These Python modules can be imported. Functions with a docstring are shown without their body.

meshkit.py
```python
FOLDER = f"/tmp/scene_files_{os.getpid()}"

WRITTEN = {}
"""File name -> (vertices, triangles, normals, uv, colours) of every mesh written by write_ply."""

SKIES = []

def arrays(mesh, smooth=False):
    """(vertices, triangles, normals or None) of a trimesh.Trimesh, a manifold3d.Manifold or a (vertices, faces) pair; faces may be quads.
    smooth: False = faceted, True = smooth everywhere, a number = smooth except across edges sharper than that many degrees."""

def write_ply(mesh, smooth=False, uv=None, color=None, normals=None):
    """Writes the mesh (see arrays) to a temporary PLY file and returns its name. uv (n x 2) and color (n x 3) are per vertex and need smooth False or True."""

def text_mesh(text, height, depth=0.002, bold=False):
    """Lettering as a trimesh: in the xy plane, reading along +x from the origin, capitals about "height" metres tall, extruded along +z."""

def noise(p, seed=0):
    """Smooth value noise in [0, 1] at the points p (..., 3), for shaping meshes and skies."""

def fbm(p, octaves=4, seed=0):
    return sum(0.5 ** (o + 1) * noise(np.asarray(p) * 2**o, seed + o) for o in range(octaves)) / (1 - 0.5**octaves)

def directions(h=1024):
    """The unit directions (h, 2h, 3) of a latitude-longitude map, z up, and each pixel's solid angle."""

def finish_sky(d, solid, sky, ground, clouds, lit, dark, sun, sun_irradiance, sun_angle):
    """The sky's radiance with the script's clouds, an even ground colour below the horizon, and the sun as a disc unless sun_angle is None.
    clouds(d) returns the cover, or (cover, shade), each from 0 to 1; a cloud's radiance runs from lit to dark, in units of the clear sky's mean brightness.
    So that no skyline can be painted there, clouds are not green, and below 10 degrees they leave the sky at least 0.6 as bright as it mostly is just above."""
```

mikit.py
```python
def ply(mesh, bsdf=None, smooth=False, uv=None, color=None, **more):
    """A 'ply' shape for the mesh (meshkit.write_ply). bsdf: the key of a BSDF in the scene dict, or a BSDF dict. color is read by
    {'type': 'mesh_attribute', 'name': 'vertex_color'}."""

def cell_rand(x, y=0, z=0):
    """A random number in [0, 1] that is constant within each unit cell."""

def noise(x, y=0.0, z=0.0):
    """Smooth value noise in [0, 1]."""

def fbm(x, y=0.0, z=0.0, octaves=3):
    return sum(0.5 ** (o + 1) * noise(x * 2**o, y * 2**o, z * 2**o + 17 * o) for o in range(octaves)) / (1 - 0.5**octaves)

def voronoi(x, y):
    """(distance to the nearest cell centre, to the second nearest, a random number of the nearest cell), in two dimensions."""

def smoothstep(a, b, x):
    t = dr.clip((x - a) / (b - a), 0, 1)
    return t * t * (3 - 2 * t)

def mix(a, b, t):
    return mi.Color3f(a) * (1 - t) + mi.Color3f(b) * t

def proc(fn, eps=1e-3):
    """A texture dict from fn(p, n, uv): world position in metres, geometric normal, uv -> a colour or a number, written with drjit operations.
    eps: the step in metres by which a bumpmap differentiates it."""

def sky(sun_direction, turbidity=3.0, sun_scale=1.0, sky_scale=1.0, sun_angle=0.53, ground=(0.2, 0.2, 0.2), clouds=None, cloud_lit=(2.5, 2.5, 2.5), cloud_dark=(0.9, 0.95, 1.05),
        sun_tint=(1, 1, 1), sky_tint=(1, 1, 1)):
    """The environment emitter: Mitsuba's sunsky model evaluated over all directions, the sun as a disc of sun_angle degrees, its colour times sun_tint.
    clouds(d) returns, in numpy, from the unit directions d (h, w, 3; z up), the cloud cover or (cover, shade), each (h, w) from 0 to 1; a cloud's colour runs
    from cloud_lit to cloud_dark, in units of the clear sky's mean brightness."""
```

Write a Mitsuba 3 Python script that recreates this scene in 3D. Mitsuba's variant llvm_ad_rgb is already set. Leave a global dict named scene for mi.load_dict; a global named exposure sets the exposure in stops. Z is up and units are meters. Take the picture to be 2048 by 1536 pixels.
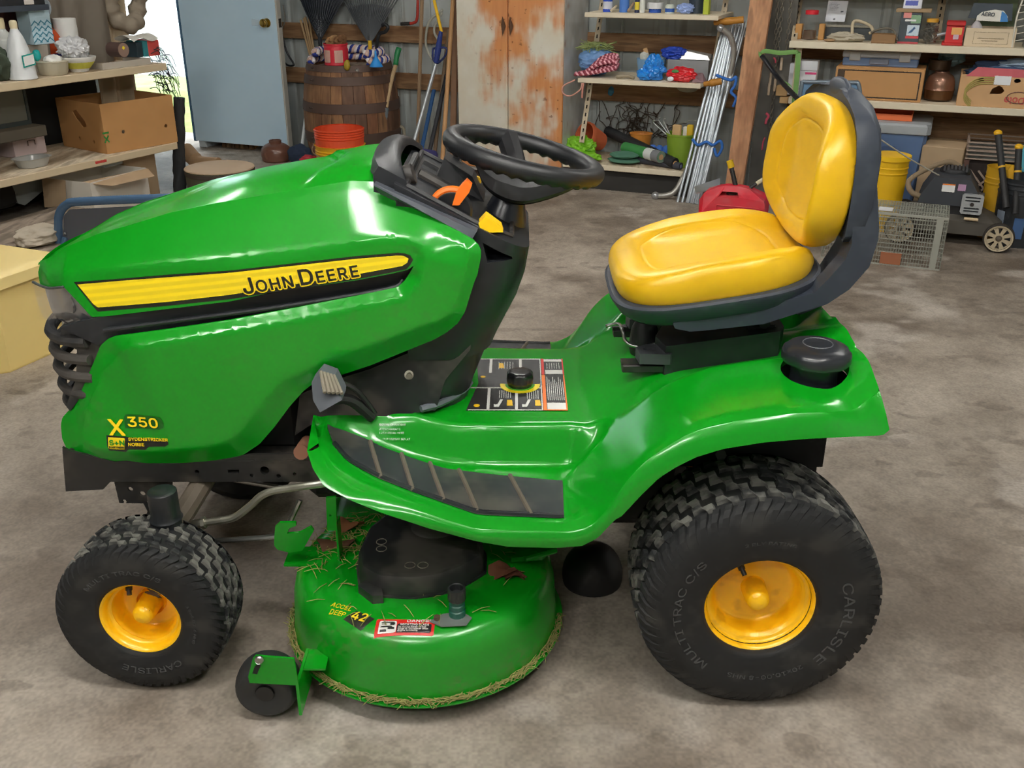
import math, random
import numpy as np, trimesh, drjit as dr, mitsuba as mi, mikit, meshkit
from scipy.spatial import Delaunay
from scipy.interpolate import griddata, RegularGridInterpolator
from scipy.ndimage import gaussian_filter
from shapely.geometry import Polygon, Point, LineString
from shapely import contains_xy
from mikit import proc, noise, fbm, voronoi, cell_rand, smoothstep, mix
random.seed(7); R = np.random.default_rng(7)
T4 = mi.ScalarTransform4f
scene, labels = {}, {}

# ---------------------------------------------------------------- camera
CAM = np.array([.773, -2.062, 1.4455]); PITCH, YAW = .4215, -.006
FWD = np.array([math.sin(YAW)*math.cos(PITCH), math.cos(YAW)*math.cos(PITCH), -math.sin(PITCH)])
scene['camera'] = {'type': 'perspective', 'fov_axis': 'x', 'fov': 2*math.degrees(math.atan(1024/1950)), 'near_clip': .05, 'far_clip': 200,
                   'to_world': T4().look_at(CAM.tolist(), (CAM+FWD).tolist(), [0, 0, 1])}
# ---------------------------------------------------------------- light and exposure
exposure = 0.22
scene['sky'] = mikit.sky([-.45, .55, .7], turbidity=4, sun_scale=.6, sky_scale=30.0, ground=(.25, .28, .18),
                         clouds=lambda d: np.clip(.55 + .5*(meshkit.fbm(d*3, 4, 3)-.4), 0, 1), cloud_lit=(1.6, 1.65, 1.75), cloud_dark=(1.0, 1.05, 1.15))
BETA = math.radians(22.5)                    # the building stands 22.5 degrees off the mower's axis
BM = np.eye(4); BM[:2, :2] = [[math.cos(BETA), math.sin(BETA)], [-math.sin(BETA), math.cos(BETA)]]
# fluorescent shop lights under the ceiling: (s, d, z) of the middle, turn in degrees, watts per square metre
LAMPS = [(.8, -.85, 2.6, 0, 120), (-.3, -2.3, 2.6, 90, 110), (2.1, -.6, 2.6, 90, 110), (1.2, -2.6, 2.6, 0, 110), (-.3, 2.3, 2.6, 0, 110), (2.2, 2.3, 2.6, 0, 75), (-2.4, 1.7, 2.6, 90, 90)]

# ---------------------------------------------------------------- materials
def rgb(c):
    if isinstance(c, str):
        c = [int(c[i:i+2], 16)/255 for i in (0, 2, 4)]
        c = [x/12.92 if x < .04045 else ((x+.055)/1.055)**2.4 for x in c]
    return [float(x) for x in c]
def col(c): return {'type': 'rgb', 'value': rgb(c)}
def M(c, r=.6, metal=0., coat=0., spec=.5, **k):
    """key of a plain material: colour (sRGB hex), roughness"""
    key = f'm_{c}_{r}_{metal}_{coat}_{spec}'.replace('.', 'p')
    if key not in scene:
        scene[key] = {'type': 'twosided', 'b': {'type': 'principled', 'base_color': col(c), 'roughness': r, 'metallic': metal, 'clearcoat': coat, 'clearcoat_gloss': .9, 'specular': spec}}
    return key
def MP(name, fn, r=.7, bump=None, bscale=.001, coat=0., metal=0., spec=.5, eps=1e-3):
    b = {'type': 'principled', 'base_color': proc(fn), 'roughness': proc(r) if callable(r) else r, 'clearcoat': coat, 'clearcoat_gloss': .9, 'metallic': metal, 'specular': spec}
    if bump: b = {'type': 'bumpmap', 'b': b, 't': proc(bump, eps), 'scale': bscale}
    scene[name] = {'type': 'twosided', 'b': b}
    return name
C3 = lambda c: mi.Color3f(*rgb(c))

def f_conc(p, n, uv):
    a = fbm(p.x*1.1, p.y*1.1, 3, 4); b = fbm(p.x*5, p.y*5, 7, 4); c = fbm(p.x*40, p.y*40, 1, 3)
    base = mix(C3('6f6459'), C3('a79d90'), smoothstep(.25, .75, .55*a+.45*b))
    st = smoothstep(.55, .72, fbm(p.x*2.3+9, p.y*2.3, 5, 4)); base = mix(base, C3('5f5347'), st*.45)
    lt = smoothstep(.60, .78, fbm(p.x*3.1-4, p.y*4, 2, 4)); base = mix(base, C3('bdb5ab'), lt*.55)
    dk = smoothstep(.66, .74, fbm(p.x*9, p.y*14+3, 8, 3)); base = mix(base, C3('55493e'), dk*.3)
    g = noise(p.x*170, p.y*170, 2); return base*(.72+.30*c+.26*g)
def b_conc(p, n, uv): return fbm(p.x*60, p.y*60, 0, 3)*.6 + fbm(p.x*9, p.y*9, 4, 3)
MP('concrete', f_conc, .62, b_conc, .0015, spec=.35)
def f_wallm(p, n, uv):
    a = fbm(p.x*2, p.y*2, p.z*2, 3); s = fbm(p.x*25, p.y*25, p.z*1.2, 3)
    return mix(mix(C3('9aa1a0'), C3('c3c9c6'), a), C3('7a7367'), smoothstep(.58, .8, s)*.5)
MP('wall_metal', f_wallm, .5)
def f_wood(a, b, k, kx=1., ky=1., kz=1.):
    def f(p, n, uv):
        g = fbm(p.x*kx, p.y*ky, p.z*kz, 4); h = noise(p.x*kx*6, p.y*ky*6, p.z*kz*6)
        return mix(mix(C3(a), C3(b), smoothstep(.3, .7, g)), C3(k), smoothstep(.62, .75, g)*.5)*(.85+.3*h)
    return f
MP('wood_girt', f_wood('7d5b3e', '9c7a58', '4c3524', 4, 4, 30), .8)
MP('wood_post', f_wood('9a6b4c', 'b98a66', '704a33', 22, 22, 3), .75)
MP('wood_shelf', f_wood('a08d75', 'c9bba2', '6b5b48', 18, 4, 18), .7)
MP('wood_grey', f_wood('6e6457', '97897a', '463d34', 14, 4, 14), .8)
MP('cardboard', lambda p, n, uv: mix(C3('b3824f'), C3('c4945f'), fbm(p.x*6, p.y*6, p.z*6, 3)), .85)
MP('kraft', lambda p, n, uv: mix(C3('a58a6c'), C3('bda585'), fbm(p.x*7, p.y*7, p.z*7, 3)), .85)
def dusty(c, d, k, amt=.6, lo=.5, hi=.75):
    return lambda p, n, uv: mix(C3(c), C3(d), smoothstep(lo, hi, fbm(p.x*k, p.y*k, p.z*k, 4))*amt)
MP('black_metal', dusty('141414', '4a443c', 14, .5), .45)
MP('black_plastic', dusty('15171b', '2c2e31', 9, .5), .42, lambda p, n, uv: noise(p.x*900, p.y*900, p.z*900), .00006)
MP('dusty_plastic', dusty('1a1b1d', '55504a', 11, .6, .45, .72), .55)
MP('pad_rubber', dusty('24272b', '57534b', 12, .55, .42, .72), .6)
MP('shell_plastic', dusty('2a303a', '3a4048', 20, .5), .5, lambda p, n, uv: fbm(p.x*420, p.y*420, p.z*420, 2), .0004)
MP('tyre', dusty('121314', '3b3a37', 22, .4, .5, .78), .7, lambda p, n, uv: fbm(p.x*160, p.y*160, p.z*160, 2), .0005, spec=.35)
MP('tyre_tread', dusty('232526', '77766f', 30, .75, .36, .66), .8, spec=.3)
MP('green', lambda p, n, uv: mix(C3('048a14'), C3('4c7a3c'), smoothstep(.62, .8, fbm(p.x*9+3, p.y*9, p.z*9, 4))*.2*smoothstep(.45, .6, fbm(p.x*60, p.y*60, p.z*60, 2))), .19, coat=.8, spec=.4)
MP('deck_green', lambda p, n, uv: mix(C3('048a14'), C3('56753e'), smoothstep(.55, .75, fbm(p.x*8+3, p.y*8, p.z*5, 4))*.45*smoothstep(.4, .6, fbm(p.x*70, p.y*70, p.z*70, 2))), .25, coat=.9)
MP('yellow', lambda p, n, uv: mix(C3('fabf0c'), C3('a5741c'), smoothstep(.6, .75, fbm(p.x*26, p.y*26, p.z*26, 4))*.35), .32, coat=.6)
MP('seat_yellow', lambda p, n, uv: mix(C3('e0b312'), C3('d4a51c'), fbm(p.x*14, p.y*14, p.z*14, 3)), .36, lambda p, n, uv: fbm(p.x*500, p.y*500, p.z*500, 2), .00012)
scene['clear_lens'] = {'type': 'thindielectric', 'int_ior': 1.5}

# ---------------------------------------------------------------- mesh helpers
def A(x): return np.asarray(x, float)
def cat(*ms):
    out = []
    for m in ms: out += list(m) if isinstance(m, (list, tuple)) else [m]
    return trimesh.util.concatenate(out)
def grid(rows, closed=False, ring=False):
    """mesh through a grid of points (n, m, 3); closed: last row joins the first; ring: each row is a loop"""
    r = A(rows); n, m = r.shape[:2]
    i, j = np.meshgrid(np.arange(n if closed else n-1), np.arange(m if ring else m-1), indexing='ij')
    a, b, c, d = i*m+j, ((i+1) % n)*m+j, ((i+1) % n)*m+(j+1) % m, i*m+(j+1) % m
    q = np.stack([a, b, c, d], -1).reshape(-1, 4)
    return trimesh.Trimesh(r.reshape(-1, 3), np.vstack([q[:, :3], q[:, [0, 2, 3]]]), process=False)
def resample(p, n, closed=False):
    p = A(p)
    if closed: p = np.vstack([p, p[:1]])
    s = np.r_[0, np.cumsum(np.linalg.norm(np.diff(p, axis=0), axis=1))]
    t = np.linspace(0, s[-1], n+1)[:-1] if closed else np.linspace(0, s[-1], n)
    return np.stack([np.interp(t, s, p[:, k]) for k in range(p.shape[1])], 1)
def spline(p, n=8, closed=False):
    p = A(p)
    q = np.vstack([p[-1:], p, p[:2]]) if closed else np.vstack([2*p[:1]-p[1:2], p, 2*p[-1:]-p[-2:-1]])
    t = np.linspace(0, 1, n, endpoint=False)[:, None]; out = []
    for i in range(1, len(q)-2):
        a, b, c, d = q[i-1:i+3]
        out.append(.5*(2*b+(c-a)*t+(2*a-5*b+4*c-d)*t**2+(3*b-a-3*c+d)*t**3))
    o = np.vstack(out)
    return o if closed else np.vstack([o, p[-1:]])
def tube(p, r, n=10, closed=False, cap=True):
    p = A(p); k = len(p); t = np.gradient(p, axis=0) if not closed else np.roll(p, -1, 0)-np.roll(p, 1, 0)
    t /= np.linalg.norm(t, axis=1, keepdims=True)+1e-12
    a = np.cross(t[0], [0, 0, 1] if abs(t[0][2]) < .9 else [1, 0, 0]); a /= np.linalg.norm(a); rows = []
    rr = np.broadcast_to(A(r), (k,)); ang = np.arange(n)*2*np.pi/n
    for i in range(k):
        a = a-t[i]*(a@t[i]); a /= np.linalg.norm(a); b = np.cross(t[i], a)
        rows.append(p[i]+rr[i]*(np.cos(ang)[:, None]*a+np.sin(ang)[:, None]*b))
    m = grid(rows, closed, True)
    if cap and not closed:
        v = np.vstack([m.vertices, p[:1], p[-1:]]); e = (k-1)*n; j = np.arange(n); jn = (j+1) % n
        f = np.vstack([m.faces, np.stack([j*0+k*n, j, jn], 1), np.stack([j*0+k*n+1, e+jn, e+j], 1)])
        m = trimesh.Trimesh(v, f, process=False)
    if m.volume < 0: m.invert()
    return m
def rod(a, b, r, n=10, r2=None): return tube([a, b], [r, r if r2 is None else r2], n)
def frame(d):
    d = A(d)/np.linalg.norm(d); a = np.cross(d, [0, 0, 1] if abs(d[2]) < .9 else [1, 0, 0]); a /= np.linalg.norm(a)
    F = np.eye(4); F[:3, 0], F[:3, 1], F[:3, 2] = a, np.cross(d, a), d
    return F
def lathe(prof, n=32, at=(0, 0, 0), axis=(0, 0, 1)):
    """(radius, height) profile turned about axis"""
    p = A(prof); an = np.arange(n)*2*np.pi/n
    rows = [np.stack([r*np.cos(an), r*np.sin(an), an*0+z], 1) for r, z in p]
    m = grid(rows, False, True); F = frame(axis); F[:3, 3] = at
    m.apply_transform(F); return m
def box(x0, x1, y0, y1, z0, z1, c=0.):
    """box, its edges chamfered by c"""
    if c <= 0:
        m = trimesh.creation.box((x1-x0, y1-y0, z1-z0)); m.apply_translation(((x0+x1)/2, (y0+y1)/2, (z0+z1)/2)); return m
    P = []
    for x, sx in ((x0, 1), (x1, -1)):
        for y, sy in ((y0, 1), (y1, -1)):
            for z, sz in ((z0, 1), (z1, -1)):
                P += [(x+sx*c, y+sy*c, z), (x+sx*c, y, z+sz*c), (x, y+sy*c, z+sz*c)]
    return trimesh.convex.convex_hull(A(P))
def hull(p): return trimesh.convex.convex_hull(A(p))
def turn(m, deg, axis=(0, 0, 1), at=(0, 0, 0)):
    m = m.copy(); m.apply_transform(trimesh.transformations.rotation_matrix(math.radians(deg), axis, at)); return m
def move(m, x=0, y=0, z=0): m = m.copy(); m.apply_translation((x, y, z)); return m
def scale(m, s): m = m.copy(); m.apply_scale(s); return m
def mirror(m):
    m = m.copy(); m.vertices = m.vertices*[1, -1, 1]; m.faces = m.faces[:, ::-1]; return m
def plate(poly, a, b, plane='xz', holes=()):
    """a polygon (pairs) extruded from a to b across the plane"""
    g = Polygon(A(poly)[:, :2], [A(h) for h in holes]).buffer(0)
    ms = []
    for q in getattr(g, 'geoms', [g]):
        m = trimesh.creation.extrude_polygon(q, abs(b-a), engine='earcut'); v = m.vertices; v[:, 2] += min(a, b)
        m.vertices = {'xz': v[:, [0, 2, 1]], 'xy': v, 'yz': v[:, [2, 0, 1]]}[plane]; m.fix_normals(); ms.append(m)
    return cat(ms)
def circ(x, y, r, n=16, r2=None): return [(x+r*math.cos(t), y+(r2 or r)*math.sin(t)) for t in np.arange(n)*2*np.pi/n]
def ball(c, r, sub=3, s=(1, 1, 1)):
    m = trimesh.creation.icosphere(sub, 1.); m.vertices = m.vertices*A(s)*r+A(c); return m
def lump(c, s, sub=3, amp=.25, k=3., seed=0, flat=None):
    """a crumpled soft body: an ellipsoid pushed about by noise"""
    m = trimesh.creation.icosphere(sub, 1.); v = m.vertices
    h = 1+amp*(2*meshkit.fbm(v*k+seed*7.3, 4, seed)-1)
    v = v*h[:, None]*A(s)
    if flat is not None: v[:, 2] = np.maximum(v[:, 2], flat)
    m.vertices = v+A(c); return m
def text(s, h, depth=.001, bold=True): return meshkit.text_mesh(s, h, depth, bold)
def put(m, o, ex, ey):
    """mesh drawn in xy (z up) laid at o with its x along ex and its y along ey"""
    ex = A(ex)/np.linalg.norm(ex); ey = A(ey)-ex*(A(ey)@ex); ey /= np.linalg.norm(ey)
    F = np.eye(4); F[:3, 0], F[:3, 1], F[:3, 2], F[:3, 3] = ex, ey, np.cross(ex, ey), o
    m = m.copy(); m.apply_transform(F); return m

class Both(tuple): pass
def both(m): return Both((m, mirror(m)))
# ---------------------------------------------------------------- entries
def key_of(k):
    if k not in used: used.add(k); return k
    i = 1
    while f'{k}_{i:03d}' in used: i += 1
    used.add(f'{k}_{i:03d}'); return f'{k}_{i:03d}'
used = set()
def tag(k, label=None, cat_=None, group=None, kind=None):
    labels[k] = {a: b for a, b in (('label', label), ('category', cat_), ('group', group), ('kind', kind)) if b}
def thing(name, label, category, group=None):
    k = key_of(name); tag(k, label, category, group); return k
def part(parent, name, mesh, mat, smooth=30, label=None, kind=None, BF=False, **more):
    """one entry of scene under its parent's key (BF: the mesh is in the building's frame)"""
    if isinstance(mesh, Both): k = part(parent, name, mesh[0], mat, smooth, label, kind, BF, **more); part(parent, name, mesh[1], mat, smooth, label, kind, BF, **more); return k
    k = key_of(f'{parent}__{name}' if parent else name)
    if BF: mesh = mesh.copy(); mesh.apply_transform(BM)
    scene[k] = mikit.ply(mesh, mat, smooth, **more)
    if label or kind: tag(k, label, None, None, kind)
    return k
def whole(name, mesh, mat, label, category, smooth=30, group=None, BF=False, kind=None):
    k = part(None, name, mesh, mat, smooth, BF=BF); tag(k, label, category, group, kind); return k
def struct(name, mesh, mat, smooth=False, BF=True): k = part(None, name, mesh, mat, smooth, BF=BF); tag(k, kind='structure'); return k

# ---------------------------------------------------------------- surfaces through measured lines
def field(lines, ax, step=.005, sigma=.004, dense=.006):
    """a smooth height over the plane of axes ax[0], ax[1] through 3-D lines; returns h(a, b)"""
    pt = []
    for l in lines:
        l = A(l); n = max(2, int(np.linalg.norm(np.diff(l, axis=0), axis=1).sum()/dense)+1) if len(l) > 1 else 1
        pt.append(resample(l, n) if len(l) > 1 else l)
    pt = np.vstack(pt); a, b, c = pt[:, ax[0]], pt[:, ax[1]], pt[:, ax[2]]
    ga, gb = np.arange(a.min()-.04, a.max()+.04, step), np.arange(b.min()-.04, b.max()+.04, step)
    X, Y = np.meshgrid(ga, gb, indexing='ij')
    z = griddata((a, b), c, (X, Y), 'linear'); zn = griddata((a, b), c, (X, Y), 'nearest'); z = np.where(np.isnan(z), zn, z)
    z = gaussian_filter(z, sigma/step, mode='nearest')
    return RegularGridInterpolator((ga, gb), z, bounds_error=False, fill_value=None)
def patch(outline, h, ax, step=.006, lines=(), holes=()):
    """mesh of the height field h inside a closed outline (pairs), triangulated along the given feature lines too"""
    o = resample(outline, max(8, int(LineString(list(outline)+[outline[0]]).length/step)), True)
    g = Polygon(o, holes).buffer(0); ps = [o]+[resample(A(k), max(6, int(LineString(k).length/step)), True) for k in holes]
    ps += [resample(A(l)[:, [ax[0], ax[1]]], max(2, int(LineString(A(l)[:, [ax[0], ax[1]]]).length/step))) for l in lines]
    x0, y0, x1, y1 = g.bounds
    X, Y = np.meshgrid(np.arange(x0, x1, step), np.arange(y0, y1, step*.87)); X = X+(np.arange(len(Y)) % 2)[:, None]*step/2
    q = np.stack([X.ravel(), Y.ravel()], 1); q = q[contains_xy(g.buffer(-step*.5), q[:, 0], q[:, 1])]
    from scipy.spatial import cKDTree
    fixed = np.vstack(ps); fixed = fixed[contains_xy(g.buffer(1e-6), fixed[:, 0], fixed[:, 1])]
    q = q[cKDTree(fixed).query(q)[0] > step*.55]
    p = np.vstack([fixed, q]); p = np.unique(np.round(p, 5), axis=0); t = Delaunay(p).simplices; c = p[t].mean(1)
    t = t[contains_xy(g.buffer(1e-7), c[:, 0], c[:, 1])]
    v = np.zeros((len(p), 3)); v[:, ax[0]], v[:, ax[1]], v[:, ax[2]] = p[:, 0], p[:, 1], h(p)
    m = trimesh.Trimesh(v, t, process=False)
    return m
def thick(m, d):
    """the sheet m with a second skin moved by d and a wall round its edges"""
    n = len(m.vertices); e = m.edges; es = np.sort(e, 1); _, inv, cnt = np.unique(es, axis=0, return_inverse=True, return_counts=True)
    e = e[cnt[inv.ravel()] == 1]
    f = np.vstack([m.faces, m.faces[:, ::-1]+n, np.c_[e[:, 1], e[:, 0], e[:, 0]+n], np.c_[e[:, 1], e[:, 0]+n, e[:, 1]+n]])
    return trimesh.Trimesh(np.vstack([m.vertices, m.vertices+A(d)]), f, process=False)

# ================================================================ the setting (building frame: s along the back wall, d away from the camera)
struct('floor', box(-6, 4.3, -6.5, 4.95, -.12, 0), 'concrete')
def wall_sheet(name, parent, s0, s1, z0, z1, d, mat='wall_metal'):
    pr = []; s = s0
    while s < s1-.001:
        w = min(.30, s1-s); pr += [(s, d), (s+w*.74, d), (s+w*.80, d-.016), (s+w*.92, d-.016), (s+w*.98, d)]; s += w
    pr.append((s1, d)); pr = A(pr)
    m = grid([[(a, b, z) for a, b in pr] for z in (z0, z1)])
    return part(parent, name, thick(m, (0, .004, 0)), mat, False, BF=True)
DOOR0, DOOR1, DTOP, WALL = -4.80, -3.80, 2.06, 4.93
k = key_of('wall_back'); tag(k, kind='structure')
for s0, s1, z0 in [(-6, DOOR0, 0), (DOOR0, DOOR1, DTOP), (DOOR1, -3.05, 0), (-3.05, -2.1, 0), (-2.1, -1.15, 0), (-1.15, -.45, 0), (-.45, .6, 0), (.6, 1.7, 0), (1.7, 2.65, 0), (2.65, 3.5, 0), (3.5, 4.3, 0)]:
    wall_sheet('panel', k, s0, s1, z0, 2.9, WALL)
struct('wall_right', box(4.2, 4.3, -6.5, 4.95, 0, 2.9), 'wall_metal')
struct('wall_left', box(-6.1, -6, -6.5, 4.95, 0, 2.9), 'wall_metal')
struct('wall_front', box(-6, 4.3, -6.6, -6.5, 0, 2.9), 'wall_metal')
struct('ceiling', box(-6, 4.3, -6.5, 4.95, 2.9, 2.98), MP('ceiling_wood', f_wood('4d4035', '66564a', '332a23', 3, 14, 3), .8))
for z in (.555, .875, 1.36, 2.1):                     # wooden girts along the back wall, in the runs the door leaves
    struct('trim', box(DOOR1, 4.2, WALL-.055, WALL-.018, z-.055, z+.055, .003), 'wood_girt')
struct('trim', box(DOOR1-.01, DOOR1+.06, WALL-.30, WALL-.0, 0, DTOP, .003), M('c9d2d6', .5))
struct('trim', box(DOOR0-.06, DOOR0+.01, WALL-.09, WALL-.0, 0, DTOP, .003), M('c9d2d6', .5))
# outside the open door
struct('ground', box(-30, 30, 4.95, 30, -.2, -.05), MP('lawn', lambda p, n, uv: mix(C3('6f8a3c'), C3('93a85e'), fbm(p.x*6, p.y*6, 0, 3)), .9))
lamp_m = M('f2f2ee', .4)
for i, (s, d, z, a, e) in enumerate(LAMPS):
    k = thing('ceiling_light', 'twin tube shop light hanging under the ceiling', 'ceiling light', 'twin tube shop lights')
    q = lambda m: move(turn(m, a), s, d, z)
    part(k, 'housing', q(cat(hull([(x, y, zz) for x in (-.63, .63) for y, zz in ((-.1, 0), (.1, 0), (-.06, .06), (.06, .06))]))), lamp_m, False, BF=True)
    for y in (-.05, .05):
        m = q(rod((-.6, y, -.03), (.6, y, -.03), .013, 8)); m.apply_transform(BM)
        kk = key_of(f'{k}__tube'); scene[kk] = mikit.ply(m, lamp_m, False, emitter={'type': 'area', 'radiance': {'type': 'rgb', 'value': [e*1.0, e*.98, e*.93]}})
    for x in (-.5, .5): part(k, 'chain', q(rod((x, 0, .05), (x, 0, 2.9-z), .004, 5)), M('777777', .4, 1.), BF=True)

# ================================================================ the riding mower (x to its rear, y to its far side)
MOW = thing('riding_mower', 'green riding mower with yellow seat and wheel rims in the middle of the floor', 'riding mower')
GREEN, YEL, BLK, PLA, DUS = 'green', 'yellow', 'black_metal', 'black_plastic', 'dusty_plastic'
STEEL = M('b9bab6', .28, 1.); ZINC = M('a9a595', .38, 1.)
# ---- hood
HT = [[-.2223,-.105,.8469],[-.2011,-.118,.8562],[-.1465,-.128,.887],[-.0784,-.135,.9142],[-.0181,-.142,.9317],[.0788,-.15,.9616],[.1626,-.155,.9801],[.3601,-.16,1.0144],[.4449,-.162,1.0287]] + [[.4933,-.166,1.0277]]
HN = [[-.2223,-.105,.8469],[-.2336,-.103,.8212],[-.231,-.11,.7971]]
HC2 = [[-.1973,-.15,.8351],[-.1351,-.195,.8506],[-.0159,-.216,.8688],[.0852,-.226,.8813],[.2141,-.236,.8947],[.3676,-.241,.9154],[.464,-.246,.9309],[.5298,-.248,.9375],[.5642,-.248,.9365]]
HC2R = [[.5642,-.248,.9365],[.5916,-.252,.917],[.5989,-.253,.9055],[.5812,-.252,.8488]]
HLAMP = [[-.231,-.11,.7971],[-.1855,-.165,.8089],[-.1437,-.197,.8218]]
HS1 = [[-.1403,-.199,.8246],[-.0203,-.216,.842],[.1024,-.228,.8595],[.2127,-.24,.8737],[.4626,-.247,.9074],[.5516,-.247,.9155],[.5759,-.244,.9047]]
HLIP = [[-.1407,-.199,.8225],[-.0887,-.212,.7622],[-.0531,-.216,.7659],[.2034,-.236,.8044],[.3028,-.24,.8278],[.4585,-.244,.851],[.5355,-.245,.8667],[.5611,-.245,.8729],[.5721,-.244,.8827]]
HSL = [[.5623,-.232,.8637],[.5507,-.232,.8462],[.5364,-.232,.8338],[.3404,-.232,.7928],[.1975,-.232,.7639],[.087,-.23,.7457],[-.0419,-.226,.7255],[-.0623,-.222,.7163]]
HFR = [[-.0785,-.218,.7026],[-.1004,-.21,.666],[-.1324,-.2,.614],[-.1648,-.19,.5628],[-.2068,-.183,.5202],[-.2124,-.183,.5021],[-.2117,-.19,.473],[-.1972,-.205,.4468]]
HBT = [[-.1783,-.212,.4396],[-.1233,-.222,.4342],[-.0232,-.228,.4342]] + [[.0587,-.228,.4356],[.1239,-.228,.4419],[.1842,-.228,.4531],[.2258,-.228,.4821],[.2617,-.228,.5226],[.299,-.228,.5716],[.3302,-.228,.6061],[.3469,-.228,.6198],[.4,-.228,.6391],[.4683,-.228,.6628],[.5693,-.228,.706],[.6043,-.228,.7213],[.63,-.228,.7365]] + [[.6538,-.23,.7577],[.6686,-.236,.7833],[.6814,-.238,.8248]]
HRR = [[.6897,-.239,.8508],[.6937,-.239,.858],[.702,-.238,.8972],[.7022,-.238,.9112],[.6965,-.236,.9215],[.6868,-.232,.9303],[.6369,-.213,.9537],[.5607,-.19,.9941]]
HI1 = [[-.0554,-.222,.6844],[-.0742,-.222,.6644],[-.0882,-.222,.6374],[-.1167,-.222,.5815],[-.1387,-.222,.5466],[-.1485,-.222,.5041],[-.14,-.23,.4856],[-.1105,-.238,.4719],[-.0431,-.245,.4723],[.0545,-.25,.4777],[.1198,-.25,.485]] + [[.1592,-.25,.497],[.188,-.25,.5194],[.2239,-.25,.5613],[.2593,-.25,.6024],[.2935,-.25,.6374],[.3424,-.25,.6608],[.4138,-.25,.6939],[.4748,-.25,.7189],[.5339,-.25,.7405],[.5936,-.25,.763],[.6226,-.25,.7715],[.6428,-.25,.7862],[.6523,-.25,.8144],[.6647,-.25,.8442]]
HI2 = [[-.0554,-.222,.6844],[-.0328,-.236,.6968],[-.0028,-.25,.7124],[.3422,-.25,.7719],[.4601,-.25,.8015],[.5475,-.25,.8183],[.5812,-.252,.8488]]
HI3 = [[.4507,-.172,1.0192],[.4707,-.176,1.0181],[.5162,-.19,.998],[.5645,-.206,.9755],[.6194,-.228,.9459],[.6661,-.246,.9233],[.6797,-.252,.9162],[.6805,-.252,.9033],[.6648,-.252,.8449]]
HI4 = [[-.0163,-.148,.9292],[.0801,-.156,.957],[.1638,-.162,.9738],[.3614,-.17,1.0068],[.4509,-.173,1.0194]]
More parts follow.
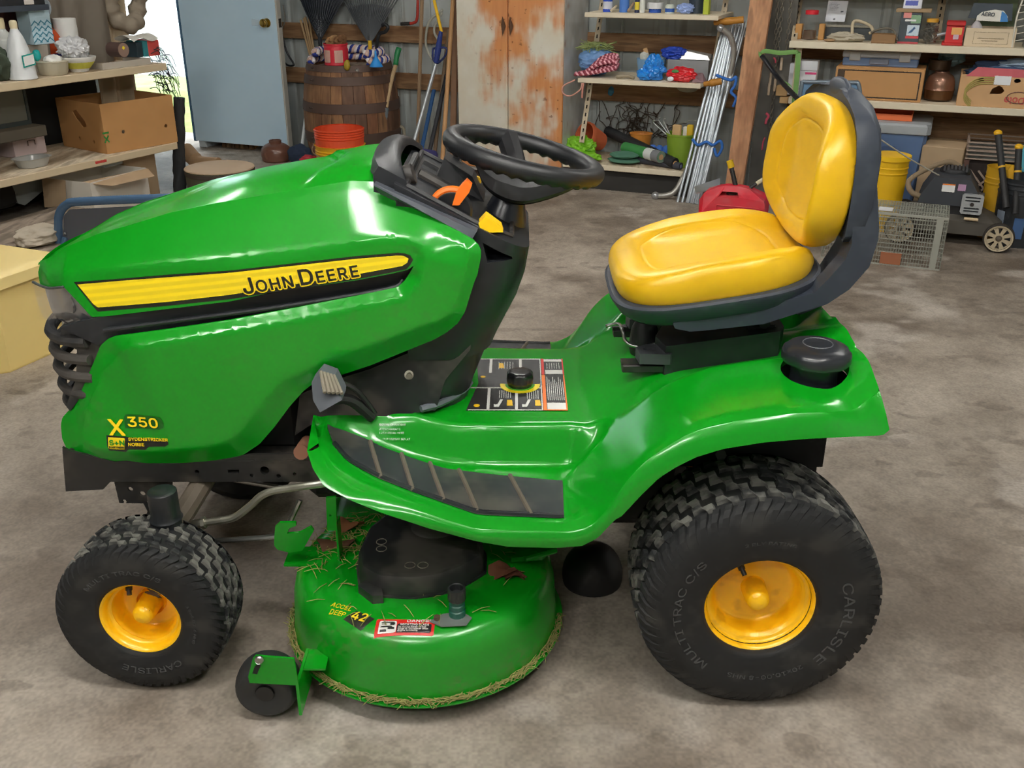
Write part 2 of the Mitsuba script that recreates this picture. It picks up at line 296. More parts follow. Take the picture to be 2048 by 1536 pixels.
hood_h = field([HT, HN, HC2, HC2R, HLAMP, HS1, HLIP, HSL, HFR, HBT, HRR, HI1, HI2, HI3, HI4], (0, 2, 1), .004, .0035)
xz = lambda *ls: [(p[0], p[2]) for l in ls for p in l]
HOUT = xz(HN, HLAMP, HLIP, HSL, HFR, HBT, HRR, HT[::-1])
side = patch(HOUT, hood_h, (0, 2, 1), .007, [HC2, HC2R, HS1, HI1, HI2, HI3, HI4])
# top of the hood, from the side's upper edge over the middle
HC0 = [[-.2887,.0,.7883],[-.2742,.0,.817],[-.2308,.0,.8421],[-.1859,.0,.8658],[-.0722,.0,.907],[.0512,.0,.9541],[.1201,.0,.9821],[.2005,.0,1.0056],[.3029,.0,1.0237],[.3912,.0,1.0332],[.433,.0,1.0437],[.4637,.0,1.0479],[.4753,.0,1.0479]]
a = resample(HT, 60); c = resample(HC0[1:], 60); top = []
for i in range(60):
    y = np.linspace(-1, 1, 25); w = -a[i, 1]; p = []
    for t in y:
        e = abs(t); zz = c[i, 2]+(a[i, 2]-c[i, 2])*(e**2.6); xx = c[i, 0]+(a[i, 0]-c[i, 0])*(e**1.6)
        p.append((xx, t*w, zz))
    top.append(p)
top = A(top)
hump = lambda v: np.clip((v[..., 0]-.40+.35*np.abs(v[..., 1]))/.012, 0, 1)*np.clip((.155-np.abs(v[..., 1]))/.03, 0, 1)*.010
top[..., 2] += hump(top)
n0 = resample(A(HN)[::-1], 8); nose = [[(p[0]-.012*(1-t*t), p[1]*-t, p[2]) for t in np.linspace(-1, 1, 13)] for p in n0]
rear = [top[-1], top[-1]-[-.004, 0, .02]]
HOOD = part(MOW, 'hood', cat(thick(side, (0, .006, 0)), mirror(thick(side, (0, .006, 0))), grid(top), grid(nose), grid(rear)), GREEN, 32, 'glossy green hood with side panels')
def on_hood(m, d=.0012):
    """a flat mesh drawn in x, z (y up out of the sheet) laid on the hood's near side"""
    m = m.copy(); v = m.vertices.copy(); v[:, 1] = hood_h(v[:, [0, 2]])-d-v[:, 1]; m.vertices = v; return m
def decal(poly, d=.0012, step=.012):
    m = patch([(p[0], p[-1]) for p in poly], lambda q: hood_h(q)-d, (0, 2, 1), step); return m
stripe_k = decal([[-.1153,-.24,.8331],[-.0107,-.24,.8457],[.1062,-.24,.8592],[.2122,-.24,.8696],[.4611,-.24,.9013],[.5467,-.24,.9085],[.563,-.24,.9055],[.5722,-.24,.8955],[.5597,-.24,.8753],[.5035,-.24,.8631],[.458,-.24,.8538],[.2051,-.24,.8099],[.0738,-.24,.7919],[-.0743,-.24,.7747]], .001)
part(HOOD, 'stripe_border', stripe_k, M('15160f', .35), True, 'black border of the stripe')
stripe = decal([[-.1081,-.24,.829],[-.0113,-.24,.8416],[.1055,-.24,.8541],[.2117,-.24,.8655],[.4608,-.24,.8963],[.5464,-.24,.9035],[.5589,-.24,.9015],[.5654,-.24,.8935],[.5532,-.24,.8824],[.4686,-.24,.866],[.3466,-.24,.8444],[.2062,-.24,.8193],[.0751,-.24,.8003],[-.0748,-.24,.7832]], .0022)
MP('stripe_yellow', lambda p, n, uv: mix(C3('ffdf1c'), C3('d9bd1e'), smoothstep(.1, .8, dr.sin((p.z-.135*p.x)*420)*.5+.5)*.55), .35, coat=.4)
part(HOOD, 'stripe', stripe, 'stripe_yellow', True, 'yellow stripe with fine lines')
def lettering(s, h, px, ex, off=.0034, sx=1.):
    """letters set on the hood from the lower left point px (x, z) along ex (x, z)"""
    t = text(s, h, .0008); t.vertices = t.vertices*[sx, 1, 1]; ex = A(ex)/np.hypot(*ex); ey = A([-ex[1], ex[0]])
    v = t.vertices; q = A(px)+v[:, :1]*ex+v[:, 1:2]*ey
    t.vertices = np.c_[q[:, 0], hood_h(q)-off-v[:, 2], q[:, 1]]; t.faces = t.faces[:, ::-1]; return t
o = A([.2334,.8218]); e = A([.4659,.8612])-o
def run(words, o, e, gap=.004, off=.0034, sx=1.):
    ms = []; p = A(o); u = A(e)/np.hypot(*e)
    for s, h in words:
        if s == ' ': p = p+u*h; continue
        t = lettering(s, h, p, e, off, sx); ms.append(t); w = (text(s, h, .0008).vertices[:, 0].max())*sx; p = p+u*(w+gap)
    return cat(ms)
words = [('J', .031)]+[(x, .0225) for x in 'OHN']+[(' ', .007), ('D', .031)]+[(x, .0225) for x in 'EERE']
W0 = run(words, o, e, .0032); sx = np.hypot(*e)/(np.ptp(W0.vertices[:, 0])*np.hypot(1, e[1]/e[0]))
W1 = run(words, o, e, .0032*sx, .0034, sx)
OUTW = cat(*[move(W1, .0026*math.cos(a), .0, .0026*math.sin(a)-.0004) for a in np.arange(8)*math.pi/4]); OUTW.vertices[:, 1] += .0008
part(HOOD, 'lettering_outline', OUTW, M('f6d61c', .4), False, 'yellow outline of the lettering', 'stuff')
part(HOOD, 'lettering', W1, M('17160c', .4), False, 'black name lettering JOHN DEERE')
# X350 and the dealer's sticker
o = A([-.0864,.5085]); ex = A([.0387,.5283])-o; ex = A([1., .03])
n = run([('X', .034), (' ', -.002)], o, ex, .001, .0036, 1.15); o2 = A([-.0434,.5294])
n2 = run([(x, .0215) for x in '350'], o2, ex, .0012, .0036, 1.25)
part(HOOD, 'lettering', cat(n, n2), M('ffdf1c', .4), False, 'yellow number X350')
n = run([('X', .040)], o-[.004, .004], ex, .001, .0028, 1.15); n2b = decal([(p[0], 0, p[1]) for p in [o2+[-.006, -.005], o2+[.075, -.003], o2+[.082, .006], o2+[.080, .021], o2+[.074, .027], o2+[-.006, .026]]], .0012)
part(HOOD, 'lettering_backing', n2b, M('0d5a12', .4), True)
part(HOOD, 'lettering_backing', decal([[-.0931,-.235,.5061],[.0436,-.235,.5018],[.0394,-.235,.4876],[-.0033,-.235,.485],[-.0055,-.235,.4779],[-.0491,-.235,.4777],[-.0524,-.235,.4705],[-.0945,-.235,.4728]], .0013), M('14150f', .4), True, 'black dealer sticker')
part(HOOD, 'sticker', decal([[-.0895,-.235,.5026],[-.0525,-.235,.5027],[-.0557,-.235,.4765],[-.0918,-.235,.4764]], .0022), M('f4d41c', .4), True, 'yellow SN PARTNERS square')
q = [-.0884,.4858]; part(HOOD, 'lettering', lettering('S+N', .0105, q, (1, .03), .003, 1.2), M('127a1c', .4), False)
q = [-.0896,.4786]; part(HOOD, 'lettering', lettering('PARTNERS', .0042, q, (1, .03), .003, 1.22), M('1b1c10', .4), False)
q = [-.045,.4978]; part(HOOD, 'lettering', lettering('SYDENSTRICKER', .0066, q, (1, .03), .003, 1.15), M('f4d41c', .4), False)
q = [-.0469,.4859]; part(HOOD, 'lettering', lettering('NOBBE', .0066, q, (1, .03), .003, 1.15), M('f4d41c', .4), False)
# black insert behind the slot, with its bright rib
ins = [[-.072,-.21,.7637],[.1956,-.21,.7984],[.4529,-.21,.8451],[.5624,-.21,.8721],[.5636,-.21,.8536],[.5508,-.21,.8328],[.5332,-.21,.8202],[.3345,-.21,.7774],[.1895,-.21,.747],[.0783,-.21,.7294],[-.0558,-.21,.7094],[-.0871,-.21,.7005],[-.158,-.21,.7386]]
slot = plate(xz(ins), -.212, -.20); rib = tube(spline([[-.0637,-.222,.738],[.1979,-.228,.7762],[.3402,-.229,.798],[.5169,-.228,.8294],[.5464,-.22,.8444]], 6), .005, 8)
part(MOW, 'hood_insert', both(cat(slot, rib)), PLA, 30, 'black insert in the hood slot')
# headlights
lens_rows = [[[-.2559,-.09,.7971],[-.2237,-.125,.7999],[-.1824,-.172,.8091],[-.1406,-.202,.8214]], [[-.2597,-.085,.7686],[-.2261,-.12,.7728],[-.1759,-.172,.7844],[-.1236,-.207,.7988]], [[-.2563,-.08,.7156],[-.217,-.12,.7213],[-.1604,-.175,.7397],[-.0893,-.213,.7626]], [[-.2314,-.1,.7092],[-.1893,-.135,.71],[-.1322,-.18,.724],[-.0681,-.214,.7479]]]
sm = [spline(r, 5) for r in lens_rows]; sm = A(sm).transpose(1, 0, 2); sm = A([spline(r, 5) for r in sm])
lens = grid(sm)
HL = part(MOW, 'headlight', both(lens), 'clear_lens', True, 'clear headlight lens')
inner = grid(sm+A([.018, .012, 0])); inner.vertices[:, 2] += .004*np.sin(inner.vertices[:, 0]*260)
part(HL, 'reflector', both(inner), M('c4c9d1', .18, .95), True)
part(HL, 'lamp_bowl', both(lathe([(.004, .0), (.012, -.004), (.022, -.012), (.026, -.02)], 20, A([-.1703,-.165,.7754])+[.030, .022, 0], (.75, .6, 0))), M('d5d8dc', .15, 1.), True)
part(HL, 'rim', both(tube(spline([[-.2572,-.088,.7953],[-.2253,-.122,.7989],[-.1832,-.17,.8095],[-.1394,-.202,.8225]], 6), .003, 6)), M('4a4f4e', .4), True)
# grille: black bars round the nose
cheek = patch(xz([[-.164,-.2,.7293],[-.0841,-.2,.7405],[-.0557,-.2,.7142],[-.0727,-.2,.7053],[-.0872,-.2,.6931],[-.1055,-.2,.6595],[-.1328,-.2,.6117],[-.1602,-.2,.5652],[-.1803,-.2,.5428],[-.1869,-.2,.5534],[-.1538,-.2,.6173],[-.1393,-.2,.6852],[-.1724,-.2,.6962]]), lambda q: q[:, 0]*0-.195, (0, 2, 1), .01)
GR = part(MOW, 'grille', both(thick(cheek, (0, .02, 0))), 'dusty_plastic', 30, 'black grille with curved bars')
for i, (u, v, r) in enumerate([(100, 662, .013), (107, 698, .0115), (115, 733, .011), (123, 768, .010), (131, 800, .008)]):
    c = A([[[-.2159,-.14,.704], [-.2164,-.14,.6629], [-.2156,-.14,.6223], [-.2148,-.14,.5811], [-.2133,-.14,.5428]][i]])[0]
    q = [(c[0]+.105, -.205, c[2]+.002), (c[0]+.05, -.188, c[2]), (c[0]+.005, -.145, c[2]), (c[0]-.018, -.08, c[2]), (c[0]-.025, 0, c[2])]
    q = spline(q, 6); q = np.vstack([q, (q*[1, -1, 1])[::-1][1:]]); m = tube(q, r, 8); m.vertices[:, 2] = c[2]+(m.vertices[:, 2]-c[2])*1.0
    part(GR, 'bar', m, 'dusty_plastic')
part(GR, 'radiator_screen', box(-.13, -.11, -.17, .17, .48, .78), M('0c0c0c', .8))
# engine block hidden in the bonnet keeps it from being see-through
part(MOW, 'engine', cat(box(-.08, .30, -.15, .15, .42, .80, .02), lathe([(.0, 0), (.10, 0), (.10, .08), (.0, .08)], 24, (.1, 0, .80))), M('101010', .7))

# ---- wheels
def tyre_parts(key, c, R_, W, rim_r, lip, steer, nb, hubr, letters, facing=-1):
    """a wheel: c its middle, R_ outer radius, W width; near side is -y"""
    pf = [(rim_r+.002, -.40*W), (rim_r+.012, -.47*W), (R_*.72, -.505*W), (R_*.84, -.50*W), (R_*.925, -.465*W), (R_*.965, -.41*W), (R_*.985, -.30*W), (R_*.992, -.15*W), (R_*.994, 0)]
    pf = spline(pf, 4); pf = np.vstack([pf, (pf*[1, -1])[::-1][1:]])
    inn = [(rim_r-.004, .36*W), (rim_r-.004, -.36*W)]
    T = lathe(np.vstack([pf, inn]), 72, (0, 0, 0), (0, 1, 0))
    pos = lambda m: move(turn(m, steer), *c)
    def wrap(m, r0):      # mesh in (x = arc angle, y = across, z = height over the tread) bent round the wheel
        m = m.copy(); v = m.vertices; yy = v[:, 1]; rr = np.interp(np.abs(yy)/W, [0, .15, .3, .41, .465, .5], R_*A([.994, .992, .985, .965, .925, .84]))+v[:, 2]
        m.vertices = np.c_[rr*np.cos(v[:, 0]), yy, rr*np.sin(v[:, 0])]; return m
    k = part(key, 'tyre', pos(T), 'tyre', 40, 'black turf tyre')
    blocks, sh = [], []
    pitch = 2*math.pi/nb; h = .009 if R_ > .22 else .007
    for row, y in enumerate((-.30, -.15, 0, .15, .30)):
        for i in range(nb):
            a0 = (i+.5*(row % 2))*pitch; w = pitch*.36; d = W*.066; s = pitch*.20
            P0 = [(-w, -d), (-w*.1, -d), (w*.1, -d*.1), (w+s, -d*.1), (w+s, d), (w*.1+s, d), (-w*.1+s, d*.1), (-w, d*.1)]
            b = [(a0+x, y*W+yy) for x, yy in P0]
            g = np.array(b); cc = g.mean(0); tp = cc+(g-cc)*.86; n = 8
            v = np.vstack([np.c_[g, np.full(n, -.002)], np.c_[tp, np.full(n, h)]]); j = np.arange(n); jn = (j+1) % n
            top_f = [[n+q for q in t] for t in ((0, 1, 7), (1, 6, 7), (1, 2, 6), (2, 5, 6), (2, 3, 5), (3, 4, 5))]
            f = np.vstack([np.c_[j, jn, jn+n], np.c_[j, jn+n, j+n], top_f]); blocks.append(wrap(trimesh.Trimesh(v, f, process=False), 0))
    for sgn in (-1, 1):
        for i in range(nb*2):
            a0 = (i+.25)*pitch/2; hw = pitch*.155; st = []
            for y, hh, sl in ((.375, h, 0), (.42, h*.9, .10), (.462, .006, .28), (.488, .005, .42), (.5, .002, .5)):
                st.append([(a0+sl*pitch-hw, sgn*y*W, -.002), (a0+sl*pitch-hw*.85, sgn*y*W, hh), (a0+sl*pitch+hw*.85, sgn*y*W, hh), (a0+sl*pitch+hw, sgn*y*W, -.002)])
            sh.append(wrap(grid(st), 0))
    part(k, 'tread', pos(cat(blocks)), 'tyre_tread', False, 'rows of raised tread blocks')
    part(k, 'shoulder_lugs', pos(cat(sh)), 'tyre', False)
    lm = []
    for s, h2, ang, rr, inward in letters:
        t = text(s, h2, .0016, False); t.vertices[:, 0] *= 1.5; wtot = t.vertices[:, 0].max()
        v = t.vertices; rad = rr+(v[:, 1] if inward else -v[:, 1]); aa = math.radians(ang)+(1 if inward else -1)*(v[:, 0]-wtot/2)/rr
        yb = -np.interp(rad, [rim_r+.012, R_*.72, R_*.84], [.47*W, .505*W, .50*W])
        t.vertices = np.c_[-rad*np.cos(aa), yb-v[:, 2]+.0004, rad*np.sin(aa)]; lm.append(t)
    if lm: part(k, 'sidewall_lettering', pos(cat(lm)), M('3a3b3b', .7), False, 'raised sidewall lettering')
    o = -.40*W; q = -.40*W
    rp = [(lip, q-.006), (lip+.003, q-.002), (lip+.003, q+.002), (lip-.004, q-.002), (lip-.010, q+.004), (lip-.014, q+.016), (lip-.020, q+.020), (lip*.80, q+.024), (lip*.76, q+.032), (lip*.72, q+.055), (lip*.62, q+.064), (lip*.40, q+.066), (lip*.34, q+.066), (hubr*1.05, q+.064)]
    rim = lathe(spline(rp, 3), 56, (0, 0, 0), (0, 1, 0))
    hub = lathe(spline([(hubr*1.06, q+.066), (hubr*1.02, q+.040), (hubr, q+.026), (hubr*.94, q+.018), (hubr*.9, q+.012), (hubr*.6, q+.004), (.0, q+.0)], 4), 28, (0, 0, 0), (0, 1, 0))
    back = lathe([(lip*.7, q+.062), (rim_r-.006, .30*W), (0.03, .30*W), (.03, -.05*W)], 40, (0, 0, 0), (0, 1, 0))
    kr = part(key, 'rim', pos(cat(rim, back)), YEL, 35, 'yellow steel rim'); part(kr, 'hub_cap', pos(hub), YEL, 40)
    va = math.radians(112 if R_ < .22 else 118); rv = lip*.66
    p0 = A([rv*1.22*math.cos(va), q+.03, rv*1.22*math.sin(va)]); p1 = A([rv*.92*math.cos(va), q+.012, rv*.92*math.sin(va)])
    part(kr, 'valve_stem', pos(cat(rod(p0, p1, .005, 10), rod(p0, p0+(p1-p0)*.6, .007, 10))), M('151515', .5))
    return k
fw = key_of(MOW+'__front_wheel'); tag(fw, None)
tyre_parts(fw, (0, -.370, .182), .176, .152, .082, .0885, -2.5, 26, .023, [('CARLISLE', .013, 262, .116, True), ('MULTI TRAC C/S', .010, 80, .118, True), ('15x6.00-6 NHS', .006, 180, .116, True)])
rw = key_of(MOW+'__rear_wheel'); tag(rw, None)
tyre_parts(rw, (1.257, -.372, .249), .241, .238, .108, .1165, 0, 30, .024, [('CARLISLE', .020, 190, .160, True), ('MULTI TRAC C/S', .016, -5, .160, True), ('20x10.00-8 NHS', .009, 262, .158, True), ('2 PLY RATING', .007, 90, .158, True)])
for nm, c, R_, W, lp in (('front_wheel', (0, .400, .184), .184, .152, .085), ('rear_wheel', (1.257, .372, .25), .25, .245, .113)):
    k = key_of(f'{MOW}__{nm}'); pf = [(lp*.9, -.42), (lp+.02, -.49), (R_*.84, -.5), (R_*.965, -.41), (R_, -.2), (R_, .2), (R_*.965, .41), (R_*.84, .5), (lp+.02, .49), (lp*.9, .42)]
    part(k, 'tyre', lathe([(r, y*W) for r, y in pf], 48, c, (0, 1, 0)), 'tyre', 30); part(k, 'rim', lathe([(lp, .42*W), (lp*.8, .2*W), (.02, .2*W), (.02, -.3*W), (lp, -.3*W)], 32, c, (0, 1, 0)), YEL, 30)

# ---- green fender deck with foot rests
PA = [[.6949,-.2326,.525],[.7567,-.2252,.525],[.8926,-.222,.525],[.9152,-.2313,.525]]; PB = [[.6938,-.2343,.44],[.7366,-.2407,.44],[.8429,-.24,.44],[.8867,-.2354,.44]]
PD = [[.3672,-.222,.5504],[.4744,-.222,.5519],[.5711,-.222,.5533]]
FP_in = [[.3778,-.245,.5256],[.4006,-.25,.5259],[.4652,-.26,.502],[.5558,-.272,.4709],[.623,-.285,.4534],[.7241,-.298,.4469],[.8665,-.312,.44]]
FP_out = [[.3808,-.26,.5297],[.4011,-.31,.5199],[.4379,-.36,.5105],[.4993,-.395,.4943],[.5707,-.42,.4776],[.6339,-.44,.4651],[.6959,-.452,.4469],[.8635,-.454,.4398]]
SC = [[.3784,-.33,.5451],[.4066,-.385,.5242],[.4577,-.415,.5022],[.5047,-.435,.4962],[.5742,-.455,.4795],[.6355,-.465,.4603],[.6966,-.47,.4425],[.7587,-.471,.44],[.8742,-.472,.4388]]
SE = [[.9121,-.472,.449],[.9442,-.468,.4864],[.9753,-.462,.5416],[1.0112,-.456,.5831],[1.053,-.45,.6126],[1.0879,-.447,.6351],[1.1145,-.444,.644],[1.1772,-.442,.6596],[1.2746,-.44,.6732],[1.3435,-.436,.6746],[1.394,-.42,.6712]]
F1 = [[.9666,-.25,.5369],[1.043,-.25,.6148],[1.0888,-.25,.6473],[1.1554,-.25,.6761],[1.2325,-.25,.6905],[1.3027,-.25,.6993]]
F1b = [(F1[-1][0]+.16, -.25, F1[-1][2]+.003)]
RE = [[1.425,-.4037,.6791],[1.435,-.3832,.6946],[1.445,-.3248,.717],[1.448,-.2507,.7248],[1.45,-.1665,.7302]]
CT = [(.32, 0, .525), (.91, 0, .525), (.97, 0, .55), (1.04, 0, .585), (1.12, 0, .61), (1.40, 0, .66), (1.45, 0, .71)]
CI = [(.93, -.222, .527), (.98, -.225, .55), (1.04, -.228, .585), (1.12, -.23, .612), (1.30, -.23, .64), (1.40, -.23, .665)]
PD2 = [(p[0], 0, .54) for p in PD]
WB2 = [[.8956,-.245,.4453],[.9182,-.25,.4602],[.9422,-.25,.4935]]
SKO = [(p[0], p[1]-.035, p[2]-.016) for p in SC+SE]
TOE = [(.571, -.222, .548), (.60, -.223, .538), (.63, -.224, .529), (.67, -.225, .525)]; WB0 = [(.48, -.258, .492), (.56, -.252, .462), (.62, -.247, .447), (.68, -.243, .441)]; INN = [(.55, -.1, .525), (.63, -.18, .525), (.55, -.18, .53)]
fd_h = field([SKO, TOE, WB0, INN, PA, PB, PD, FP_in, FP_out, SC, SE, F1+F1b, RE, CT, CI, PD2, WB2], (0, 1, 2), .005, .0075, .005)
shx = A(SC+SE+RE[:1]); ox = shx+[0, -.014, 0]
OUTL = [(.345, -.222), *[(p[0], p[1]) for p in ox], (1.45, -.40), (1.452, -.25), (1.455, 0), (.56, 0), (.55, -.18), (.50, -.222)]
TX, TY = 1.352, -.312
fd = patch(OUTL, lambda q: fd_h(q), (0, 1, 2), .008, [], [circ(TX, TY, .064, 28)])
# the skirt hanging from the outer edge
E0 = A([[.36,-.37,.5415],[.3768,-.405,.5207],[.4019,-.435,.4991],[.4517,-.458,.4842],[.5141,-.476,.4666],[.6058,-.485,.4371],[.6969,-.49,.4116],[.7588,-.49,.3994],[.8515,-.49,.3975],[.8971,-.49,.4022],[.927,-.49,.4203]] + [[.956,-.488,.4581],[.9708,-.486,.4668],[1.0045,-.484,.5104],[1.0361,-.482,.5468],[1.0673,-.48,.569],[1.1012,-.478,.5879],[1.1507,-.476,.6047],[1.2249,-.474,.6173],[1.2996,-.472,.6237],[1.3754,-.468,.626],[1.4471,-.455,.6226]])
n = 90; o_ = resample(np.vstack([ox, [(1.45, -.40, RE[1][2])]]), n); o_[:, 2] = fd_h(o_[:, :2])
e_ = resample(np.vstack([E0, [[1.4603,-.45,.6315]]]), n)
mid = o_*.45+e_*.55+np.c_[np.zeros(n), np.full(n, -.006), np.zeros(n)]; mid2 = o_*.85+e_*.15+np.c_[np.zeros(n), np.full(n, -.004), np.zeros(n)]
lipi = e_+np.c_[np.zeros(n), np.full(n, .012), np.full(n, .002)]
skirt = grid([o_, mid2, mid, e_, lipi])
yy = np.linspace(-.40, 0, 14); rx = np.interp(yy, [-.4, -.25, 0], [1.45, 1.452, 1.455]); zt = fd_h(np.c_[rx, yy])
rr = [np.c_[rx, yy, zt], np.c_[rx+.006, yy*1.02, zt*.5+.5*e_[-1, 2]], np.c_[rx*0+e_[-1, 0], np.linspace(e_[-1, 1], 0, 14), yy*0+e_[-1, 2]]]
fr = [[(.345, -.222, float(fd_h([(.345, -.222)])[0])), ox[0]], [(.345, -.222, .50), e_[0]]]
dk = cat(fd, skirt, grid(rr), grid(fr)); dk.merge_vertices()
dk = cat(dk, mirror(dk)); dk.merge_vertices()
FD = part(MOW, 'fender_deck', dk, GREEN, 38, 'green fender deck with foot rests')
PADP = xz([(p[0], 0, p[1]) for p in FP_in], [(p[0], 0, p[1]) for p in FP_out[::-1]])
pad = thick(patch(PADP, lambda q: fd_h(q)+.0015, (0, 1, 2), .012), (0, 0, .0015))
FPD = part(FD, 'foot_pad', both(pad), 'pad_rubber', 30, 'black rubber foot pad with slanted ribs')
def onfd(p, dz): p = A(p); return np.c_[p, fd_h(p)+dz]
for a, b in [([.4673,-.262],[.5063,-.395]), ([.5319,-.27],[.5706,-.418]), ([.5914,-.278],[.6318,-.436]), ([.6522,-.29],[.6967,-.448]), ([.7583,-.3],[.8009,-.45])]:
    part(FPD, 'rib', both(tube(onfd(resample([a, b], 8), .004), .005, 6)), M('5d554a', .85))
part(FPD, 'raised_edge', both(tube(onfd(resample(A(FP_out)[1:, :2]+[0, .006], 30), .003), .0055, 6)), PLA)
# fuel cap in its hole
part(FD, 'tank_well', lathe([(.0655, .682), (.064, .67), (.062, .635), (.0, .63)], 28, (TX, TY, 0)), M('0e0e0e', .6))
fc = lathe(spline([(.046, .640), (.046, .705), (.062, .712), (.066, .720), (.064, .736), (.05, .745), (.03, .748), (.0, .749)], 3), 40, (TX, TY, 0))
v = fc.vertices; an = np.arctan2(v[:, 1]-TY, v[:, 0]-TX); rr_ = np.hypot(v[:, 1]-TY, v[:, 0]-TX); s = 1-.10*np.clip(np.cos(5*an+.4)-.55, 0, 1)*(rr_ > .05)*(v[:, 2] > .708); fc.vertices = np.c_[TX+(v[:, 0]-TX)*s, TY+(v[:, 1]-TY)*s, v[:, 2]]
FC = part(MOW, 'fuel_cap', fc, M('1a1d22', .3, coat=.4), 35, 'black fuel filler cap')
part(FC, 'ring', lathe([(.027, .7485), (.028, .7500), (.029, .7485)], 28, (TX, TY, 0)), M('55585c', .4))
# operator's label and dial on the tunnel
def flat(poly, z, d=.0012, h=.0006): return plate(poly, z+d, z+d+h, 'xy')
def lbl(poly, c, name='label', d=.0012, label=None): return part(FD, name, flat(poly, .525, d), c, False, label)
DL = [[.6706,.1368], [.8928,.1605], [.8831,-.1543], [.6616,-.1531]]
LX0, LX1, LY0, LY1 = DL[3][0], DL[2][0], DL[3][1], DL[0][1]
lbl([(LX0, LY0), (LX1, LY0), (LX1, LY1), (LX0+.012, LY1), (LX0+.022, (LY0+LY1)/2)], M('1d1e1f', .5), 'operating_label', .0012, 'black operating label with diagrams')
WH = M('d8d8d2', .5); fx = lambda t: LX0+(LX1-LX0)*t; fy = lambda t: LY0+(LY1-LY0)*t
def lr(x0, x1, y0, y1, c, d=.002): return flat([(fx(x0), fy(y0)), (fx(x1), fy(y0)), (fx(x1), fy(y1)), (fx(x0), fy(y1))], .525, d)
white, orange, red = [], [], []
for x0, x1, y0, y1 in [(.20, .23, .02, .40), (.48, .51, .02, .40), (.20, .23, .70, .99), (.52, .55, .70, .99), (.02, .75, .40, .412), (.02, .75, .0, .012), (.10, .75, .985, 1.), (.745, .755, 0, 1)]: white.append(lr(x0, x1, y0, y1, WH))
white += [lr(.80, .985, .015, .13, WH), lr(.80, .985, .68, .76, WH), lr(.79, .985, .94, .985, WH)]
orange = [lr(.76, .795, 0, .66, 0), lr(.985, 1., 0, .66, 0), lr(.76, 1., .0, .012, 0)]; red = [lr(.76, .79, .67, 1, 0), lr(.985, 1., .67, 1, 0)]
for i in range(9): white.append(lr(.81+.02*i, .817+.02*i, .18, .62-.05*(i % 3), WH))
for i in range(6): white += [lr(.82+.026*i, .826+.026*i, .79, .91, WH), lr(.32+.022*i, .326+.022*i, .22, .36, WH), lr(.60+.022*i, .606+.022*i, .2, .36, WH), lr(.30+.03*i, .306+.03*i, .78, .93, WH)]
for x in (.27, .55): white += [flat([(fx(x), fy(.06)), (fx(x+.05), fy(.06)), (fx(x+.09), fy(.19)), (fx(x+.06), fy(.19)), (fx(x+.035), fy(.1)), (fx(x), fy(.1))], .525, .002)]
part(FD, 'label_print', cat(white), WH, False, 'white print'); part(FD, 'label_print', cat(orange), M('e8731c', .5), False, 'orange band'); part(FD, 'label_print', cat(red), M('c92a25', .5), False, 'red band')
yl = [flat([(fx(x), fy(y)), (fx(x+.06), fy(y)), (fx(x+.05), fy(y+.1)), (fx(x), fy(y+.1))], .525, .002) for x, y in ((.40, .08), (.68, .08), (.30, .8))]
part(FD, 'label_print', cat(yl, flat(circ(fx(.14), fy(.62), .006), .525, .002), flat(circ(fx(.10), fy(.08), .007), .525, .002)), M('e8b81c', .5), False, 'yellow symbols')
KX, KY = [.7791,-.0201]
arc = [(KX+r*math.cos(t), KY+r*math.sin(t)) for r, ts in ((.046, np.linspace(3.0, 6.4, 16)), (.034, np.linspace(6.4, 3.0, 16))) for t in ts]
arc2 = [(KX+r*math.cos(t), KY+r*math.sin(t)) for r, ts in ((.034, np.linspace(3.0, 6.4, 16)), (.027, np.linspace(6.4, 3.0, 16))) for t in ts]
part(FD, 'dial_scale', flat(arc, .525, .0026), M('ecd21f', .5), False, 'yellow scale arc'); part(FD, 'dial_scale', flat(arc2, .525, .0026), M('4fa32a', .5), False)
kp = [(.0, .563), (.020, .563), (.028, .560), (.031, .553), (.031, .538), (.028, .531), (.027, .526)]
kn = lathe(spline(kp, 3), 48, (KX, KY, 0)); v = kn.vertices; an = np.arctan2(v[:, 1]-KY, v[:, 0]-KX); rr_ = np.hypot(v[:, 1]-KY, v[:, 0]-KX); s = 1-.08*(.5+.5*np.cos(8*an))**3*(rr_ > .022); kn.vertices = np.c_[KX+(v[:, 0]-KX)*s, KY+(v[:, 1]-KY)*s, v[:, 2]]
part(MOW, 'cutting_height_dial', kn, M('101113', .25, coat=.5), 40, 'black ribbed cutting height dial')
# white print by the foot rest
q = A([[.4839,-.235,.5396],[.4843,-.24,.5351],[.4845,-.244,.5301],[.4914,-.25,.5273]])
def wall_text(s, p, h): 
    t = text(s, h, .0006, False); return put(t, fdp(p), (1, 0, 0), (0, .55, .83))
def fdp(p): p = A(p); return [p[0], p[1]-.001, float(fd_h([p[:2]])[0])+.0015]
part(FD, 'lettering', cat([wall_text(s, p, .0042) for s, p in zip(('BEFORE CHANGING', 'ATTACHMENTS', 'LOCK PEDAL HERE', 'CUT HEIGHT SET AT'), q)]), M('e9efe9', .5), False, 'small white print')

